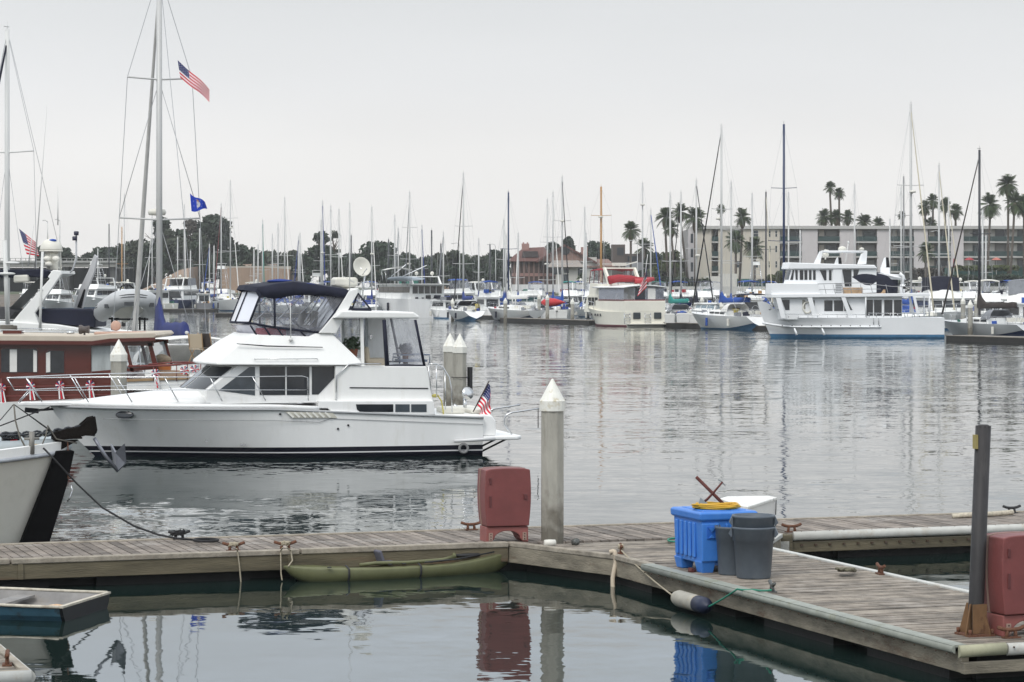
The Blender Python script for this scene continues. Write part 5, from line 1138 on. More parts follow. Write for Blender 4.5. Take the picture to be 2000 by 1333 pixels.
# rigid inflatable carried on its stern
RO = W(252, 608, 99); ri = thing('rigid_inflatable', 'light grey rigid inflatable with black wheel carried on the white yacht', 'dinghy', RO, R(-76)); ri.scale = (1.15, 1.3, 1.2)
TUB = mat('light grey inflatable tube', (.50, .51, .52), .5, var=.05, vscale=3)
path = [(-1.5, .62, -.08), (-.4, .66, .05), (.6, .6, .18), (1.1, .38, .36), (1.25, 0, .42), (1.1, -.38, .36), (.6, -.6, .18), (-.4, -.66, .05), (-1.5, -.62, -.08)]
def cat(pts, n=6):
    out = []; P_ = [Vector(p) for p in pts]
    for i in range(len(P_)-1):
        p0, p1, p2, p3 = P_[max(i-1, 0)], P_[i], P_[i+1], P_[min(i+2, len(P_)-1)]
        for k in range(n): t = k/n; out.append(.5*((2*p1)+(-p0+p2)*t+(2*p0-5*p1+4*p2-p3)*t*t+(-p0+3*p1-3*p2+p3)*t**3))
    return out+[P_[-1]]
cp = cat(path); mb = MB(); mb.tube(cp, .27, 14); tb = mb.build('tube', TUB, ri)
mb = MB()
cen = [Vector((-.3, 0, 0))]*len(cp)
for off in (.0, .07): mb.tube([p_+(Vector((p_.x, p_.y, 0))-Vector((-.2, 0, 0))).normalized()*(.265-off*.25)+V(0, 0, .03+off) for p_ in cp], .018, 5)
mb.build('rub_strip', mat('dark grey strip', (.05, .055, .06), .6), tb, split=True)
for x_, y_, z_, r_ in ((1.52, -.12, .23, 0), (1.05, -.72, .16, 0), (1.30, .52, .2, 0)): mb = MB(); mb.obox((x_, y_, z_), (.06, .3 if x_ > 1.4 else .12, .12), (0, 0, -math.atan2(-y_, x_)*.9)); mb.build('grab_handle', mat('dark grey strip', (.05, .055, .06), .6), tb)
rings = []
for i in range(9):
    s = i/8; x = -1.5+2.65*s; w = .5*(1-s**3); zz = -.05+.3*s*s; rings.append([(x, -w, zz), (x, -w*.5, zz-.18*(1-s*.5)), (x, 0, zz-.34*(1-.7*s*s)), (x, w*.5, zz-.18*(1-s*.5)), (x, w, zz)])
mb = MB(); mb.loft(rings, False, True, closed=False); mb.build('keel_hull', OFFW, ri)
mb = MB(); mb.box(-.55, -.2, -.22, .22, .0, .52); mb.build('console', WHITE2, ri, bevel=.05)
mb = MB(); c_ = Vector((-.62, 0, .64)); ax = V(-.8, .2, .4).normalized(); e1 = ax.orthogonal().normalized(); e2 = ax.cross(e1)
mb.tube([c_+(e1*math.cos(k*.393)+e2*math.sin(k*.393))*.20 for k in range(16)], .02, 6, closed=True)
for k in (0, 5, 10): mb.bar(c_, c_+(e1*math.cos(k*.393)+e2*math.sin(k*.393))*.2, .014)
mb.bar(c_, (-.45, 0, .5), .03); mb.build('steering_wheel', BLACK, ri)
mb = MB(); mb.obox((-1.6, 0, .25), (.25, .3, .5)); mb.bar((-1.6, 0, .1), (-1.75, 0, -.5), .07); mb.tube([(-1.5, .1, .35), (-1.2, .3, .4)], .03); mb.build('outboard', mat('dark outboard', (.04, .04, .045), .4), ri, bevel=.05)
mb = MB()
for x in (-1.0, .5): mb.tube([(x, -.5, -.25), (x, .5, -.25)], .03, 5); mb.bar((x, -.4, -.6), (x, -.4, -.2), .03); mb.bar((x, .4, -.6), (x, .4, -.2), .03)
mb.build('chock', BLACK, ri, split=True)
# ================================================================ BOAT BUILDERS FOR THE MARINA
def place(px, Y): return Vector(((px-CX)*Y/FPX, Y, 0))
YELF_ = mat('yellow canvas', (.45, .36, .08), .8)
def sailboat(label, px, ytop, Y, ang, L_=10.5, top=WHITE, bot=BLUEB, mast=ALU, cover=ROYAL, jib=None, dodger=None, strp=None, spr=(.45, .72), sw=.085, revt=0.0, cab=True, group='sailboats in the marina', mr=.115, rail=True, bm=(-.42), boomz=None, rot_jib=1.0, lean=0.0, fb=1.0, detail=False, radome=False, coverfull=False, bimini=None, bimh=2.0):
    p = place(px, Y); t = thing('sailboat', label, 'sailboat', p, R(ang), group)
    zt = CAMH-(ytop-HY)*Y/FPX; B_ = L_*.31; u0 = -.42*L_
    sh = lambda s: fb*(1.0+.28*(1-s)**2)*L_/10.5
    mb = MB(); mats = [top, bot, strp or top]
    hb_, _ = hull_mesh(mb, L_, B_, sh, rake=.14, stern=.66, flare=.72, zs=(-.6, .05, .14, .20), revt=revt*L_/10, stripe={0: 1, 1: 1, 2: 2}, nst=16, counter=.30)
    mb.v = [(x+u0, y, z) for x, y, z in mb.v]; mb.build('hull', mats, t)
    zd = sh(.5)
    hs_ = lambda u: sh((u-u0)/L_)
    if cab:
        mb = MB(); a, b = -.10*L_-.9, .20*L_; rings = []
        for i in range(6):
            s = i/5; u = a+(b-a)*s; w = B_*(.20+.13*min(1, s*2)); h = .12+.36*min(1, s*2.2); z = hs_(u)
            rings.append([(u, -w, z-.05), (u, -w*.93, z+h*.8), (u, -w*.7, z+h), (u, w*.7, z+h), (u, w*.93, z+h*.8), (u, w, z-.05)])
        mb.loft(rings, True, False); cb = mb.build('cabin', WHITE2, t)
        for k in range(3):
            for sg in (-1, 1):
                u = a+(b-a)*(.42+.19*k); w = B_*.325; z = hs_(u); mb = MB(); mb.box(u, u+L_*.06, min(sg*w, sg*(w+.02)), max(sg*w, sg*(w+.02)), z+.12, z+.30); mb.build('window', GLASS, cb)
    # rig
    base = hs_(0)+.35; H_ = zt-base
    mb = MB(); mb.tube([(0, 0, base-.4), (lean*H_, 0, zt)], mr, 8, mr*.85); mb.tube([(lean*H_, 0, zt), (lean*H_, 0, zt+.35)], .012, 4); mb.tube([(lean*H_-.25, 0, zt+.12), (lean*H_+.15, 0, zt+.12)], .02, 4); ms = mb.build('mast', mast, t)
    W_ = []
    for k, f in enumerate(spr):
        z = base+H_*f; w = H_*sw*(1.0 if k == 0 else .8); mb = MB(); mb.tube([(.12, -w, z+.06), (0, 0, z), (.12, w, z+.06)], .035, 5); mb.build('spreader', mast, ms); W_.append((w, z))
    mb = MB(); r_ = .011 if Y < 150 else .0075
    for sg in (-1, 1):
        pts = [(.1, sg*B_*.44, zd)]+[(.12, sg*w, z+.06) for w, z in W_]+[(0, 0, zt-.1)]
        mb.tube(pts, r_, 4, smooth=False)
        prev = 0
        for w, z in W_:
            mb.bar((.05, sg*B_*.40, zd) if not prev else (.12, sg*prev[0], prev[1]+.06), (0, 0, z-.05), r_, 4); prev = (w, z)
    mb.tube([(0, 0, zt), (L_*.57, 0, sh(1)+.1)], r_, 4); mb.tube([(-.41*L_, 0, sh(0)+.1), (0, 0, zt-.15)], r_, 4)
    mb.build('rigging', WIRE, t)
    bz = boomz or base+.95; bl = L_*.40
    mb = MB(); mb.bar((.1, 0, bz), (bl, 0, bz+.10), .06, 8); bo = mb.build('boom', mast, t)
    if cover:
        mb = MB(); rg = []
        for i in range(10):
            s = i/9; u = -.14+s*(bl*.98+.14); h = .30+1.3*max(0, 1-s/.22)**1.6 if coverfull else .28+1.05*max(0, 1-s/.18)**1.5; w = .17*(1-.35*s); zz = bz+.05+.1*s; wob = .03*math.sin(s*23)
            rg.append([(u, w*math.cos(a)*(1 if math.sin(a) < .2 else .8), zz+(h+wob if math.sin(a) > 0 else .20)*math.sin(a)) for a in [k*6.283/8 for k in range(8)]])
        mb.loft(rg, True, True); mb.build('sail_cover', cover, t)
    if jib:
        a = V(-.41*L_, 0, sh(0)+.45); b = V(lean*H_*.97, 0, zt-.5*(1 if rot_jib >= 1 else 1)-H_*(1-rot_jib)); n_ = 12
        mb = MB(); mb.tube([a.lerp(b, k/n_) for k in range(n_+1)], .085 if Y > 150 else .11, 7, .04); mb.build('furled_jib', jib, t)
    if bimini:
        mb = MB(); x0, x1 = .30*L_, .50*L_; w = B_*.36; z = zd+bimh; mb.grid(lambda s, q: (x0+(x1-x0)*s, (2*q-1)*w, z+.16*(1-(2*q-1)**2)-.05*abs(2*s-1)), 4, 6, True); o = mb.build('bimini', bimini, t); sd = o.modifiers.new('solid', 'SOLIDIFY'); sd.thickness = .03
        mb = MB()
        for x_ in (x0, x1):
            for sg in (-1, 1): mb.bar((x_, sg*w, z), ((x0+x1)/2, sg*w*1.05, zd), .02, 4)
        mb.build('bimini_frame', STEEL, t, split=True)
    if rail:
        mb = MB(); r2 = .016
        for sg in (-1, 1):
            pts = [(u0+L_*s, sg*(hb_(s)-.05), sh(s)+.62) for s in (.02, .15, .35, .55, .75, .97)]; mb.tube(pts, r2, 4)
            for s in (.06, .25, .45, .65, .85, .97): x_ = u0+L_*s; mb.bar((x_, sg*(hb_(s)-.05), sh(s)), (x_, sg*(hb_(s)-.05), sh(s)+.62), r2, 4)
        mb.tube([(u0+L_*.97, y, sh(1)+.62) for y in (-hb_(.97)+.05, 0, hb_(.97)-.05)], r2, 4); mb.build('rail', STEEL, t)
    if radome: mb = MB(); z = base+H_*radome; mb.lathe([(.02, -.12), (.28, -.1), (.32, 0), (.28, .1), (.02, .13)], (-.42, 0, z), 14); mb.bar((-.4, 0, z-.12), (0, 0, z-.2), .05, 5); mb.build('radome', OFFW, ms)
    rn = random.Random(int(px*7+ytop))
    if Y > 200 and not dodger and cab and rn.random() < .8: dodger = rn.choice([BLUEC, NAVYC, GREYC, WHITEC, ROYAL, BLUEC])
    if Y > 200:
        mb = MB(); gm = [rn.choice([BLUEC, ROYAL, NAVYC]), rn.choice([REDC, GREENC, TANM, YELF_]), RUBBER, OFFW, GREYC]
        for k in range(11):
            u = rn.uniform(-.30, .52)*L_; s_ = rn.uniform(.14, .45); w_ = hb_(max(0, min(1, (u-u0)/L_)))*.8
            mb.obox((u, rn.uniform(-w_, w_), hs_(u)+s_*.5+(.3 if -.1*L_ < u < .2*L_ else 0)), (s_*rn.uniform(.6, 2.4), s_*rn.uniform(.6, 1.6), s_), (rn.uniform(-.3, .3), rn.uniform(-.3, .3), rn.uniform(0, 3)), mi=rn.randrange(5))
        mb.build('deck_gear', gm, t)
        for sg in (-1, 1):
            for s in (.45, .72):
                if rn.random() < .6: u = u0+L_*s; mb = MB(); y = sg*(hb_(s)+.08); mb.tube([(u, y, sh(s)*.80), (u, y, sh(s)*.75), (u, y, sh(s)*.30), (u, y, sh(s)*.25)], .13, 7); mb.build('side_fender', rn.choice([OFFW, NAVYC, BLUEC, WHITE]), t)
    if dodger:
        mb = MB(); d0 = .20*L_; w = B_*.34; z = zd+.35; rg = []
        for x_, h in ((d0-.9, .12), (d0-.55, .62), (d0-.1, .78), (d0+.35, .74)): rg.append([(x_, w*math.cos(a), z+h*min(1, math.sin(a)*1.6)) for a in [k*math.pi/8 for k in range(9)]])
        mb.loft(rg, False, True, closed=False); o = mb.build('dodger', dodger, t)
    if detail:
        mb = MB(); c_ = V(.46*L_, 0, zd+.55); mb.tube([c_+V(.03, .42*math.cos(k*.45), .42*math.sin(k*.45)) for k in range(14)], .02, 4, closed=True); mb.build('wheel', STEEL, t)
        mb = MB(); rn = random.Random(int(px))
        for k in range(5): u = rn.uniform(.24, .5)*L_; mb.obox((u, rn.uniform(-.8, .8), zd+.3), (.4, .3, .35))
        mb.build('cockpit_lockers', OFFW, t, split=True)
    return t
def cruiser(label, px, Y, ang, L_=12, B_=4.0, top=WHITE, bot=BLUEB, fb=(1.7, 1.15), house=(.26, .80), hh=1.5, nwin=4, fly=True, bim=None, arch=True, tower=False, encl=None, strp=None, domes=1, group='motor boats in the marina', win=GLASS, rail=True, kind='motor_yacht', cat_='motor yacht', roofover=0.0, trunk=True, mastpole=False, bot_top=.16, aftwin=0):
    p = place(px, Y); t = thing(kind, label, cat_, p, R(ang), group); u0 = -.5*L_
    sh = lambda s: fb[1]+(fb[0]-fb[1])*max(0, 1-s/.65)**1.5
    mb = MB(); hb_, _ = hull_mesh(mb, L_, B_, sh, rake=.12, stern=.90, flare=.6, zs=(-.35, .04, bot_top*.7, bot_top), stripe={0: 1, 1: 1, 2: 2}, nst=14); mb.v = [(x+u0, y, z) for x, y, z in mb.v]; mb.build('hull', [top, bot, strp or bot], t)
    zd = sh(.5); a, b = u0+house[0]*L_, u0+house[1]*L_; w = B_*.40
    if trunk:
        mb = MB(); x0 = u0+.10*L_; mb.loft([[(x0, -w*.3, sh(.1)), (x0, -w*.2, sh(.1)+.15), (x0, w*.2, sh(.1)+.15), (x0, w*.3, sh(.1))], [(a+.3, -w, zd-.1), (a+.3, -w*.85, zd+.55), (a+.3, w*.85, zd+.55), (a+.3, w, zd-.1)]], True, False); mb.build('trunk_cabin', WHITE2, t)
    mb = MB(); nose(mb, [(a-.2, zd-.1, 1), (a+hh*.55, zd+hh, 1), (b+roofover*0, zd+hh, 0), (b, zd-.1, 0)], w, .35, 6, b2=w*.93); hs_ = mb.build('house', WHITE2, t)
    n = nwin; x0, x1 = a+hh*.62, b-.25; dw = (x1-x0)/n
    for k in range(n):
        for sg in (-1, 1):
            mb = MB(); v_ = w*.985; panel(mb, [(x, (sg*v_ if sg > 0 else -v_-.03), z) for x, z in ((x0+k*dw+.05-(.25 if k == 0 else 0), zd+hh*.42), (x0+k*dw+.05, zd+hh*.85), (x0+(k+1)*dw-.05, zd+hh*.85), (x0+(k+1)*dw-.05, zd+hh*.42))], .03); mb.build('window', win, hs_)
    for q in (-.62, 0, .62):
        f = lambda tt, h: (a-.2+(hh*.55+.2)*h-.35*(1-tt*tt)-.03, tt*w*(1-.07*h), zd-.1+(hh+.1)*h); mb = MB(); mb.grid(lambda s, r: f(q-.28+.56*s, .45+.42*r), 3, 1, False); mb.build('windscreen', win, hs_)
    for k in range(aftwin): y0 = -w*.86+k*w*1.72/aftwin; mb = MB(); mb.box(b+.0, b+.03, y0+.06, y0+w*1.72/aftwin-.06, zd+hh*.35, zd+hh*.88); mb.build('window', win, hs_)
    if not aftwin: mb = MB(); mb.box(b+.0, b+.03, -w*.75, w*.75, zd+.25, zd+hh*.85); mb.build('aft_door', win, hs_)
    mb = MB(); nose(mb, [(a+hh*.30, zd+hh+.002, 1), (a+hh*.35, zd+hh+.10, 1), (b+.3+roofover, zd+hh+.10, 0), (b+.3+roofover, zd+hh+.002, 0)], w*1.08, .35, 6); mb.build('roof', WHITE2, hs_)
    zf = zd+hh+.10
    if fly:
        fa, fbk = a+hh*.8, b-.2
        mb = MB(); nose(mb, [(fa, zf, 1), (fa+.45, zf+.75, 1), (fbk*.4+fa*.6, zf+.62, 0), (fbk, zf+.45, 0), (fbk, zf, 0)], w*.92, .3, 6); fl = mb.build('flybridge', WHITE2, t)
        if bim:
            z = zf+1.95; x0, x1 = fa+.5, fa+.5+L_*.24; mb = MB(); mb.grid(lambda s, q: (x0+(x1-x0)*s, (2*q-1)*w*.85, z+.15*(1-(2*q-1)**2)-.06*(2*s-1)**2), 4, 6, True); o = mb.build('bimini', bim, fl); sd = o.modifiers.new('solid', 'SOLIDIFY'); sd.thickness = .10
            mb = MB()
            for x_ in (x0+.1, (x0+x1)/2, x1-.1):
                for sg in (-1, 1): mb.bar((x_, sg*w*.84, z), (x_*.6+(x0+x1)*.2, sg*w*.84, zf+.4), .025, 4)
            mb.build('bimini_frame', STEEL, fl, split=True)
            if encl:
                for sg in (-1, 1): mb = MB(); mb.quad((x0-.35, sg*w*.86, zf+.65), (x1, sg*w*.86, zf+.6), (x1-.02, sg*w*.86, z), (x0, sg*w*.86, z)); mb.build('side_curtain', encl, fl)
                mb = MB(); mb.quad((x0-.36, -w*.86, zf+.65), (x0-.36, w*.86, zf+.65), (x0, w*.86, z), (x0, -w*.86, z)); mb.build('front_curtain', encl, fl)
    if arch:
        xa = b-.9; zt = zf+(1.9 if fly else 1.0); mb = MB()
        for sg in (-1, 1): mb.prism([(xa+.5, zf), (xa-.3, zt), (xa-.05, zt), (xa+1.0, zf)], sg*w*.8-.06, sg*w*.8+.06)
        mb.box(xa-.32, xa-.03, -w*.8+.062, w*.8-.062, zt-.1, zt); ar = mb.build('radar_arch', WHITE2, t)
        for k in range(domes):
            y = (k-(domes-1)/2)*w*.9; mb = MB(); mb.bar((xa-.15, y, zt), (xa-.15, y, zt+.18), .05, 5); mb.ball((xa-.15, y, zt+.38), .25, .25, .28, 10, 6); mb.build('radar_dome', OFFW, ar)
        mb = MB(); mb.tube([(xa, w*.7, zt), (xa+.3, w*.7, zt+3.0)], .02, 4, .008); mb.build('whip_antenna', PALEM, ar)
    if tower:
        mb = MB(); zt = zf+tower; xa = (a+b)/2
        for sg in (-1, 1):
            for x_ in (-1.0, 1.0): mb.bar((xa+x_, sg*w*.8, zf), (xa+x_*.45, sg*w*.38, zt), .035, 5)
        for k in range(1, 6):
            f = k/6; z = zf+(zt-zf)*f; hw = 1.0-.55*f; hy = w*(.8-.42*f); q = [(xa-hw, -hy, z), (xa+hw, -hy, z), (xa+hw, hy, z), (xa-hw, hy, z)]
            for i in range(4): mb.bar(q[i], q[(i+1) % 4], .022, 4)
        mb.build('tower_frame', STEEL, t); mb = MB(); mb.box(xa-.7, xa+.7, -w*.45, w*.45, zt, zt+.1); mb.box(xa-.7, xa+.7, -w*.45, w*.45, zt+1.0, zt+1.06)
        mb.box(xa-.55, xa-.5, -w*.4, w*.4, zt+.102, zt+.6)
        for sg in (-1, 1): mb.bar((xa, sg*w*.4, zt+.1), (xa, sg*w*.4, zt+1.0), .03, 4)
        mb.build('tower_top', WHITE2, t)
    if mastpole: mb = MB(); mb.bar((b-1, 0, zf), (b-1, 0, zf+mastpole), .06, 6, .04); mb.bar((b-1, -.9, zf+mastpole*.7), (b-1, .9, zf+mastpole*.7), .03, 4); mb.build('signal_mast', PALEM, t)
    rn = random.Random(int(px*5+Y)); mb = MB(); gm = [rn.choice([BLUEC, NAVYC]), rn.choice([REDC, TANM, YELF_, GREENC]), RUBBER, GREYC]
    for k in range(10):
        top_k = k % 2; u = rn.uniform(b+.2, u0+L_-.2) if not top_k else rn.uniform(a+hh, b); s_ = rn.uniform(.15, .5); z_ = (sh((u-u0)/L_) if not top_k else zf+(.5 if fly else 0))
        mb.obox((u, rn.uniform(-w, w)*.8, z_+s_*.5), (s_*rn.uniform(.6, 2), s_, s_), (0, 0, rn.uniform(0, 3)), mi=rn.randrange(4))
    mb.build('deck_gear', gm, t)
    for sg in (-1, 1):
        for s in (.35, .62, .85):
            if rn.random() < .5: u = u0+L_*s; y = sg*(hb_(s)+.08); mb = MB(); mb.tube([(u, y, sh(s)*.78), (u, y, sh(s)*.72), (u, y, sh(s)*.32), (u, y, sh(s)*.27)], .15, 7); mb.build('side_fender', rn.choice([OFFW, NAVYC, BLUEC, WHITE]), t)
    if rail:
        mb = MB(); r2 = .018
        for sg in (-1, 1):
            S_ = (.01, .1, .2, .3, .42, .55, .68); mb.tube([(u0+L_*s, sg*(hb_(s)-.06), sh(s)+.75) for s in S_], r2, 4)
            for s in S_: mb.bar((u0+L_*s, sg*(hb_(s)-.06), sh(s)), (u0+L_*s, sg*(hb_(s)-.06), sh(s)+.75), r2, 4)
        mb.build('bow_rail', STEEL, t)
    return t
# ---------------------------------------------------------------- the two tall sailboats at left
sb = sailboat('tall sailboat with navy mainsail cover and two flags, rising behind the inflatable', 311, -60, 92, -72, 12.5, cover=mat('navy blue sail cover', (.018, .028, .13), .8, var=.2, vscale=3, bump=.6, bscale=4), jib=mat('grey white furled sail', (.52, .51, .49), .8, var=.1, vscale=3), spr=(.365, .72), sw=.103, mr=.115, boomz=W(311, 651, 92).z, dodger=WHITEC, radome=.385, coverfull=True, bimini=WHITEC, bimh=1.3)
sailboat('sailboat with white mast and navy furled jib at the left picture edge', 14, 58, 112, 68, 11, mast=PALEM, cover=None, jib=NAVYC, spr=(.62,), sw=.09, mr=.12)
# flags on its halyards
def wavy(w, h, lean, wob=.07, sk=0.0, tw=.25):
    return lambda s, t: V(w*s*math.cos(lean)*(1-.10*t)+sk*t, wob*math.sin(7*s+2*t)*s+tw*s*.3, -h*t*(1-.08*s)+w*s*math.sin(lean)+.05*math.sin(5*s+1)*s)
flag('american_flag', 'large american flag streaming from the tall sailboat spreader', W(347, 118, 91.5), lambda s, t: W(347+62*s+5*t*(1-s), 118+56*s+34*t*(1-.30*s)+2.5*math.sin(7*s)*s, 91.5+.10*math.sin(7*s+1.5*t)*s)-W(347, 118, 91.5), 26, 9, canton=(.38, 5))
o = flag('american_flag', 'american flag hanging slanted beside the navy furled jib at left', W(37, 447, 104), lambda s, t: W(37+33*s+16*t*(1-.55*s)-1*t, 447+27*s+52*t*(1-.45*s)-2*t, 104+.12*math.sin(6*s+2*t)*s)-W(37, 447, 104), 26, 13)
# blue flag with a pale emblem
mb = MB(); bf = lambda s, t: W(371+29*s+(3*t)*(1-s)+5*t*s, 378+17*s*(1-.1*t)+35*t*(1-.55*s)+2.0*math.sin(6*s), 91.5+.25*math.sin(6*s+t)*s)-W(371, 378, 91.5)
mb.grid(bf, 16, 10, True)
def spot(s, t, r, mi, k=6):
    for sg in (1, -1):
        c_ = Vector(bf(s, t)); a = Vector(bf(s+r, t))-c_; b = Vector(bf(s, t+r*1.3))-c_; n_ = a.cross(b).normalized()*.006*sg
        mb.add([c_+a*math.cos(i*6.283/k)+b*math.sin(i*6.283/k)+n_ for i in range(k)], [tuple(range(k))], mi=mi)
spot(.45, .52, .19, 1, 8); spot(.47, .27, .10, 2, 6); spot(.43, .50, .05, 3, 4)
for k in range(7): a = k*6.283/7; spot(.47+.30*math.cos(a), .48+.34*math.sin(a), .022, 1, 4)
o = mb.build('blue_flag', [mat('blue flag cloth', (.010, .045, .42), .8), mat('pale emblem', (.55, .55, .60), .8), mat('gold emblem', (.45, .25, .08), .8), mat('grey emblem', (.25, .28, .4), .8)]); o.location = W(371, 378, 91.5)
tag(o, 'blue flag with pale and gold emblem ringed by stars on the lower spreader', 'flag')
# ================================================================ THE WHITE PILOTHOUSE TRAWLER
TO = G(1680, 661, 0); TF = Frame((TO.x, TO.y+2.6, 0), R(-4)); ty = thing_at(TF, 'trawler_yacht', 'large white pilothouse trawler with two black topped stacks and dark covered tender', 'trawler')
T = lambda px, py, v=-2.6: TF.uz(px, py, v)
TW = mat('white trawler paint', (.84, .85, .86), .4, var=.04, vscale=.4)
u_b = T(1479, 590, 0)[0]; u_s = T(1845, 618, -2.4)[0]; TL = u_s-u_b; zb_ = T(1479, 590, 0)[1]; zm_ = T(1700, 621, -2.6)[1]
def tsheer(s): return zm_ if s > .12 else zm_+(zb_-zm_)*min(1, max(0, (.12-s)/.07))
mb = MB(); thb, _ = hull_mesh(mb, TL, 5.3, tsheer, rake=.075, stern=.9, flare=.72, full=.35, zs=(-.5, .06, .16, .30, .36), stripe={0: 1, 1: 1, 2: 1, 3: 0}, nst=30, crown=.02)
mb.v = [(x+u_b, y, z) for x, y, z in mb.v]; th = mb.build('hull', [TW, BLUEB], ty)
zr = T(1600, 639, -2.6)[1]
for sg in (-1, 1):
    mb = MB(); mb.tube([(u_b+TL*s, sg*(thb(s, zr+.35*max(0, 1-s/.2)**1.5)+.03), zr+.35*max(0, 1-s/.2)**1.5) for s in [.03+.63*i/20 for i in range(21)]], .09, 6); mb.build('rub_rail', TW, th)
def tn(name, pts, b, ns, m=TW, par=ty, b2=None, bev=.03): mb = MB(); nose(mb, [(*T(px, py, -b), w) for px, py, w in pts], b, ns, 6, b2=b2); return mb.build(name, m, par, bevel=bev)
def tw(par, pts, b, m=GLASS, name='window', th_=.04):
    for sg in (-1, 1): mb = MB(); panel(mb, [(x, -b-.03 if sg < 0 else b-.01, z) for x, z in [T(px, py, -b) for px, py in pts]], th_); mb.build(name, m, par)
hs_ = tn('deckhouse', ((1530, 625, 1), (1522, 579, 1), (1762, 579, 0), (1762, 623, 0)), 2.05, .5)
tw(hs_, ((1527, 586), (1542, 586), (1542, 606), (1534, 606)), 2.05); tw(hs_, ((1567, 586), (1573, 586), (1573, 604), (1567, 604)), 2.05, mat('trawler door frame', (.35, .33, .28), .6)); tw(hs_, ((1586, 587), (1591, 587), (1591, 603), (1588, 598)), 2.05)
for a, b in ((1610, 1626), (1629, 1647)): tw(hs_, ((a, 587), (b, 587), (b, 608), (a, 608)), 2.05)
tw(hs_, ((1649, 594), (1654, 608), (1649, 608)), 2.05); tw(hs_, ((1655, 587), (1665, 606), (1660, 606), (1655, 597)), 2.05)
for a, b in ((1691, 1705), (1707, 1722), (1727, 1743), (1746, 1761)): tw(hs_, ((a, 586), (b, 586), (b, 617), (a, 617)), 2.05)
tn('boat_deck', ((1508, 575, 1), (1508, 582, 1), (1816, 579, 0), (1816, 573, 0)), 2.55, .5)
mb = MB()
for pts in (((1515, 581), (1525, 581), (1535, 622), (1526, 622)), ((1577, 581), (1586, 581), (1597, 622), (1588, 622)), ((1643, 581), (1651, 581), (1667, 622), (1658, 622)), ((1783, 580), (1788, 580), (1797, 617), (1791, 617))):
    for y0, y1 in ((-2.52, -2.40), (2.40, 2.52)): mb.prism([T(px, py, -2.5) for px, py in pts], y0, y1)
mb.build('buttress', TW, ty, split=True)
mb = MB()
for px in (1691, 1815):
    for v in (-2.45, 2.45): mb.bar(TF.uvz(px, 580, -2.45)*1 if v < 0 else (lambda q: (q.x, v, q.z))(TF.uvz(px, 580, -2.45)), (lambda q: (q.x, v, q.z))(TF.uvz(px, 619, -2.45)), .06, 6)
mb.build('deck_post', TW, ty, split=True)
tn('portuguese_bridge', ((1508, 554, 1), (1506, 576, 1), (1603, 576, 0), (1597, 554, 0)), 2.35, .45)
wh = tn('wheelhouse', ((1541, 556, 1), (1548, 525, 1), (1712, 523, 0), (1712, 572, 0), (1600, 576, 0)), 1.75, .4)
for a, b, c, d in ((1548, 1551, 1549, 1543), (1553, 1558, 1558, 1554), (1562, 1569, 1569, 1562), (1571, 1577, 1577, 1571), (1580, 1585, 1585, 1580), (1588, 1593, 1593, 1588)): tw(wh, ((a, 528), (b, 528), (c, 547), (d, 547)), 1.75)
tw(wh, ((1601, 528), (1614, 528), (1614, 548), (1610, 548)), 1.75); tw(wh, ((1619, 528), (1624, 528), (1624, 548), (1619, 548)), 1.75); tw(wh, ((1645, 527), (1663, 527), (1663, 560), (1650, 560)), 1.75); tw(wh, ((1667, 527), (1678, 527), (1674, 540), (1667, 540)), 1.75)
for q in (-.6, 0, .6): 
    mb = MB(); (ub, z0_), (ut, z1_) = T(1541, 556, -1.75), T(1548, 525, -1.75)
    mb.grid(lambda s, r: (ub+(ut-ub)*(.3+.6*r)-.4*(1-(q-.25+.5*s)**2)-.03, (q-.25+.5*s)*1.75, z0_+(z1_-z0_)*(.3+.6*r)), 3, 1, False); mb.build('window', GLASS, wh)
tn('wheelhouse_roof', ((1538, 526, 1), (1541, 513, 1), (1600, 515, .5), (1708, 518, 0), (1714, 525, 0)), 2.0, .45, bev=.06)
for x0 in (1626, 1719):
    v0, v1 = (-1.9, -1.2) if x0 == 1626 else (1.2, 1.9); q = lambda px, py: T(px, py, v0)
    mb = MB(); mb.prism([q(x0, 576), q(x0+1, 523), q(x0+19, 523), q(x0+19, 576)], v0, v1); st = mb.build('stack', TW, ty, bevel=.04)
    mb = MB(); mb.prism([q(x0+2, 522.8), q(x0+8, 505), q(x0+11, 503), q(x0+12, 521), q(x0+11, 522.8)], v0+.02, v1-.02); mb.build('stack_cowl', TW, st)
    mb = MB(); mb.prism([q(x0+12, 522.8), q(x0+11.5, 503), q(x0+17, 503.5), q(x0+19, 522.8)], v0+.05, v1-.05); mb.build('stack_cap', BLACK, st)
mb = MB(); q = TF.uvz(1638, 565, -1.92)
for k in range(7): mb.box(q.x-.25, q.x+.25, -1.93, -1.905, q.z-.45+k*.14, q.z-.37+k*.14)
mb.build('vent_louvre', mat('grey louvre', (.3, .31, .32), .6), ty)
mb = MB()
for v in (-1.3, 1.3): mb.prism([T(*k, -1.3) for k in ((1590, 519), (1603, 491), (1607, 491), (1601, 519))], v-.08, v+.08); mb.prism([T(*k, -1.3) for k in ((1678, 516), (1687, 491), (1694, 491), (1692, 516))], v-.08, v+.08); mb.bar((lambda q: (q.x, v, q.z))(TF.uvz(1604, 492, -1.3)), (lambda q: (q.x, v, q.z))(TF.uvz(1693, 492, -1.3)), .09, 6)
for px in (1606, 1690): a = TF.uvz(px, 492, -1.3); mb.bar((a.x, -1.3, a.z), (a.x, 1.3, a.z), .08, 6)
rm = mb.build('mast_frame', TW, ty)
for px, py, v, r in ((1645, 487, .8, .3), (1683, 487, -1.0, .17), (1612, 498, -.5, .26)): mb = MB(); c_ = TF.uvz(px, py, v); mb.ball(c_, r*1.15, r, r*.85); mb.bar(c_, c_-V(0, 0, .4), .06); mb.build('radar_dome', OFFW, rm)
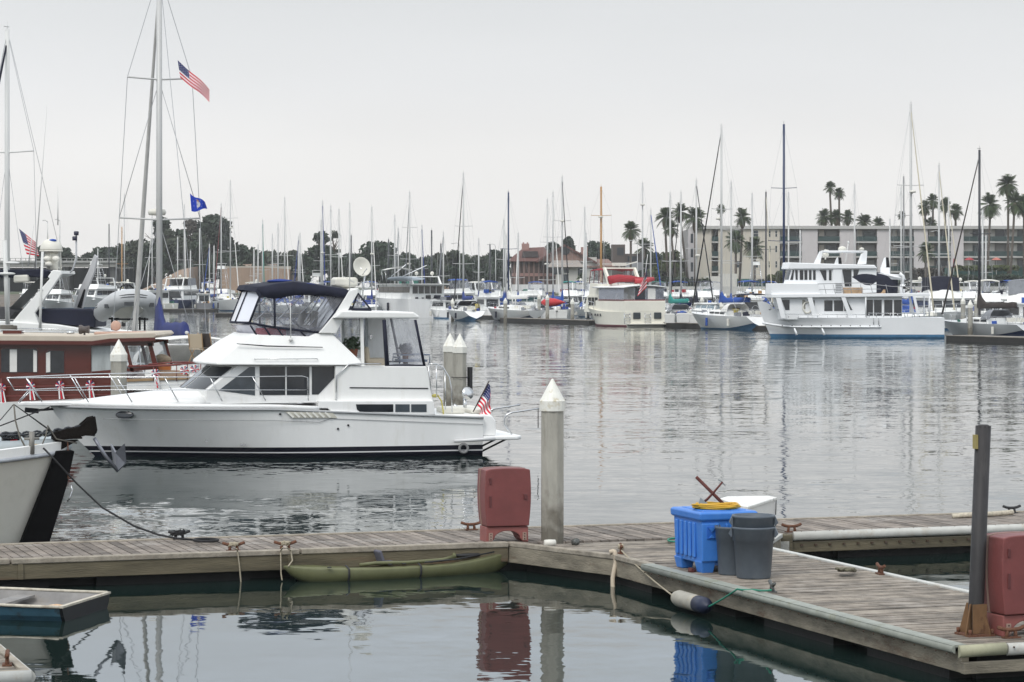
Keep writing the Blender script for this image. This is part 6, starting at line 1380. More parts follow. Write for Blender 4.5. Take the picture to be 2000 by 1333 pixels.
mb = MB(); c_ = TF.uvz(1614, 490, 0); mb.obox(c_, (.3, 1.7, .16), (0, .2, 0)); mb.build('radar_scanner', OFFW, rm); mb = MB(); a = TF.uvz(1651, 512, .4); b = TF.uvz(1657, 474, .4); mb.bar(a, b, .04); mb.ball(b, .09, .09, .14); mb.build('horn_pole', PALEM, rm)
# tender under its cover on the boat deck, with crane, rails and deck clutter
c_ = TF.world(*TF.uvz(1693, 560, -1.0)); te = thing('covered_tender', 'tender under a dark navy cover on the trawler boat deck', 'tender', c_, TF.ang); te.scale = (1.12, 1, 1.3)
mb = MB(); rg = []
for i in range(12):
    s = i/11; x = -1.95+4.2*s; w = .85*math.sin(math.pi*min(1, .12+s*.86))**.5; top_ = .28+.75*math.sin(math.pi*min(1, s*.95+.05))**.7*(1-.35*max(0, s-.3)); bz_ = .62-.95*min(1, s*1.6+.15)
    rg.append([(x, w*math.cos(a), (bz_ if math.sin(a) < 0 else top_*.6)+.30*math.sin(a)+.1) for a in [k*6.283/10 for k in range(10)]])
mb.loft(rg, True, True); mb.build('cover', NAVYC, te)
mb = MB(); mb.bar((-.9, 0, -.9), (-.9, 0, -.2), .07); mb.bar((1.3, 0, -.9), (1.3, 0, -.2), .07); mb.build('chock', TW, te, split=True)
mb = MB(); mb.obox((1.95, 0, .2), (.4, .45, .5), (0, .4, 0)); mb.build('outboard', mat('grey outboard', (.30, .31, .33), .5), te, bevel=.08)
tn('awning_roof', ((1672, 531, 0), (1668, 541, 0), (1770, 548, 0), (1765, 537, 0)), 1.5, 0)
mb = MB(); q = lambda px, py, v=-1.6: TF.uvz(px, py, v)
mb.bar(q(1762, 574), q(1763, 556), .22, 10); mb.tube([q(1763, 556), q(1764, 540), q(1757, 534)], .13, 8); mb.bar(q(1764, 545), q(1735, 538), .08); cr_ = mb.build('deck_crane', TW, ty)
mb = MB(); mb.tube([q(1770+8*math.sin(k*1.3), 545+k*.9+3*math.cos(k*2.1)) for k in range(28)], .04, 5); mb.build('line_tangle', mat('dark lines', (.06, .06, .065), .8), ty)
mb = MB(); mb.lathe([(.13, 0), (.13, .05)], q(1766, 562, -1.85), 10, axis=V(0, -1, 0)); mb.build('crane_port', BLACK, cr_)
mb = MB(); mb.obox(q(1665, 568, -1.4), (1.6, .8, .5)); mb.obox(q(1700, 570, -1.2), (2.4, .8, .35)); mb.build('deck_locker', mat('tan lockers', (.40, .27, .16), .8, var=.3, vscale=3), ty, split=True)
mb = MB()
for v in (-2.4, 2.4):
    f_ = lambda px, py: (lambda a: (a.x, v, a.z))(TF.uvz(px, py, -2.4))
    mb.tube([f_(1597, 555), f_(1680, 553), f_(1742, 560), f_(1814, 560)], .03, 5); mb.tube([f_(1600, 566), f_(1720, 565)], .025, 5)
    for px in (1614, 1632, 1649, 1664, 1685, 1705, 1735, 1765, 1790): mb.bar(f_(px-5, 556), f_(px, 576), .025, 5)
mb.build('deck_rail', mat('dull rail', (.33, .33, .34), .5, .3), ty, split=True)
mb = MB()
for v in (-2.5, 2.5):
    f_ = lambda px, py: (lambda a: (a.x, v, a.z))(TF.uvz(px, py, -2.5))
    mb.tube([f_(1530, 614), f_(1690, 615)], .025, 5); mb.tube([f_(1695, 612), f_(1815, 613)], .03, 5)
    for k in range(9): mb.bar(f_(1540+k*19, 614), f_(1540+k*19, 621), .02, 4)
    for k in range(8): mb.bar(f_(1697+k*14, 613), f_(1698+k*14, 620), .025, 4)
mb.build('side_rail', STEEL, ty, split=True)
mb = MB()
for v in (-1, 1): mb.tube([(u_b+TL*s, v*(thb(s)-.1), tsheer(s)+.45) for s in (.004, .02, .045, .07, .09)], .035, 5)
mb.build('bow_rail', TW, ty, split=True)
mb = MB(); c_ = TF.uvz(1577, 601, -2.12); mb.tube([c_+V(.36*math.cos(k*.4488), 0, .46*math.sin(k*.4488)) for k in range(14)], .075, 7, closed=True); mb.build('life_ring', OFFW, ty)
for px in (1555, 1609): mb = MB(); c_ = TF.uvz(px, 650, -2.75); mb.tube([c_+V(-.15, 0, .35), c_, c_+V(.05, 0, -.2)], .06, 6, .11); mb.build('side_fender', TW if px else TW, ty)
for k in range(11): mb = MB(); px = 1528+k*19; c_ = TF.uvz(px, 636.5, -2.7); mb.lathe([(.05, 0), (.05, .03)], c_, 6, axis=V(0, -1, 0)); mb.build('scupper', BLACK, th)
for px in (1706, 1716): mb = MB(); mb.bar(TF.uvz(px, 622, -2.72), TF.uvz(px, 635, -2.72), .03); mb.build('gate_post', mat('dull rail', (.33, .33, .34), .5, .3), th)
mb = MB(); c_ = TF.uvz(1521, 604, -2.2); mb.ball(c_, .12, .1, .12); mb.bar(TF.uvz(1503, 603, -1.6), TF.uvz(1505, 605, -1.65), .12); mb.build('hawse_fitting', WIRE, th)
# ================================================================ SHORE: wall, hotel, house, bridge, trees
def shore_pt(px, Y): return place(px, Y)
SEAW = mat('pale sea wall', (.55, .54, .50), .85, var=.12, vscale=.4, stain=(.36, .34, .30), stscale=.3, stamt=.4)
ROCK = mat('shore rocks', (.13, .11, .09), .95, var=.45, vscale=.8, bump=1, bscale=1.5)
def wallbox(mb, px0, px1, Y, zt, zb, th=.5):
    a = place(px0, Y); b = place(px1, Y); mb.box(a.x, b.x, Y, Y+th, zb, zt)
mb = MB(); wallbox(mb, 1190, 2300, 496, W(0, 560, 496).z, W(0, 574, 496).z); tag(mb.build('sea_wall', SEAW), 'long pale sea wall along the shore in front of the hotel', 'wall')
mb = MB(); wallbox(mb, 1000, 1188, 500, W(0, 556, 500).z, W(0, 571, 500).z); tag(mb.build('white_wall', mat('white slatted wall', (.62, .62, .61), .8, var=.12, vscale=1.5, stretch=(6, 1, .2))), 'white slatted wall on the shore in front of the red roofed house', 'wall')
mb = MB(); mb.grid(lambda s, t: (-900+1800*s, 490+18*t+1.5*mnoise.noise((s*300, t*3, 2)), -.8+3.2*t+.8*mnoise.noise((s*420, t*5, 1))), 500, 5, False); tag(mb.build('rocky_bank', ROCK), kind='structure')
BANK = mat('bare tan embankment', (.26, .185, .135), .95, var=.18, vscale=.2)
mb = MB(); 
for A_, d0 in (([(272, 568), (290, 560), (320, 545), (350, 528), (372, 524)], 0), ([(432, 524), (470, 523), (520, 523), (566, 526)], 2), ([(842, 546), (880, 544), (965, 550)], 4)):
    mb.loft([[(p_.x, p_.y, p_.z), (p_.x, p_.y+30, p_.z+1.0), (p_.x, p_.y+32, 1), (p_.x, p_.y-(10 if d0 == 0 else 2), 1.0)] for p_ in [W(px, py, 575+d0) for px, py in A_]], True, False)
mb.build('embankment', BANK)['kind'] = 'structure'
mb = MB(); a = place(430, 577); b = place(568, 577); mb.box(a.x, b.x, 577, 577.6, W(0, 526.5, 577).z, W(0, 520.5, 577).z); tag(mb.build('retaining_wall', mat('pale retaining wall', (.42, .38, .33), .9)), 'pale coping wall along the top of the tan embankment', 'wall')
# hotel
HT = 548.0; hw_ = thing('hotel', 'long three storey grey beige hotel with green railed balconies behind the marina', 'hotel', place(1345, HT), 0.0)
hx = lambda px: (place(px, HT).x-place(1345, HT).x)
hz = lambda py: W(0, py, HT).z
HBEI = mat('beige stucco', (.58, .53, .455), .9, var=.08, vscale=.15); HMAU = mat('mauve grey stucco', (.56, .525, .525), .9, var=.08, vscale=.15); HWHT = mat('pale stucco', (.60, .58, .53), .9, var=.08, vscale=.2); HSLB = mat('slab edge', (.46, .45, .43), .8)
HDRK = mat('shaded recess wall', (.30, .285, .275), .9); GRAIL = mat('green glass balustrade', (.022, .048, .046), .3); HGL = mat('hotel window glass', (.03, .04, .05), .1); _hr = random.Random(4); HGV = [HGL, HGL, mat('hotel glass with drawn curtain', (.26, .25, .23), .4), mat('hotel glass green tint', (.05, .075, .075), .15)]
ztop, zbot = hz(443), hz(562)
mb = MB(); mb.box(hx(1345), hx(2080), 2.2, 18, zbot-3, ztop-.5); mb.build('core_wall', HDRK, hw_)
mb = MB(); mb.box(hx(1354), hx(2085), -.5, 18.5, ztop-.5, ztop+.15); mb.build('roof', HSLB, hw_)
for a, b, m in ((1345, 1356, HMAU), (1356, 1390, HBEI), (1403, 1523, HBEI), (1566, 1597, HMAU), (1640, 1672, HMAU), (1713, 1738, HMAU), (1785, 1812, HMAU), (1857, 1882, HMAU)):
    mb = MB(); mb.box(hx(a), hx(b), 0 if a != 1356 else .3, 2.19, hz(533) if a > 1540 else hz(545), ztop-.51); mb.build('wall', m, hw_)
for a, b in ((1390, 1403), (1523, 1566), (1597, 1640), (1672, 1713), (1738, 1785), (1812, 1857), (1882, 2080)):
    for py in (473, 502, 531):
        mb = MB(); mb.box(hx(a)+.02, hx(b)-.02, -.25, 2.18, hz(py)-.2, hz(py)+.1); bl_ = mb.build('balcony', HSLB, hw_)
        mb = MB(); mb.box(hx(a)+.05, hx(b)-.05, -.22, -.16, hz(py)+.15, hz(py)+1.15); mb.build('balustrade', GRAIL, bl_)
        w = hx(b)-hx(a)
        if a == 1882:
            k = 0
            while hx(a)+k*4.6+3 < hx(b):
                x = hx(a)+k*4.6; mb = MB(); mb.box(x, x+2.1, 1.6, 2.17, hz(py)+.1, hz(py)+2.75); mb.build('wall', HWHT, hw_); mb = MB(); mb.box(x+2.3, x+4.2, 2.0, 2.19, hz(py)+.12, hz(py)+2.4); mb.build('window', _hr.choice(HGV), hw_); k += 1
        else:
            mb = MB(); mb.box(hx(a)+w*.42, hx(b)-.25, 1.9, 2.19, hz(py)+.12, hz(py)+2.35); mb.build('window', _hr.choice(HGV), hw_)
            if _hr.random() < .6: mb = MB(); x = hx(a)+w*_hr.uniform(.2, .7); mb.obox((x, .5, hz(py)+.5), (.6, .5, .75)); mb.obox((x+.9, .7, hz(py)+.4), (.5, .5, .5)); mb.build('balcony_chair', _hr.choice([HWHT, TEAK, HBEI]), hw_, split=True)
            mb = MB(); mb.box(hx(a)+w*.10, hx(a)+w*.34, 1.8, 2.19, hz(py)+.12, hz(py)+2.5); mb.build('wall', HBEI, hw_)
for px in (1443, 1476, 1503, 1516):
    for py in (457, 487, 517):
        x = hx(px); w = .55 if px < 1500 else .25; mb = MB(); mb.box(x-w, x+w, -.04, .0-.003, hz(py)-.7, hz(py)+.75); f = mb.build('window', HWHT, hw_); mb = MB(); mb.box(x-w+.08, x+w-.08, -.07, -.041, hz(py)-.62, hz(py)-.02); mb.box(x-w+.08, x+w-.08, -.07, -.041, hz(py)+.05, hz(py)+.67); mb.build('pane', HGL, f)
for k in range(4): mb = MB(); z = hz(531)+k*2.95-2.95; mb.box(hx(1349), hx(1354), -.04, -.003, z, z+1.9); mb.build('window', HGL, hw_)
mb = MB(); mb.box(hx(1405), hx(1470), -3, -.1, hz(553), hz(545)); mb.build('awning', mat('teal awning', (.03, .12, .10), .7), hw_)
for px in range(1420, 1530, 18): mb = MB(); mb.box(hx(px), hx(px)+.6, -.2, .4, zbot-2, hz(546)); mb.build('pillar', HBEI, hw_)
mb = MB(); a = place(1385, 530); b = place(1500, 530); mb.box(a.x, b.x, 530, 530.2, W(0, 572, 530).z, W(0, 548, 530).z); tag(mb.build('green_fence', mat('dark green screen', (.02, .07, .06), .8, var=.2, vscale=.6)), 'dark green fence screening the ground floor of the hotel', 'fence')
mb = MB(); a = place(1845, 530); b = place(2060, 530); mb.box(a.x, b.x, 530, 530.2, W(0, 545, 530).z, W(0, 512, 530).z-1.2); tag(mb.build('green_fence', mat('dark green screen', (.02, .07, .06), .8)), 'dark green fence under the red parasols at right', 'fence')
mb = MB(); a = place(1400, 545); b = place(1440, 545); mb.box(a.x-1, a.x+2, 520, 526, 1, W(0, 535, 520).z); mb.box(a.x-4, a.x-.9, 520, 525, 1, W(0, 540, 520).z); tag(mb.build('white_outbuilding', HWHT, split=False), 'low pale outbuilding at the left foot of the hotel', 'building')
for px, c_, lab in ((1893, REDC, 'red parasol on the terrace in front of the hotel'), (1863, REDC, 'narrow folded red parasol left of the open one'), (1946, mat('salmon cloth', (.50, .17, .13), .8), 'salmon parasol on the terrace near the palm trunks')):
    p = place(px, 528); t = thing('parasol', lab, 'parasol', (p.x, p.y, 4)); z = W(0, 503 if px != 1863 else 505, 528).z-4; r = 1.1 if px != 1863 else .2
    mb = MB(); mb.lathe([(r, z-.55 if px != 1863 else z-1.8), (r*.5, z-.2), (.03, z)], (0, 0, 0), 10, False); mb.build('canopy', c_, t); mb = MB(); mb.bar((0, 0, 0), (0, 0, z-.1), .05); mb.build('pole', PALEM, t)
# red roofed house
HO = 540.0; hs0 = place(1090, HO); ho = thing('house', 'two storey house with red tiled roofs, round gable window and chimney', 'house', hs0)
ox = lambda px: place(px, HO).x-hs0.x
oz = lambda py: W(0, py, HO).z
ROOFR = mat('red roof tiles', (.12, .056, .047), .85, var=.2, vscale=1.5, stretch=(1, 1, 3)); ROOFB = mat('brown roof tiles', (.235, .15, .125), .9, var=.2, vscale=1.5); WOODD = mat('dark timber wall', (.07, .045, .04), .85, var=.2, vscale=1); WOODT = mat('tan timber', (.20, .13, .11), .85)
mb = MB(); mb.box(ox(998), ox(1085), 0, 14, 1, oz(510)); wl = mb.build('wall', WOODD, ho)
for k in range(9): mb = MB(); x = ox(1003+k*9.5); mb.box(x, x+.35, -.2, -.01, 1, oz(512)); mb.build('timber_post', WOODT, wl)
mb = MB(); mb.box(ox(1000), ox(1084), -.15, -.012, oz(540), oz(534)); mb.build('timber_band', mat('faded pink board', (.30, .17, .15), .85), wl)
mb = MB(); mb.box(ox(1085), ox(1165), -2, 12, 1, oz(503)); w2 = mb.build('wall', mat('off white stucco', (.52, .50, .46), .9), ho)
mb = MB(); mb.box(ox(1165.3), ox(1195), -1, 12, 1, oz(515)); mb.build('wall', mat('off white stucco', (.52, .50, .46), .9), ho)
for px, py in ((1084, 528), (1094, 528), (1106, 525), (1133, 530), (1161, 530), (1105, 545), (1180, 530)): mb = MB(); mb.box(ox(px)-.5, ox(px)+.5, -2.06, -2.002, oz(py)-.9, oz(py)+.9); mb.build('window', HGL, w2)
def roofpoly(name, e, rg, m):
    mb = MB(); vs = [*e, *rg]; mb.add(vs, [(0, 1, 5, 4), (1, 2, 5), (2, 3, 4, 5), (3, 0, 4), (3, 2, 1, 0)]); return mb.build(name, m, ho)
roofpoly('roof', [(ox(990), -1, oz(511)), (ox(1080), -1, oz(511)), (ox(1080), 15, oz(511)), (ox(990), 15, oz(511))], [(ox(1022), 6, oz(484)), (ox(1064), 6, oz(482))], ROOFR)
mb = MB(); mb.add([(ox(1046), -3, oz(511)), (ox(1102), -3, oz(478)), (ox(1166), -3, oz(513)), (ox(1046), 15, oz(511)), (ox(1102), 15, oz(478)), (ox(1166), 15, oz(513))], [(0, 1, 4, 3), (1, 2, 5, 4)]); o = mb.build('gable_roof', ROOFR, ho); sd = o.modifiers.new('solid', 'SOLIDIFY'); sd.thickness = .4
mb = MB(); mb.prism([(ox(1050), oz(511)), (ox(1102), oz(480.5)), (ox(1162), oz(512.5))], -2.4, 0); gb = mb.build('gable_wall', ROOFB, ho)
mb = MB(); mb.lathe([(.95, 0), (.95, .1)], (ox(1103.5), -2.42, oz(489.5)), 18, axis=V(0, -1, 0)); mb.build('round_window', GLASS, gb)
mb = MB(); mb.add([(ox(1068), -3.5, oz(522)), (ox(1140), -3.5, oz(522)), (ox(1128), -2.3, oz(508)), (ox(1080), -2.3, oz(508))], [(0, 1, 2, 3)]); o = mb.build('porch_roof', mat('pale porch roof', (.36, .32, .29), .9), ho); sd = o.modifiers.new('solid', 'SOLIDIFY'); sd.thickness = .3
mb = MB(); mb.add([(ox(1140), -2.6, oz(521)), (ox(1200), -2.6, oz(520)), (ox(1190), 5, oz(506)), (ox(1150), 5, oz(506))], [(0, 1, 2, 3)]); o = mb.build('side_roof', ROOFB, ho); sd = o.modifiers.new('solid', 'SOLIDIFY'); sd.thickness = .3
mb = MB(); mb.prism([(ox(1019), oz(503)), (ox(1052), oz(503)), (ox(1050), oz(491)), (ox(1021), oz(491))], .6, 4); mb.build('dormer', mat('dark dormer', (.06, .05, .05), .8), ho)
mb = MB(); mb.box(ox(1019), ox(1034), 5, 7, oz(490), oz(475.5)); 
for px in (1021, 1029): mb.box(ox(px), ox(px+3), 5.5, 6.5, oz(475.5), oz(473))
mb.build('chimney', mat('pink brick', (.33, .20, .175), .9), ho); mb = MB(); mb.box(ox(1137), ox(1150), 8, 10, oz(500), oz(482)); mb.build('chimney', mat('pink brick', (.33, .20, .175), .9), ho)
# brown cubic building right of the house
bq = place(1213, 556); bd = thing('building', 'dark brown flat roofed building with square tower behind the seawall', 'building', bq)
mb = MB(); x = lambda px: place(px, 556).x-bq.x; z = lambda py: W(0, py, 556).z
BRN = mat('dark brown cladding', (.115, .095, .085), .9); mb.box(x(1195), x(1221), 0, 5, 1, z(478)); tw_ = mb.build('tower', BRN, bd); mb = MB(); mb.box(x(1205), x(1218), -.1, -.01, z(499), z(484)); mb.build('opening', mat('tower opening', (.04, .045, .05), .4), tw_)
mb = MB(); mb.box(x(1221.2), x(1256), .5, 8, 1, z(496)); lw = mb.build('wing', BRN, bd); mb = MB(); mb.box(x(1226), x(1244), .4, .49, z(511), z(501)); mb.build('window', HGL, lw); mb = MB(); mb.box(x(1221.2), x(1290), -2, -.01, 1, z(513)); mb.build('annex', mat('grey white annex', (.34, .35, .37), .8, var=.1, stretch=(1, 1, 6)), bd)
# road bridge at far left
BRI = mat('bridge concrete', (.27, .265, .25), .9, var=.12, vscale=.15); by = 640.0; b0 = place(150, by); br_ = thing('road_bridge', 'concrete road bridge crossing behind the boats at left', 'bridge', b0)
bx = lambda px: place(px, by).x-b0.x; bz = lambda py: W(0, py, by).z
mb = MB(); mb.box(bx(-200), bx(385), 0, 9, bz(522), bz(509.5)); dk_ = mb.build('deck', BRI, br_); mb = MB(); mb.box(bx(-200), bx(395), -.4, -.01, bz(513.5), bz(510)); mb.box(bx(-200), bx(395), -.3, -.1, bz(505.5), bz(504.5))
for k in range(60): mb.box(bx(-200+k*10), bx(-200+k*10)+.15, -.3, -.15, bz(510), bz(505))
mb.build('parapet', mat('pale parapet', (.36, .36, .35), .9), dk_)
for px in (-30, 120, 214, 300): mb = MB(); mb.box(bx(px), bx(px+14), 1, 8, -1, bz(522)); mb.build('pier', mat('dark bridge pier', (.10, .10, .10), .9), br_)
mb = MB(); mb.box(bx(-200), bx(300), 9.5, 10, -1, bz(523)); mb.build('underside_backing', mat('dark underside shade', (.045, .05, .055), .95), br_)  # near-black sheet behind the piers; shade under the deck is in its colour
for px, py0 in ((93, 434), (117, 432), (666, 460)):
    p = place(px, 630); z1 = W(0, py0, 630).z; t = thing('street_lamp', {93: 'slim street lamp on the bridge left of the radar dome', 117: 'slim street lamp on the bridge right of the radar dome', 666: 'tall lamp with three small heads behind the masts'}[px], 'street lamp', (p.x, p.y, 5)); mb = MB(); mb.bar((0, 0, -4), (0, 0, z1-5), .16, 6, .09); mb.build('pole', ALU, t); mb = MB(); mb.tube([(0, 0, z1-5), (-.6, 0, z1-4.6), (-1.2, 0, z1-4.7)], .1, 5); mb.build('lamp_head', ALU, t)
for px, py0, lab in ((898, 476, 'curved street lamp behind the black furled jib'), (968, 478, 'curved street lamp left of the red roofed house'), (1835, 452, 'curved street lamp before the hotel at right'), (1245, 470, 'curved street lamp beside the brown building')):
    p = place(px, 520); z1 = W(0, py0, 520).z; t = thing('street_lamp', lab, 'street lamp', (p.x, p.y, 2)); mb = MB(); mb.bar((0, 0, 0), (0, 0, z1-2.6), .10, 6, .06); mb.tube([(0, 0, z1-2.6), (-.15, 0, z1-2.1), (-.6, 0, z1-1.9), (-1.2, 0, z1-2.0)], .06, 5); mb.build('pole', ALU, t); mb = MB(); mb.box(-1.7, -1.1, -.12, .12, z1-2.08, z1-1.94); mb.build('lamp_head', ALU, t)
# ---------------------------------------------------------------- trees
BARK = mat('grey brown bark', (.075, .058, .045), .95, var=.3, vscale=3)
def leafmat(n, c): return mat(n, c, .75, var=.45, vscale=.35, spec=.25)
LF1 = leafmat('dark cypress leaves', (.034, .046, .032)); LF2 = leafmat('eucalyptus leaves', (.055, .066, .045)); LF3 = leafmat('deep green leaves', (.032, .048, .030)); LF4 = leafmat('dry bare twigs', (.085, .075, .065)); LF5 = leafmat('olive hedge leaves', (.060, .075, .025))
def tree(label, px, ytop, ybase, Y, w_px, m, blobs=9, n=1500, ls=.55, seed=0, hollow=.55, kind='broadleaf_tree', group='trees behind the marina', tall=1.0, trunk_to=.5):
    rn = random.Random(seed*77+int(px)); p = place(px, Y); k = Y/FPX; zt = W(0, ytop, Y).z; z0 = W(0, ybase, Y).z; h = zt-z0; rw = w_px*k/2
    t = thing(kind, label, 'tree', (p.x, p.y, z0-2), 0, group)
    mb = MB(); mb.tube([(0, 0, -1), (rn.uniform(-.3, .3), 0, 2+h*.25), (rn.uniform(-.6, .6), 0, 2+h*trunk_to), (rn.uniform(-.8, .8), 0, 2+h*.85)], .28+h*.018, 7, .06)
    for q in range(6):
        a = rn.uniform(0, 6.28); zz = 2+h*rn.uniform(.25, .6); mb.tube([(0, 0, zz), (rw*.35*math.cos(a), rw*.35*math.sin(a), zz+h*.12), (rw*.75*math.cos(a), rw*.6*math.sin(a), zz+h*rn.uniform(.15, .35))], .16, 5, .04)
    mb.build('trunk', BARK, t)
    bl = []
    for q in range(blobs):
        f = rn.random()**.9; zz = 2+h*(.02+.86*f); env = math.sin(math.pi*min(1, .30+.62*f))**.6 if tall <= 1 else (1-f*.75)
        a = rn.uniform(0, 6.28); d = rw*env*rn.uniform(.2, .85); r = rw*rn.uniform(.28, .48)*(1 if tall <= 1 else .8)
        bl.append((Vector((d*math.cos(a), d*math.sin(a)*.8, min(zz, 2+h-r*.75))), r))
    bl.append((Vector((0, 0, 2+h-rw*.40)), rw*.42))
    mb = MB()
    for q in range(n):
        c_, r = rn.choice(bl); d = Vector((rn.gauss(0, 1), rn.gauss(0, 1), rn.gauss(0, 1))).normalized(); rr = r*(rn.uniform(hollow, 1.06) if rn.random() < .8 else rn.random()); q_ = c_+Vector((d.x*rr, d.y*rr, d.z*rr*.78))
        e = Vector((rn.gauss(0, 1), rn.gauss(0, 1), rn.gauss(0, 1)+.0)).normalized(); f_ = e.orthogonal().normalized(); s_ = ls*rn.uniform(.5, 1.25)
        mb.add([q_-e*s_, q_+f_*s_*.6, q_+e*s_, q_-f_*s_*.6], [(0, 1, 2, 3)])
    mb.build('crown', m, t); return t
T_ = [('tall ragged cypress left of the tall sailboat mast', 314, 422, 530, 620, 74, LF1, 20, 3000, .6), ('dense rounded dark tree right of the blue flag', 414, 418, 530, 625, 84, LF1, 20, 3800, .6), ('thin half bare conifer between the two dark trees', 372, 426, 510, 622, 46, LF4, 16, 1000, .45),
      ('broad low eucalyptus at the end of the bridge', 268, 466, 520, 615, 80, LF2, 12, 2000, .6), ('low dark tree above the bridge deck at left', 215, 484, 512, 650, 70, LF3, 10, 1500, .6), ('low dark tree beside the radar dome pedestal', 128, 482, 512, 660, 46, LF3, 8, 900, .6), ('small tree left of the radar dome', 78, 480, 512, 660, 30, LF3, 7, 600, .55),
      ('rounded tree before the tall cypress group', 345, 460, 525, 605, 70, LF2, 12, 1800, .6), ('wide tree sloping down right of the rounded dark tree', 470, 476, 530, 610, 90, LF3, 14, 2200, .6), ('broad grey green tree behind the yellow green masts', 530, 492, 535, 610, 90, LF2, 12, 1900, .6), ('low tree under the large rounded crown', 590, 498, 540, 605, 70, LF3, 10, 1500, .6),
      ('large lopsided round tree between the paired masts', 627, 450, 535, 600, 66, LF3, 14, 2600, .55), ('loose leaved tall sprig right of the lopsided round tree', 653, 450, 520, 598, 24, LF2, 8, 420, .4), ('small pale green tree left of the lopsided round tree', 575, 487, 535, 606, 50, LF2, 10, 1100, .5),
      ('wide umbrella crowned tree behind the dish antenna', 735, 474, 545, 590, 104, LF3, 18, 3800, .6), ('left shoulder tree of the umbrella crown', 690, 497, 545, 588, 70, LF3, 12, 1700, .6), ('dark tree right of the umbrella crown', 797, 494, 548, 590, 64, LF3, 12, 1900, .55), ('low tree behind the pale mast right of the blue furled sail', 853, 496, 552, 600, 64, LF2, 12, 1900, .55),
      ('bushy tree behind the black furled jib', 893, 490, 552, 596, 60, LF2, 12, 1800, .55), ('low spreading tree left of the navy mast', 935, 500, 552, 590, 70, LF2, 12, 1900, .55), ('tree crowding the left end of the red roof', 975, 487, 552, 580, 56, LF3, 12, 1800, .55),
      ('dark conifer rising behind the round gable window', 1110, 462, 510, 575, 46, LF1, 12, 1400, .5), ('low tree left of the conifer behind the house', 1080, 474, 505, 575, 44, LF3, 9, 1000, .5), ('dense tree right of the house chimney', 1165, 472, 525, 572, 62, LF3, 13, 1900, .5), ('dense tree between the house and the brown building', 1200, 492, 540, 572, 40, LF3, 9, 1000, .5),
      ('middling tree filling the gap left of the half bare conifer', 352, 446, 535, 615, 62, LF3, 12, 1900, .6), ('leafy tree right of the half bare conifer base', 388, 452, 535, 612, 50, LF2, 11, 1500, .6), ('long low tree right of the umbrella crown', 825, 503, 558, 586, 60, LF3, 11, 1700, .6), ('low rounded tree between the lopsided tree and the umbrella crown', 675, 505, 556, 592, 60, LF3, 11, 1700, .6),
      ('dark tree standing between the bridge end and the two cypresses', 300, 478, 535, 600, 60, LF3, 11, 1600, .6), ('dark tree between the ragged cypress and the rounded tree', 385, 470, 545, 598, 70, LF3, 12, 1900, .6), ('low dark tree below the rounded dark tree', 430, 488, 545, 596, 60, LF3, 11, 1600, .6), ('dark tree at the right end of the tan embankment', 590, 500, 560, 580, 60, LF3, 11, 1600, .6), ('dark tree filling the gap under the loose sprig', 652, 496, 560, 582, 60, LF3, 11, 1600, .6), ('olive tree left of the ragged cypress top', 330, 446, 520, 612, 40, LF2, 9, 1100, .5), ('low dark tree at left above the fishing yacht', 175, 495, 514, 652, 50, LF3, 8, 900, .6), ('broad dark tree behind the house yacht windows', 765, 505, 565, 578, 80, LF3, 12, 1900, .6), ('low dark tree beyond the black mast', 840, 512, 560, 578, 60, LF3, 10, 1400, .6), ('dark tree behind the leaning white mast pair', 915, 508, 560, 578, 60, LF3, 10, 1400, .6), ('small dark tree at the left foot of the red roof', 960, 512, 560, 574, 50, LF3, 9, 1200, .55),
      ('broad shrubby tree left of the hotel corner', 1315, 486, 560, 560, 64, LF5, 14, 2200, .5), ('low shrubby tree in front of the brown annex', 1272, 492, 555, 552, 50, LF3, 11, 1400, .5), ('shrub mass at the foot of the hotel corner', 1300, 510, 562, 540, 60, LF5, 11, 1500, .45),
      ('round bush in front of the hotel ground floor', 1530, 530, 566, 528, 46, LF5, 9, 1000, .4), ('bright bush right of the lattice tower', 1508, 536, 566, 524, 26, LF5, 7, 500, .35)]
for i, (lab, px, yt_, yb_, Y_, w_, m, bl_n, n_, ls_) in enumerate(T_): tree(lab, px, yt_, yb_, Y_, w_*1.12, m, int(bl_n*1.3), int(n_*1.35), ls_, i, hollow=.45, tall=1.3 if 'conifer' in lab or 'ragged' in lab else 1.0)
def hedge(label, px0, px1, ytop, ybase, Y, m, n, ls, seed):
    rn = random.Random(seed); a = place(px0, Y); b = place(px1, Y); z1 = W(0, ytop, Y).z; z0 = W(0, ybase, Y).z; mb = MB()
    for q in range(n):
        x = rn.uniform(a.x, b.x); top_ = z0+(z1-z0)*(.7+.3*(.5+mnoise.noise((x*.35, seed, 0)))); zz = z0+(top_-z0)*rn.random()**.6; q_ = Vector((x, Y+rn.uniform(-1, 1), zz)); e = Vector((rn.gauss(0, 1), rn.gauss(0, 1), rn.gauss(0, 1))).normalized(); f_ = e.orthogonal().normalized(); s_ = ls*rn.uniform(.5, 1.2)
        mb.add([q_-e*s_, q_+f_*s_*.7, q_+e*s_, q_-f_*s_*.7], [(0, 1, 2, 3)])
    return tag(mb.build('hedge', m), label, 'hedge', 'hedges along the shore')
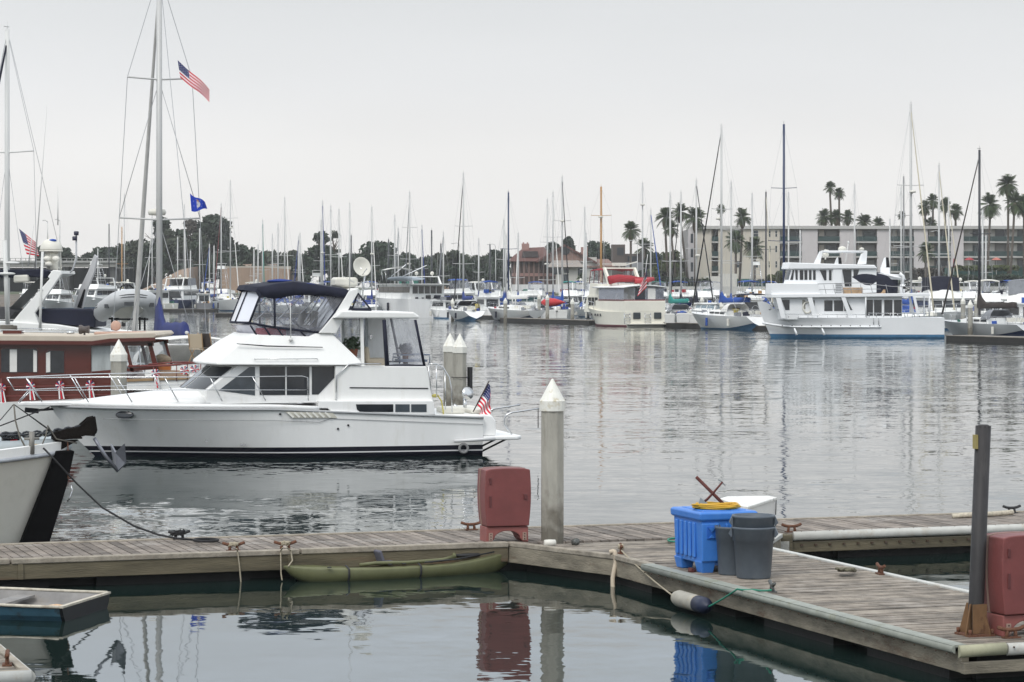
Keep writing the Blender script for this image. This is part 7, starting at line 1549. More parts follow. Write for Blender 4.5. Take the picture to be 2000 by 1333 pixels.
hedge('dark hedge along the right hand sea wall', 1845, 2060, 534, 562, 515, LF3, 2600, .45, 1); hedge('clipped brown green hedge before the hotel terrace', 1780, 1900, 520, 545, 532, LF4, 1500, .4, 2); hedge('light green planting below the red parasol', 1865, 1990, 518, 530, 525, LF5, 900, .35, 3); hedge('dark hedge below the trees behind the navy mast', 840, 1000, 520, 562, 560, LF3, 3000, .5, 4); hedge('dark undergrowth behind the tall masts at left', 340, 620, 515, 540, 590, LF3, 3200, .55, 5); hedge('dark hedge behind the white trawler', 1530, 1790, 545, 566, 520, LF3, 2500, .4, 6); hedge('dark shrubs along the bottom of the white slatted wall', 1195, 1350, 540, 565, 530, LF3, 1800, .45, 7)
# palms
PALL = leafmat('palm fronds', (.055, .078, .034)); PALD = mat('dead palm skirt', (.13, .10, .07), .95, var=.3, vscale=1); PTR = mat('palm trunk', (.115, .095, .078), .95, var=.25, vscale=2, stretch=(1, 1, 4))
def palm_crown(rn, r, nf=34, skirt=.5, nl=9):
    mb = MB()
    for q in range(nf):
        a = rn.uniform(0, 6.283); el = rn.uniform(-.85, 1.4); d = Vector((math.cos(a), math.sin(a), 0)); L_ = r*rn.uniform(.8, 1.1); pts = []
        for k in range(6): s = k/5; pts.append(d*(L_*s*math.cos(el)*(1-.12*s))+V(0, 0, L_*(math.sin(el)*s-.26*s*s*(.5+.5*math.cos(el)))))
        sd = Vector((-d.y, d.x, 0))
        for k in range(nl):
            s = .25+.75*k/(nl-1); i = min(4, int(s*5)); c_ = pts[i].lerp(pts[i+1], s*5-i); fw = (pts[i+1]-pts[i]).normalized()
            for sg in (-1, 1):
                ln = r*.40*(1-.55*abs(s-.55)); tip = c_+sd*sg*ln*.85+fw*ln*.6+V(0, 0, -ln*.35); mb.add([c_-fw*.07*r*.5, c_+fw*.07*r*.5, tip], [(0, 1, 2)])
        mb.tube(pts, .035, 3)
    return mb
def palm(label, px, ycrown, ybase, Y, rpx, lean=0.0, seed=0, skirt=True, m=PALL):
    rn = random.Random(seed*13+5); k = Y/FPX; p = place(px, Y); zc_ = W(0, ycrown, Y).z; zb2 = W(0, ybase, Y).z; r = rpx*k*1.22; h = zc_-zb2
    t = thing('palm_tree', label, 'palm', (p.x, p.y, zb2), 0, 'palm trees round the hotel')
    top_ = V(0, 0, h); mb = MB(); mb.tube([(lean*h, 0, -1), (lean*h*.45, 0, h*.4), (lean*h*.08, 0, h*.8), top_], .27, 8, .19); mb.build('trunk', PTR, t)
    if skirt: mb = MB(); mb.lathe([(.25, h-r*1.1), (.55, h-r*.8), (.62, h-r*.35), (.35, h-.05)], (0, 0, 0), 9); mb.build('dead_skirt', PALD, t)
    mb = palm_crown(rn, r, 58); mb.v = [(x, y, z+h) for x, y, z in mb.v]; mb.build('crown', m, t); return t
PL = [('palm standing alone beside the brown building', 1232, 450, 560, 545, 17, 0), ('palm at the left of the clump beside the hotel', 1299, 424, 540, 538, 18, .05), ('lower drooping palm of the clump beside the hotel', 1311, 446, 548, 536, 15, .1), ('tall palm of the clump with leaning trunk', 1329, 414, 545, 540, 17, .12), ('bushy palm in front of the left hotel corner', 1358, 426, 560, 530, 22, 0), ('small far palm seen above the hotel roof behind a white mast', 1408, 408, 480, 620, 9, 0), ('palm rising above the hotel roof right of the crossed black jibs', 1450, 424, 565, 530, 17, -.05),
      ('palm with spreading fronds in front of the hotel facade', 1437, 470, 562, 526, 20, 0), ('palm with drooping fronds beside the lattice tower', 1474, 482, 562, 524, 20, 0), ('taller of two slim palms behind the hotel roof', 1621, 366, 450, 600, 11, .05), ('lower of two slim palms behind the hotel roof', 1639, 377, 450, 600, 11, 0), ('leftmost of three bushy palms on the hotel roof line', 1610, 424, 455, 590, 15, 0), ('middle one of three bushy palms on the hotel roof line', 1633, 424, 455, 590, 14, 0), ('rightmost of three bushy palms on the hotel roof line', 1656, 424, 455, 590, 13, 0),
      ('low wide palm crown just above the hotel roof', 1688, 434, 455, 590, 16, 0), ('low palm tuft on the roof line right of the wide crown', 1715, 437, 455, 592, 13, 0), ('tiny palm behind the roof left of the tallest white mast', 1761, 420, 455, 610, 8, .1), ('left palm of the group right of the tallest mast', 1807, 405, 455, 585, 13, 0), ('higher palm of the group right of the tallest mast', 1822, 393, 455, 585, 13, 0), ('third palm of the group right of the tallest mast', 1846, 400, 455, 580, 13, 0), ('rounded palm at the right end of the palm group', 1866, 412, 455, 580, 14, .02),
      ('low palm at the foot of the palm group', 1817, 437, 455, 585, 13, 0), ('palm with dark crown left of the tall palm pair', 1934, 400, 565, 525, 21, -.05), ('tallest palm near the right picture edge', 1969, 360, 560, 530, 21, .0), ('shorter palm beside the tallest one at right', 1981, 396, 560, 520, 19, -.06), ('palm cut by the right picture edge', 2000, 400, 560, 525, 19, 0), ('low young palm in front of the mauve hotel wall', 1808, 492, 562, 520, 17, 0), ('small palm below the spreading one at the hotel foot', 1378, 555, 570, 512, 13, 0), ('young palm in front of the pale house wall', 1138, 545, 566, 520, 11, 0), ('young palm right of the other in front of the house', 1163, 543, 566, 520, 11, 0), ('bushy palm between the annex and the shrubs', 1258, 484, 556, 556, 18, 0)]
for i, (lab, px, yc_, yb_, Y_, r_, ln_) in enumerate(PL): palm(lab, px, yc_, yb_, Y_, r_, ln_, i, skirt=r_ > 12)
# ================================================================ MARINA DOCKS AND PILINGS
MDK = mat('marina float planks', (.19, .17, .145), .9, var=.2, vscale=1.5); MDF = mat('dark float edge', (.025, .023, .021), .8, var=.3, vscale=.8)
def mdock(label, px0, py0, px1, py1, depth, z=.45):
    a = G(px0, py0, z); b = G(px1, py1, z); d = b-a; ang = math.atan2(d.y, d.x); t = thing('floating_dock', label, 'dock', (a.x, a.y, 0), ang, 'floating docks of the marina')
    mb = MB(); mb.box(0, d.length, 0, depth, z-.06, z); mb.build('deck', MDK, t); mb = MB(); mb.box(.05, d.length-.05, .05, depth-.05, -.3, z-.062); mb.build('float', MDF, t)
    return t
mdock('floating dock end below the blue striped sailboat', 975, 621, 1150, 626, 2.5); mdock('floating dock with white boxes right of the cream trawler', 1295, 630, 1500, 637, 2.5); mdock('floating dock at the stern of the white trawler', 1846, 655, 2010, 660, 2.5); mdock('low dark dock right of the white house yacht', 850, 615, 980, 617, 2); mdock('distant floating dock behind the boats at left', -100, 603, 420, 604, 2); mdock('distant floating dock behind the boats in the middle', 900, 600, 1500, 602, 2); mdock('distant floating dock behind the boats at right', 1500, 600, 2100, 600, 2); mdock('floating dock behind the white yacht bimini', 420, 612, 860, 612, 2)
def mpile(label, px, ytip, Y, w=.42):
    p = W(px, ytip, Y); t = thing('piling', label, 'piling', (p.x, p.y, 0), 0, 'pilings in the marina'); zt = p.z
    mb = MB(); mb.lathe([(w/2, -1), (w/2, zt-w*1.3)], (0, 0, 0), 8, False); mb.build('shaft', CONC, t)
    mb = MB(); mb.lathe([(w*.56, zt-w*1.6), (w*.56, zt-w*.95), (.02, zt)], (0, 0, 0), 8, False); mb.build('cap', CAPW, t)
for a in (('white capped piling with dark top in front of the blue striped sailboat', 987, 582, 310), ('white capped piling left of the red kayak', 1053, 574, 330), ('white capped piling overlapping the red kayak', 1069, 575, 305), ('white capped piling on the dock left of the cream trawler', 1118, 583, 300), ('white capped piling in front of the white sailboat hull', 1410, 586, 262), ('distant white capped piling left of the black jibs', 1357, 573, 330), ('short distant piling beside the black furled jib', 1371, 579, 335), ('distant piling right of the black furled jibs', 1384, 573, 360), ('distant white capped piling behind the blue sail cover', 1416, 573, 345), ('nearest white capped piling by the dark hulled sailboat', 1895, 586, 222), ('left white capped piling behind the nearest one', 1881, 580, 245), ('right white capped piling behind the nearest one', 1907, 580, 248), ('far white capped piling behind the brown sail cover', 1935, 565, 300), ('dark topped piling beside the white sugar scoop sailboat', 884, 583, 330), ('far piling left of the brown cover', 1925, 568, 305)): mpile(*a)
def obj_box(name, label, cat_, px, py, Y, sx, sy, sz, m, z=None, extra=None):
    p = W(px, py, Y); t = thing(name, label, cat_, p); mb = MB(); mb.loft([[(x*sx/2*k, y*sy/2*k, zz) for x, y in ((-1, -1), (1, -1), (1, 1), (-1, 1))] for zz, k in ((0, .94), (sz*.8, 1))], True, False); mb.build('body', m, t); mb = MB(); mb.box(-sx*.53, sx*.53, -sy*.53, sy*.53, sz*.8, sz*.92); mb.box(-sx*.45, sx*.45, -sy*.45, sy*.45, sz*.92, sz); mb.build('lid', m, t)
for a in (('white dock box on the dock left of the cream trawler', 1078, 622, 315, 1.3), ('second white dock box right of it by the cream trawler bow', 1097, 622, 315, 1.3), ('white dock box right of the cream trawler stern', 1308, 631, 273, 1.0), ('white dock box with grey side near the dock edge', 1334, 630, 272, 1.3), ('cream steps box on the dock right of the white boxes', 1358, 631, 270, 1.2), ('white dock box at the foot of the white capped piling', 1395, 633, 264, 1.1)): obj_box('dock_box', a[0], 'box', a[1], a[2], a[3], a[4], .7, .95, BOXW)
p = W(1076, 591, 318); t = thing('red_kayak', 'red covered kayak lying across a white boat on the dock', 'kayak', p); mb = MB(); rg = [[(x, w*math.cos(a), .0+w*.9*math.sin(a)) for a in [k*.785 for k in range(8)]] for x, w in ((-1.15, .15), (-.8, .45), (-.2, .58), (.5, .52), (1.1, .3), (1.75, .03))]; mb.loft(rg, True, True); mb.build('hull', mat('bright red canoe', (.50, .02, .025), .5), t)
mb = MB(); mb.tube([(-.3, .59*math.cos(k*.449), .53*math.sin(k*.449)) for k in range(14)], .025, 4, closed=True); mb.build('strap', GREYC, t)
# ================================================================ CREAM TRAWLER, seen on its quarter
CO = G(1219, 639, 0); cang = R(-66); CF = Frame((CO.x, CO.y, 0), cang); cL, cB = 12.0, 4.3
CO2 = CF.world(-cL/2*1.1, 2.15*1.16); cr_t = thing('cream_trawler', 'cream trawler with maroon bimini seen from its quarter, ladders on the stern', 'trawler', (CO2.x, CO2.y, 0), cang); cr_t.scale = (1.1, 1.18, 1.08)
csh = lambda s: 1.45+.75*max(0, 1-s/.7)**1.6
mb = MB(); chb, _ = hull_mesh(mb, cL, cB, csh, rake=.10, stern=.93, flare=.7, zs=(-.35, .05, .18, .24), stripe={0: 1, 1: 1, 2: 0}, nst=16); mb.v = [(x-cL/2, y, z) for x, y, z in mb.v]; chh = mb.build('hull', [CREAM, mat('faded maroon bottom', (.20, .07, .08), .6)], cr_t)
z0 = 1.45; mb = MB(); mb.box(-.5, cL/2-.05, -2.0, 2.0, z0-.05, z0+1.05); mb.build('aft_cabin', CREAM, cr_t, bevel=.05)
mb = MB(); nose(mb, [(-3.6, z0-.1, 1), (-2.8, z0+1.55, 1), (-.4, z0+1.55, 0), (-.4, z0-.1, 0)], 1.75, .3, 6); fh = mb.build('fore_house', CREAM, cr_t)
for k in range(3):
    for sg in (-1, 1): mb = MB(); mb.box(-2.6+k*.75, -2.0+k*.75, min(sg*1.74, sg*1.78), max(sg*1.74, sg*1.78), z0+.55, z0+1.35); mb.build('window', GLASS, fh)
zs_ = z0+1.05
for y0, y1, m in ((-2.0, -.9, VIN), (-.88, .1, GLASS), (.1, 1.95, VIN)):
    mb = MB(); mb.box(cL/2-.35, cL/2-.32, y0, y1, zs_+.12, zs_+1.25); mb.build('stern_curtain', m, cr_t)
mb = MB(); mb.box(cL/2-.30, cL/2-.27, .35, 1.1, zs_+.15, zs_+1.2); mb.build('white_blind', WHITEC, cr_t)
for sg in (-1, 1): mb = MB(); mb.box(.2, cL/2-.4, min(sg*1.96, sg*1.98), max(sg*1.96, sg*1.98), zs_+.12, zs_+1.25); mb.build('side_curtain', VIN, cr_t)
mb = MB(); mb.box(cL/2-.36, cL/2-.26, -2.02, 2.02, zs_+.0, zs_+.12)
for y in (-2.0, 1.97): mb.box(.2, cL/2-.37, y-.02, y+.03, zs_+.002, zs_+.11)
mb.build('curtain_trim', MAROON, cr_t, split=True)
mb = MB(); mb.grid(lambda s, q: (-.8+(cL/2+.75)*s, (2*q-1)*2.2, zs_+1.32+.22*(1-(2*q-1)**2)), 4, 8, True); o = mb.build('hard_top', WHITE2, cr_t); sd = o.modifiers.new('solid', 'SOLIDIFY'); sd.thickness = .1
zf = zs_+1.5; mb = MB(); nose(mb, [(-2.6, z0+1.5, 1), (-2.3, zf+.25, 1), (.6, zf+.1, 0), (.6, z0+1.5, 0)], 1.7, .3, 5); mb.build('flybridge', CREAM, cr_t)
mb = MB(); mb.grid(lambda s, q: (-2.4+2.6*s, (2*q-1)*1.6, zf+1.55+.2*(1-(2*q-1)**2)-.25*max(0, .3-s)), 5, 6, True); o = mb.build('bimini_top', REDC, cr_t); sd = o.modifiers.new('solid', 'SOLIDIFY'); sd.thickness = .14
for sg in (-1, 1): mb = MB(); mb.quad((-2.7, sg*1.6, zf+.2), (.2, sg*1.6, zf+.1), (.2, sg*1.58, zf+1.5), (-2.3, sg*1.58, zf+1.5)); mb.build('bimini_curtain', VIN, cr_t)
mb = MB()
for sg in (-1, 1):
    for x0, x1 in ((-2.7, -2.35), (-1.7, -1.5), (-.6, -.5), (.2, .2)): mb.bar((x0, sg*1.61, zf+.15), (x1, sg*1.6, zf+1.5), .04, 5)
mb.build('curtain_frame', MAROON, cr_t, split=True)
mb = MB()
for sg in (-1, 1): mb.prism([(1.4, zs_+1.4), (.2, zf+1.75), (.55, zf+1.75), (2.0, zs_+1.4)], sg*1.5-.1, sg*1.5+.1)
mb.box(.2, .55, -1.398, 1.398, zf+1.6, zf+1.74); ca = mb.build('radar_arch', CREAM, cr_t); mb = MB(); mb.obox((.4, 0, zf+2.05), (.5, 1.2, .3)); mb.bar((.4, 0, zf+1.7), (.4, 0, zf+2.0), .1); mb.obox((.4, 1.0, zf+2.1), (.15, 1.6, .1), (.25, 0, 0)); mb.build('radar_scanner', OFFW, ca)
mb = MB(); mb.tube([(.3, -1.5, zf+1.7), (.3, -1.5, zf+5.5)], .03, 4, .01); mb.build('whip_antenna', PALEM, ca)
for y in (-.9, 1.15):
    mb = MB(); mb.box(cL/2+.02, cL/2+.14, y-.36, y+.36, .75, 1.38); mb.build('stern_pad', mat('dark green cushion', (.03, .04, .045), .7), cr_t, bevel=.06)
for y in (-1.85, .18):
    mb = MB()
    for yy in (-.28, .28): mb.bar((cL/2+.1, y+yy, .3), (cL/2+.06, y+yy, 1.35), .03, 5)
    for k in range(4): mb.bar((cL/2+.1, y-.28, .35+k*.28), (cL/2+.1, y+.28, .35+k*.28), .025, 5)
    mb.build('boarding_ladder', STEEL, cr_t)
mb = MB(); mb.box(cL/2, cL/2+.6, -1.9, 1.9, .22, .32); mb.build('swim_platform', CREAM, cr_t, bevel=.03)
for k in range(4): mb = MB(); s = .36+.05*k+(.05 if k > 0 else 0); mb.box(-cL/2+cL*s, -cL/2+cL*s+.28, -chb(s, 1.2)-.035, -chb(s, 1.2)+.02, .98, 1.22); mb.build('port_light', GLASS, chh)
mb = MB()
for sg in (-1, 1): mb.tube([(-cL/2+cL*s, sg*(chb(s)-.05), csh(s)+.7) for s in (.01, .1, .2, .32, .45)], .03, 5); [mb.bar((-cL/2+cL*s, sg*(chb(s)-.05), csh(s)), (-cL/2+cL*s, sg*(chb(s)-.05), csh(s)+.7), .025, 4) for s in (.01, .1, .2, .32, .45)]
mb.build('bow_rail', STEEL, cr_t, split=True)
zq = zs_+1.62
t = thing('covered_inflatable', 'red covered inflatable on the cream trawler roof', 'dinghy', (CO2.x, CO2.y, 0), cang); t.scale = (1.1, 1.18, 1.08); mb = MB(); mb.tube([(2.2, -1.9, zq+.35), (2.4, -1.0, zq+.55), (2.4, .2, zq+.5), (2.3, 1.3, zq+.35), (2.3, 2.3, zq+.45)], .42, 9, .25); mb.build('cover', REDC, t); mb = MB(); mb.tube([(2.9, .4, zq+.3), (2.9, 1.3, zq+.28), (2.8, 2.3, zq+.5)], .28, 8, .2); mb.build('tube', mat('red hypalon', (.42, .03, .04), .5), t)
mb = MB(); mb.bar((2.3, -1, zq-.1), (2.3, -1, zq+.3), .05); mb.bar((2.3, 1.2, zq-.1), (2.3, 1.2, zq+.2), .05); mb.build('chock', STEEL, t, split=True)
flag('ensign', 'american ensign drooping beside the red inflatable on the cream trawler', W(1260, 522, 262), lambda s, t: V(.15-.9*s*(.3+t)*.8, .2*math.sin(6*s), -1.9*t-.9*s+.1*math.sin(5*t)), 14, 13)
o = MB().bar((0, 0, 0), V(.35, 0, 2.8), .03).build('flagstaff', PALEM); o.location = W(1258, 553, 262); tag(o, 'thin pale flagstaff beside the red inflatable', 'flagstaff')
# ================================================================ OTHER MOTOR BOATS
cruiser('white house yacht with long window band and roof mounted tender, left of centre', 789, 362, -67, 18, 6.2, fb=(2.9, 2.5), house=(.26, .985), hh=1.85, nwin=6, aftwin=5, arch=True, fly=False, domes=2, win=mat('brown grey house glass', (.085, .08, .075), .15), kind='house_yacht', roofover=1.0)
p = W(790, 545, 354); t = thing('kayak_tender', 'pale blue grey tender with dark bottom on the house yacht roof', 'tender', p, R(12)); mb = MB(); rg = [[(x, w*math.cos(a), .32*w*1.3*math.sin(a)) for a in [k*.785 for k in range(8)]] for x, w in ((-2.3, .2), (-1.8, .6), (-.5, .8), (.9, .75), (2.2, .35), (2.8, .05))]; mb.loft(rg, True, True); mb.build('hull', mat('pale blue grey', (.42, .47, .52), .5), t); mb = MB(); mb.bar((-1.8, 0, .3), (.2, 0, 1.9), .06); mb.bar((3, 0, 1.8), (-.3, 0, .3), .06); mb.build('davit', TW, t, split=True)
mb = MB(); a = W(742, 528, 352)-p; mb.grid(lambda s, q: (a.x+3.6*s, a.y-1.5+3*q, a.z+.3*math.sin(s*3.14)), 5, 3, True); o = mb.build('canopy', WHITEC, t); sd = o.modifiers.new('s', 'SOLIDIFY'); sd.thickness = .08; sd.offset = 0; mb = MB()
for x_ in (0, 3.6):
    for y in (-1.4, 1.4): mb.bar((a.x+x_, a.y+y, a.z), (a.x+x_*.9+.2, a.y+y, -1), .03)
mb.build('canopy_pole', STEEL, t, split=True)
C_ = [('navy hulled motor yacht with covered flybridge beyond the tall mast', 357, 470, -105, 15, 5.0, dict(top=NAVYH, bot=NAVYH, strp=WHITE, fb=(2.3, 1.7), hh=1.7, bim=OFFW, encl=GREYC, domes=2, nwin=5)), ('white fishing yacht with tall bridge and blue boot top at left', 185, 470, 70, 16, 5.2, dict(fb=(2.6, 1.7), tower=4.2, bim=None, domes=1, nwin=4, hh=1.8, bot_top=.4)), ('white sport fisher with windows in a row left of the grey crane', 108, 480, 80, 13, 4.6, dict(tower=3.4, arch=False, nwin=4)), ('white pilothouse boat framed by the furled jib and the tall mast', 291, 455, 62, 12, 4.2, dict(fly=False, hh=2.1, domes=1, nwin=3, top=CREAM)), ('small white cruiser with a radar bar left of the leaning furled jib', 241, 480, 75, 10, 3.8, dict(nwin=3, bim=OFFW)),
      ('white sport fisher with steel tower behind the white blue striped sailboat', 432, 500, 80, 13, 4.5, dict(tower=4.5, arch=False, bim=None)), ('white cruiser with canopy behind the yellow furled masts', 408, 492, -80, 11, 4, dict(bim=BLUEC)), ('white cruiser with radar bar seen over the yacht bimini', 496, 480, 85, 12, 4.2, dict(bim=OFFW, domes=1)), ('white cruiser behind the dark bimini with open flybridge', 545, 470, 95, 12, 4.2, dict(bim=GREYC)), ('flybridge cruiser half hidden by the yacht bimini top', 618, 465, -82, 13, 4.4, dict(tower=3.0, bim=None)), ('cruiser with white hard top behind the radar scanner', 686, 460, 80, 12, 4.2, dict(bim=OFFW)),
      ('cruiser with bright blue enclosed canopy right of the house yacht', 899, 400, 190, 11, 4, dict(bim=BLUEC, encl=VIN, arch=False, fb=(1.9, 1.5))), ('white flybridge cruiser with tall screen behind the blue canopy boat', 932, 430, -70, 13, 4.4, dict(bim=OFFW, encl=VIN, domes=1)), ('small runabout with red outboard cover right of the house yacht', 866, 345, -60, 7, 2.6, dict(fly=False, arch=False, hh=1.1, nwin=2, fb=(1.4, 1.1), trunk=False)), ('green windowed motor yacht with twin domes on its arch', 1029, 400, 185, 12.5, 4.4, dict(domes=2, win=mat('teal glass', (.02, .06, .065), .1), nwin=5)), ('white cabin cruiser with navy cover and the red kayak alongside', 1083, 335, -115, 9, 3.4, dict(fly=False, arch=False, bim=None, hh=1.2, nwin=2)), ('white express cruiser with blue windscreen between dock and piling', 1396, 285, 55, 9.5, 3.3, dict(fly=False, hh=1.0, nwin=2, arch=False, win=mat('pale blue glass', (.16, .22, .26), .1), fb=(1.7, 1.3))),
      ('grey white cruiser with steel lattice tower before the hotel', 1476, 470, 80, 12, 4.3, dict(tower=5.0, arch=False)), ('small green canopied boat right of the cream trawler', 1285, 400, 95, 9, 3.4, dict(bim=GREENC, encl=VIN, arch=False)), ('white cruiser with long navy enclosure behind the trawler stern', 1838, 262, 95, 12, 4.3, dict(bim=NAVYC, encl=NAVYC, arch=False, strp=NAVYH, fb=(1.8, 1.5))), ('white sport cruiser with grey cockpit tent at the right picture edge', 1999, 250, 78, 11, 4, dict(fly=True, bim=GREYC, encl=GREYC, arch=False)), ('white motorboat in the far row behind the trawler tender', 1788, 330, -85, 11, 4, dict(bim=OFFW)), ('small far white cruiser beyond the brown sail cover', 1950, 360, 85, 9, 3.4, dict(bim=BLUEC, arch=False)), ('far white cruiser between the pilings and the hotel hedge', 1868, 380, -85, 11, 4, dict(bim=None, arch=True)), ('far white cruiser behind the crossed black jibs', 1350, 400, 82, 11, 4, dict(bim=NAVYC, arch=False)), ('white cruiser in the far row left of the cream trawler flybridge', 1130, 420, -84, 12, 4.1, dict(bim=BLUEC))]
C_ += [(lab, px, Y, an, L__, B__, dict(bim=bm_, arch=False, fly=fl_, nwin=2, encl=en_, **kw_)) for lab, px, Y, an, L__, B__, bm_, fl_, en_, kw_ in (
 ('low white runabout with blue canvas beside the sugar scoop sailboat', 951, 345, -70, 7, 2.7, BLUEC, True, None, {}), ('white cabin boat with navy canopy left of the striped hull', 962, 385, 84, 9, 3.3, NAVYC, True, VIN, {}), ('small white boat with teal canvas before the white slatted wall', 1112, 390, 96, 8, 3.0, TEALC, True, None, {}), ('white motorboat with bright blue canopy before the house porch', 1046, 420, 80, 9, 3.2, BLUEC, True, VIN, {}), ('white boat with pale canopy between the wooden mast and the cream trawler', 1160, 360, 82, 9, 3.2, OFFW, True, VIN, {}), ('small cruiser with blue cover right of the red inflatable', 1322, 370, -80, 9, 3.3, BLUEC, True, None, {}), ('white boat with navy canopy under the hotel awning', 1376, 350, 85, 9.5, 3.3, NAVYC, True, VIN, {}), ('white cruiser with grey canopy left of the blue sail cover', 1392, 420, 86, 10, 3.6, GREYC, True, VIN, {}), ('small boat with bright blue canvas beside the trawler bow', 1457, 320, -72, 8, 3.0, BLUEC, True, None, {}), ('white boat with dark cockpit cover left of the trawler bow', 1447, 292, -66, 8.5, 3.1, NAVYC, False, None, {}), ('white far boat with blue canvas right of the lattice tower', 1502, 400, 84, 9, 3.3, BLUEC, True, None, {}),
 ('white boat with blue canvas behind the trawler stern rail', 1822, 300, 88, 9, 3.2, BLUEC, True, None, {}), ('far white cruiser with cream canopy behind the pilings', 1902, 330, 82, 10, 3.6, OFFW, True, VIN, {}), ('white boat with navy canopy right of the black mast', 1940, 300, -78, 9, 3.2, NAVYC, True, VIN, {}), ('white boat with bright blue canopy near the right picture edge', 1972, 300, 85, 9, 3.2, BLUEC, True, None, {}), ('low white boat with dark cover beside the grey sailboat stern', 1992, 228, -74, 8, 3.0, NAVYC, False, None, {}), ('white cruiser half hidden by the sail cover of the black masted sailboat', 1930, 262, 82, 9, 3.2, OFFW, True, None, {}), ('small white cruiser behind the house yacht bow', 722, 420, 86, 9, 3.3, BLUEC, True, VIN, {}), ('white boat seen through the clear curtains of the yacht flybridge', 560, 445, 84, 11, 3.8, OFFW, True, None, {}), ('white cruiser seen through the rear of the yacht flybridge', 640, 430, -84, 11, 3.8, BLUEC, True, None, {}), ('small white boat between the fishing yacht and the dark mast', 222, 500, 80, 9, 3.3, OFFW, True, None, {}), ('white boat low beside the bow of the navy motor yacht', 320, 480, 82, 8, 3.0, BLUEC, False, None, {}), ('grey boat with dark outboards under the blue covers', 397, 465, -80, 7, 2.8, NAVYC, False, None, {'top': mat('grey boat hull', (.18, .18, .19), .5)}), ('white cruiser with dark windows at the far left edge', 62, 490, 82, 11, 3.8, OFFW, True, None, {}))]
for lab, px, Y, an, L__, B__, kw in C_: cruiser(lab, px, Y, an, L__, B__, **kw)
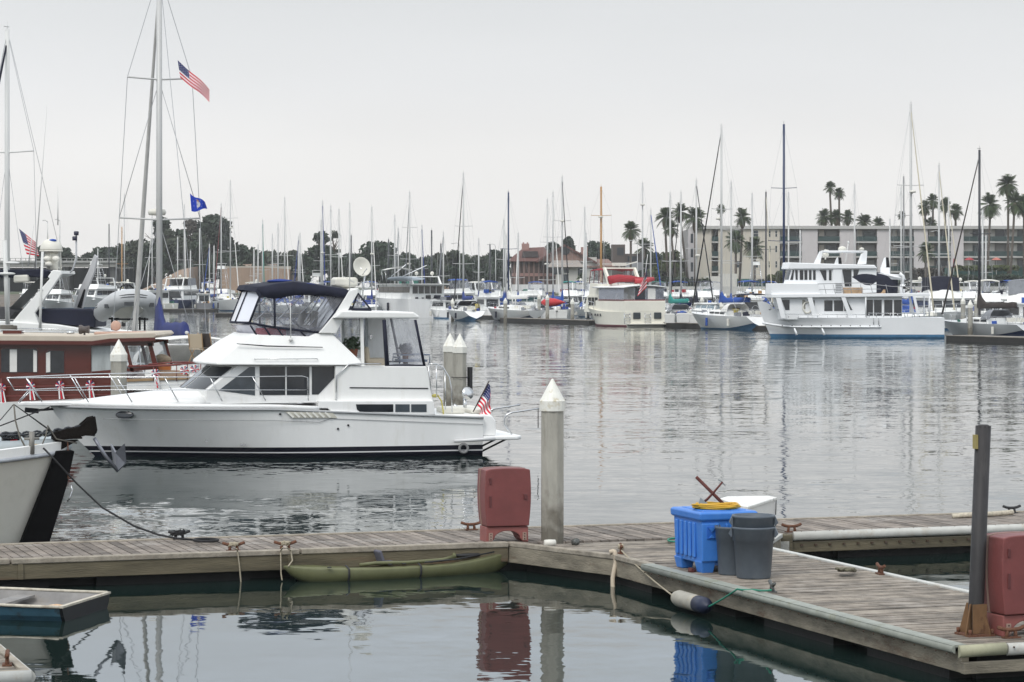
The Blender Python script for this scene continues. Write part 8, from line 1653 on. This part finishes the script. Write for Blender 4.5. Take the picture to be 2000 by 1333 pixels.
# ================================================================ SAILBOATS
YELF = mat('yellowed furled sail', (.55, .50, .38), .8)
S_ = [ # label, px, ytop, Y, ang, kw
 ('sugar scoop sailboat with navy mainsail cover and black furled jib', 905, 338, 326, -76, dict(L_=12.5, cover=ROYAL, jib=BLACK, revt=1.2, dodger=NAVYC, detail=True, spr=(.32, .60))),
 ('sailboat with navy mast and blue and white striped hull', 993, 376, 322, -60, dict(L_=12, revt=-.6, mast=NAVYM, strp=NAVYH, bot=NAVYH, cover=WHITEC, spr=(.5,), detail=True, fb=1.15)),
 ('sailboat with white mast and black furled jib crossing the round gable window', 1098, 345, 330, 100, dict(L_=11.5, jib=BLACK, cover=BLUEC, spr=(.33, .66), radome=.66)),
 ('sailboat with varnished wooden mast behind the cream trawler', 1174, 365, 325, 82, dict(L_=11.5, mast=TANM, cover=BLUEC, jib=None, mr=.14, radome=.75, spr=(.76,))),
 ('tall sailboat with white stern quarter and blue sail cover by the white capped piling', 1409, 247, 262, -60, dict(L_=12.5, cover=BLUEC, jib=BLACK, revt=1.2, detail=True, bimini=NAVYC, spr=(.27, .55), radome=.5, fb=1.1)),
 ('sailboat with tall navy blue mast left of the white wheelhouse', 1531, 243, 262, 78, dict(L_=12, mast=NAVYM, cover=BLUEC, jib=None, spr=(.38, .66), mr=.13)),
 ('sailboat with the tallest white mast rising behind the trawler tender', 1779, 203, 246, 104, dict(L_=13, cover=BLUEC, jib=YELF, spr=(.32, .61), mr=.14, radome=.58)),
 ('grey sailboat with black mast and brown sail cover at right', 1913, 293, 224, -58, dict(L_=11.5, mast=DARKM, top=mat('pale grey hull', (.55, .56, .57), .35), bot=NAVYH, cover=BROWNC, jib=BROWNC, revt=1.0, detail=True, spr=(.5,), coverfull=True)),
 ('sailboat with slim white mast and pale furled jib before the hotel right end', 1834, 322, 262, 100, dict(L_=11, jib=YELF, cover=BLUEC, spr=(.4,))),
 ('white masted sailboat with bright blue cover behind the grey sailboat', 1919, 410, 285, 84, dict(L_=10, cover=BLUEC, spr=(.5,))),
 ('sailboat with teal sail cover right of the cream trawler', 1309, 378, 292, -66, dict(L_=11, cover=TEALC, jib=None, spr=(.42,), detail=True, dodger=None)),
 ('sailboat with navy cover and bent spreaders left of the hotel corner', 1330, 375, 340, -74, dict(L_=10.5, cover=NAVYC, spr=(.40,), jib=BLACK)),
 ('sailboat with blue furled jib slanting beside the ensign', 1271, 410, 330, 108, dict(L_=10.5, jib=BLUEC, cover=BLUEC, spr=(.45,))),
 ('sailboat with white mast and radar behind the cream trawler stern', 1255, 357, 350, 86, dict(L_=11.5, cover=BLUEC, spr=(.5,), radome=.82)),
 ('sailboat with black furled jib leaning right before the hotel corner', 1360, 352, 300, 112, dict(L_=11, jib=BLACK, cover=NAVYC, spr=(.47,), radome=.42)),
 ('sailboat with blue cover and twin spreaders left of the palm facade', 1428, 355, 310, -82, dict(L_=11, cover=BLUEC, spr=(.36, .62))),
 ('sailboat with plain white mast crossing the palm in front of the hotel', 1469, 378, 330, 80, dict(L_=10.5, cover=GREENC, spr=(.45,))),
 ('sailboat with dark slim mast before the hotel balconies', 1496, 375, 345, 96, dict(L_=10.5, mast=DARKM, jib=YELF, cover=BLUEC, spr=(.5,))),
 ('sailboat with white mast standing close right of the tall navy mast', 1540, 376, 340, 85, dict(L_=10.5, cover=BLUEC, spr=(.55,), jib=WHITEC)),
 ('sailboat with short white mast behind the white wheelhouse roof', 1563, 450, 300, 85, dict(L_=8.5, cover=BLUEC, spr=(.5,))),
 ('sailboat with white mast between the radar domes of the trawler', 1669, 360, 320, 95, dict(L_=11, cover=BLUEC, spr=(.45,), jib=None)),
 ('sailboat with short pale mast above the second black stack', 1738, 428, 330, 80, dict(L_=9.5, jib=WHITEC, spr=(.5,))),
 ('sailboat with grey mast close left of the tallest white mast', 1765, 345, 345, 80, dict(L_=11, mast=mat('grey mast', (.25, .25, .25), .5), spr=(.4, .7))),
 ('sailboat with white mast left of the grey one behind the trawler', 1760, 366, 330, 100, dict(L_=10.5, spr=(.5,), cover=BLUEC)),
 ('sailboat with slim mast and cream furled jib between pilings and hotel', 1853, 388, 310, 102, dict(L_=10, jib=YELF, spr=(.5,), cover=NAVYC)),
 ('sailboat with pale mast leaning over the fence of red parasols', 1925, 460, 330, 78, dict(L_=8.5, spr=(.5,), lean=.12, cover=None)),
 ('sailboat with bare grey white mast left of the wooden mast', 1145, 455, 360, 88, dict(L_=9, spr=(.5,), cover=BLUEC)),
 ('sailboat with tall slim mast right of the black jib', 1142, 405, 370, 84, dict(L_=10, spr=(.45,), jib=WHITEC, cover=ROYAL)),
 ('sailboat with white mast between the chimney and the round window', 1069, 390, 350, -80, dict(L_=10.5, spr=(.25, .6), cover=ROYAL, jib=None, radome=.4)),
 ('sailboat with white mast and pale furled jib left of the round window', 1080, 375, 372, 102, dict(L_=10.5, spr=(.6,), jib=WHITEC, cover=BLUEC)),
 ('sailboat with slim mast and low spreaders before the red roof', 1012, 455, 350, 84, dict(L_=9, spr=(.4,), jib=WHITEC, cover=BLUEC)),
 ('sailboat with pale furled jib left of the navy mast', 984, 430, 345, 108, dict(L_=9.5, jib=WHITEC, spr=(.55,), cover=BLUEC)),
 ('sailboat with slim white mast beside the striped hull', 988, 460, 370, 84, dict(L_=9, spr=(.4,), cover=ROYAL)),
 ('sailboat with slim pale mast behind the blue canopy cruiser', 935, 466, 380, 86, dict(L_=9, spr=(.5,), cover=ROYAL)),
 ('sailboat with dark thin mast left of the street lamp and red roof', 957, 478, 400, 80, dict(L_=8.5, mast=DARKM, spr=(.5,), cover=ROYAL)),
 ('sailboat with white mast and leaning grey jib right of the house yacht', 866, 454, 390, 76, dict(L_=9.5, spr=(.4,), jib=GREYC, cover=ROYAL)),
 ('sailboat with short dark mast right of the house yacht', 861, 476, 400, 82, dict(L_=8.5, mast=DARKM, spr=(.5,), cover=None)),
 ('sailboat with plain black mast above the house yacht stern', 843, 450, 372, 88, dict(L_=9.5, mast=DARKM, spr=(), cover=ROYAL)),
 ('sailboat with pale mast and blue furled sail above the house yacht', 824, 440, 400, 100, dict(L_=9.5, jib=ROYAL, spr=(.45,))),
 ('tall sailboat mast with wide spreaders above the house yacht roof', 800, 375, 385, -78, dict(L_=11.5, spr=(.4, .68), jib=GREYC, radome=.36)),
 ('sailboat mast with wind vane left of the tall one over the house yacht', 771, 421, 395, 86, dict(L_=10, spr=(.55,))),
 ('sailboat with leaning mast beside the wind vane mast', 778, 446, 405, 80, dict(L_=9, jib=GREYC, spr=(.5,))),
 ('sailboat with short dark mast before the umbrella crowned tree', 759, 468, 420, 84, dict(L_=8.5, mast=DARKM, spr=(.5,))),
 ('sailboat with grey mast and twin radars right of the dish antenna', 726, 404, 380, 102, dict(L_=10.5, spr=(.40,), jib=WHITEC, radome=.52)),
 ('sailboat with white mast just left of the yacht radar antenna', 683, 397, 400, 88, dict(L_=10.5, spr=(), cover=ROYAL)),
 ('sailboat with dark short mast right of the yacht whip antenna', 686, 460, 420, 84, dict(L_=8.5, mast=DARKM, spr=(.5,))),
 ('sailboat with straight grey mast right of the lopsided round tree', 662, 409, 395, 104, dict(L_=10, spr=(.5,), jib=WHITEC)),
 ('sailboat with slim white mast in front of the loose leaved tree', 646, 402, 405, 88, dict(L_=10, spr=(.5,), cover=ROYAL)),
 ('sailboat with vane topped mast and blue furled jib before the round tree', 630, 393, 390, 100, dict(L_=10.5, jib=ROYAL, spr=(.42,), radome=.5)),
 ('sailboat with shorter twin mast left of the vane topped one', 627, 430, 410, 88, dict(L_=9.5, spr=(.4,))),
 ('sailboat with blue furled jib and slim mast over the bimini', 583, 462, 420, 80, dict(L_=9, jib=ROYAL, spr=(.5,))),
 ('sailboat with pale mast leaning right over the yacht bimini', 586, 456, 410, 106, dict(L_=9, jib=WHITEC, spr=(.45,))),
 ('sailboat with white mast and slanting white jib over the bimini', 556, 386, 405, 104, dict(L_=11, jib=WHITEC, spr=(.45,))),
 ('sailboat with slim grey mast left of the white slanting jib', 543, 437, 420, 86, dict(L_=9.5, spr=(.5,))),
 ('sailboat with grey mast above the yacht bimini front', 532, 458, 430, 84, dict(L_=9, spr=(.55,))),
 ('sailboat with white mast and green furled jib behind the bimini', 513, 430, 425, 100, dict(L_=9.5, jib=mat('sea green cloth', (.02, .20, .16), .8), spr=(.4,))),
 ('sailboat with white mast left of the green furled jib', 504, 478, 440, 90, dict(L_=8.5, spr=(.5,))),
 ('sailboat with short mast before the tan embankment', 496, 486, 440, 84, dict(L_=8.5, spr=(.5,))),
 ('white sailboat with blue waterline stripe pointing at the viewer', 450, 353, 440, 112, dict(L_=12.5, strp=NAVYH, jib=WHITEC, cover=None, spr=(.4, .68), dodger=WHITEC, fb=1.35, radome=.6)),
 ('sailboat with red furled jib right of the blue covered sails', 432, 398, 470, 80, dict(L_=11, jib=MAROON, spr=(.5,))),
 ('sailboat with blue furled jib and low mast right of the navy yacht', 409, 477, 480, 76, dict(L_=9, jib=BLUEC, spr=(.4,), cover=BLUEC)),
 ('sailboat with slim mast behind the blue furled jib', 418, 480, 490, 88, dict(L_=9, spr=(.5,))),
 ('sailboat with bright blue covers right of the navy motor yacht', 390, 446, 478, 96, dict(L_=10, cover=BLUEC, spr=(.5,), jib=None)),
 ('sailboat with white mast over the navy yacht bow', 372, 490, 495, 86, dict(L_=8.5, spr=(.4,))),
 ('sailboat with two close masts above the navy motor yacht', 360, 400, 490, 102, dict(L_=11, jib=WHITEC, spr=(.42,))),
 ('sailboat with grey mast left of the navy motor yacht', 347, 463, 500, 86, dict(L_=9.5, spr=())),
 ('sailboat with white mast just left of the tall near mast', 297, 420, 490, 84, dict(L_=10, spr=(.5,), jib=WHITEC)),
 ('sailboat with pale tan mast left of the leaning furled jib', 238, 444, 485, 88, dict(L_=10, spr=(.5,), mast=TANM)),
 ('sailboat with taller slim mast left of the leaning furled jib', 243, 380, 500, 86, dict(L_=11, spr=(.3,))),
 ('sailboat with dark plain mast between crane and inflatable', 213, 438, 495, 88, dict(L_=10, mast=DARKM, spr=())),
 ('sailboat with slim mast right of the fishing yacht tower', 191, 486, 500, 86, dict(L_=9, spr=(.5,))),
]
for lab, px, yt2, Y_, an, kw in S_: sailboat(lab, px, yt2, Y_, an, **kw)
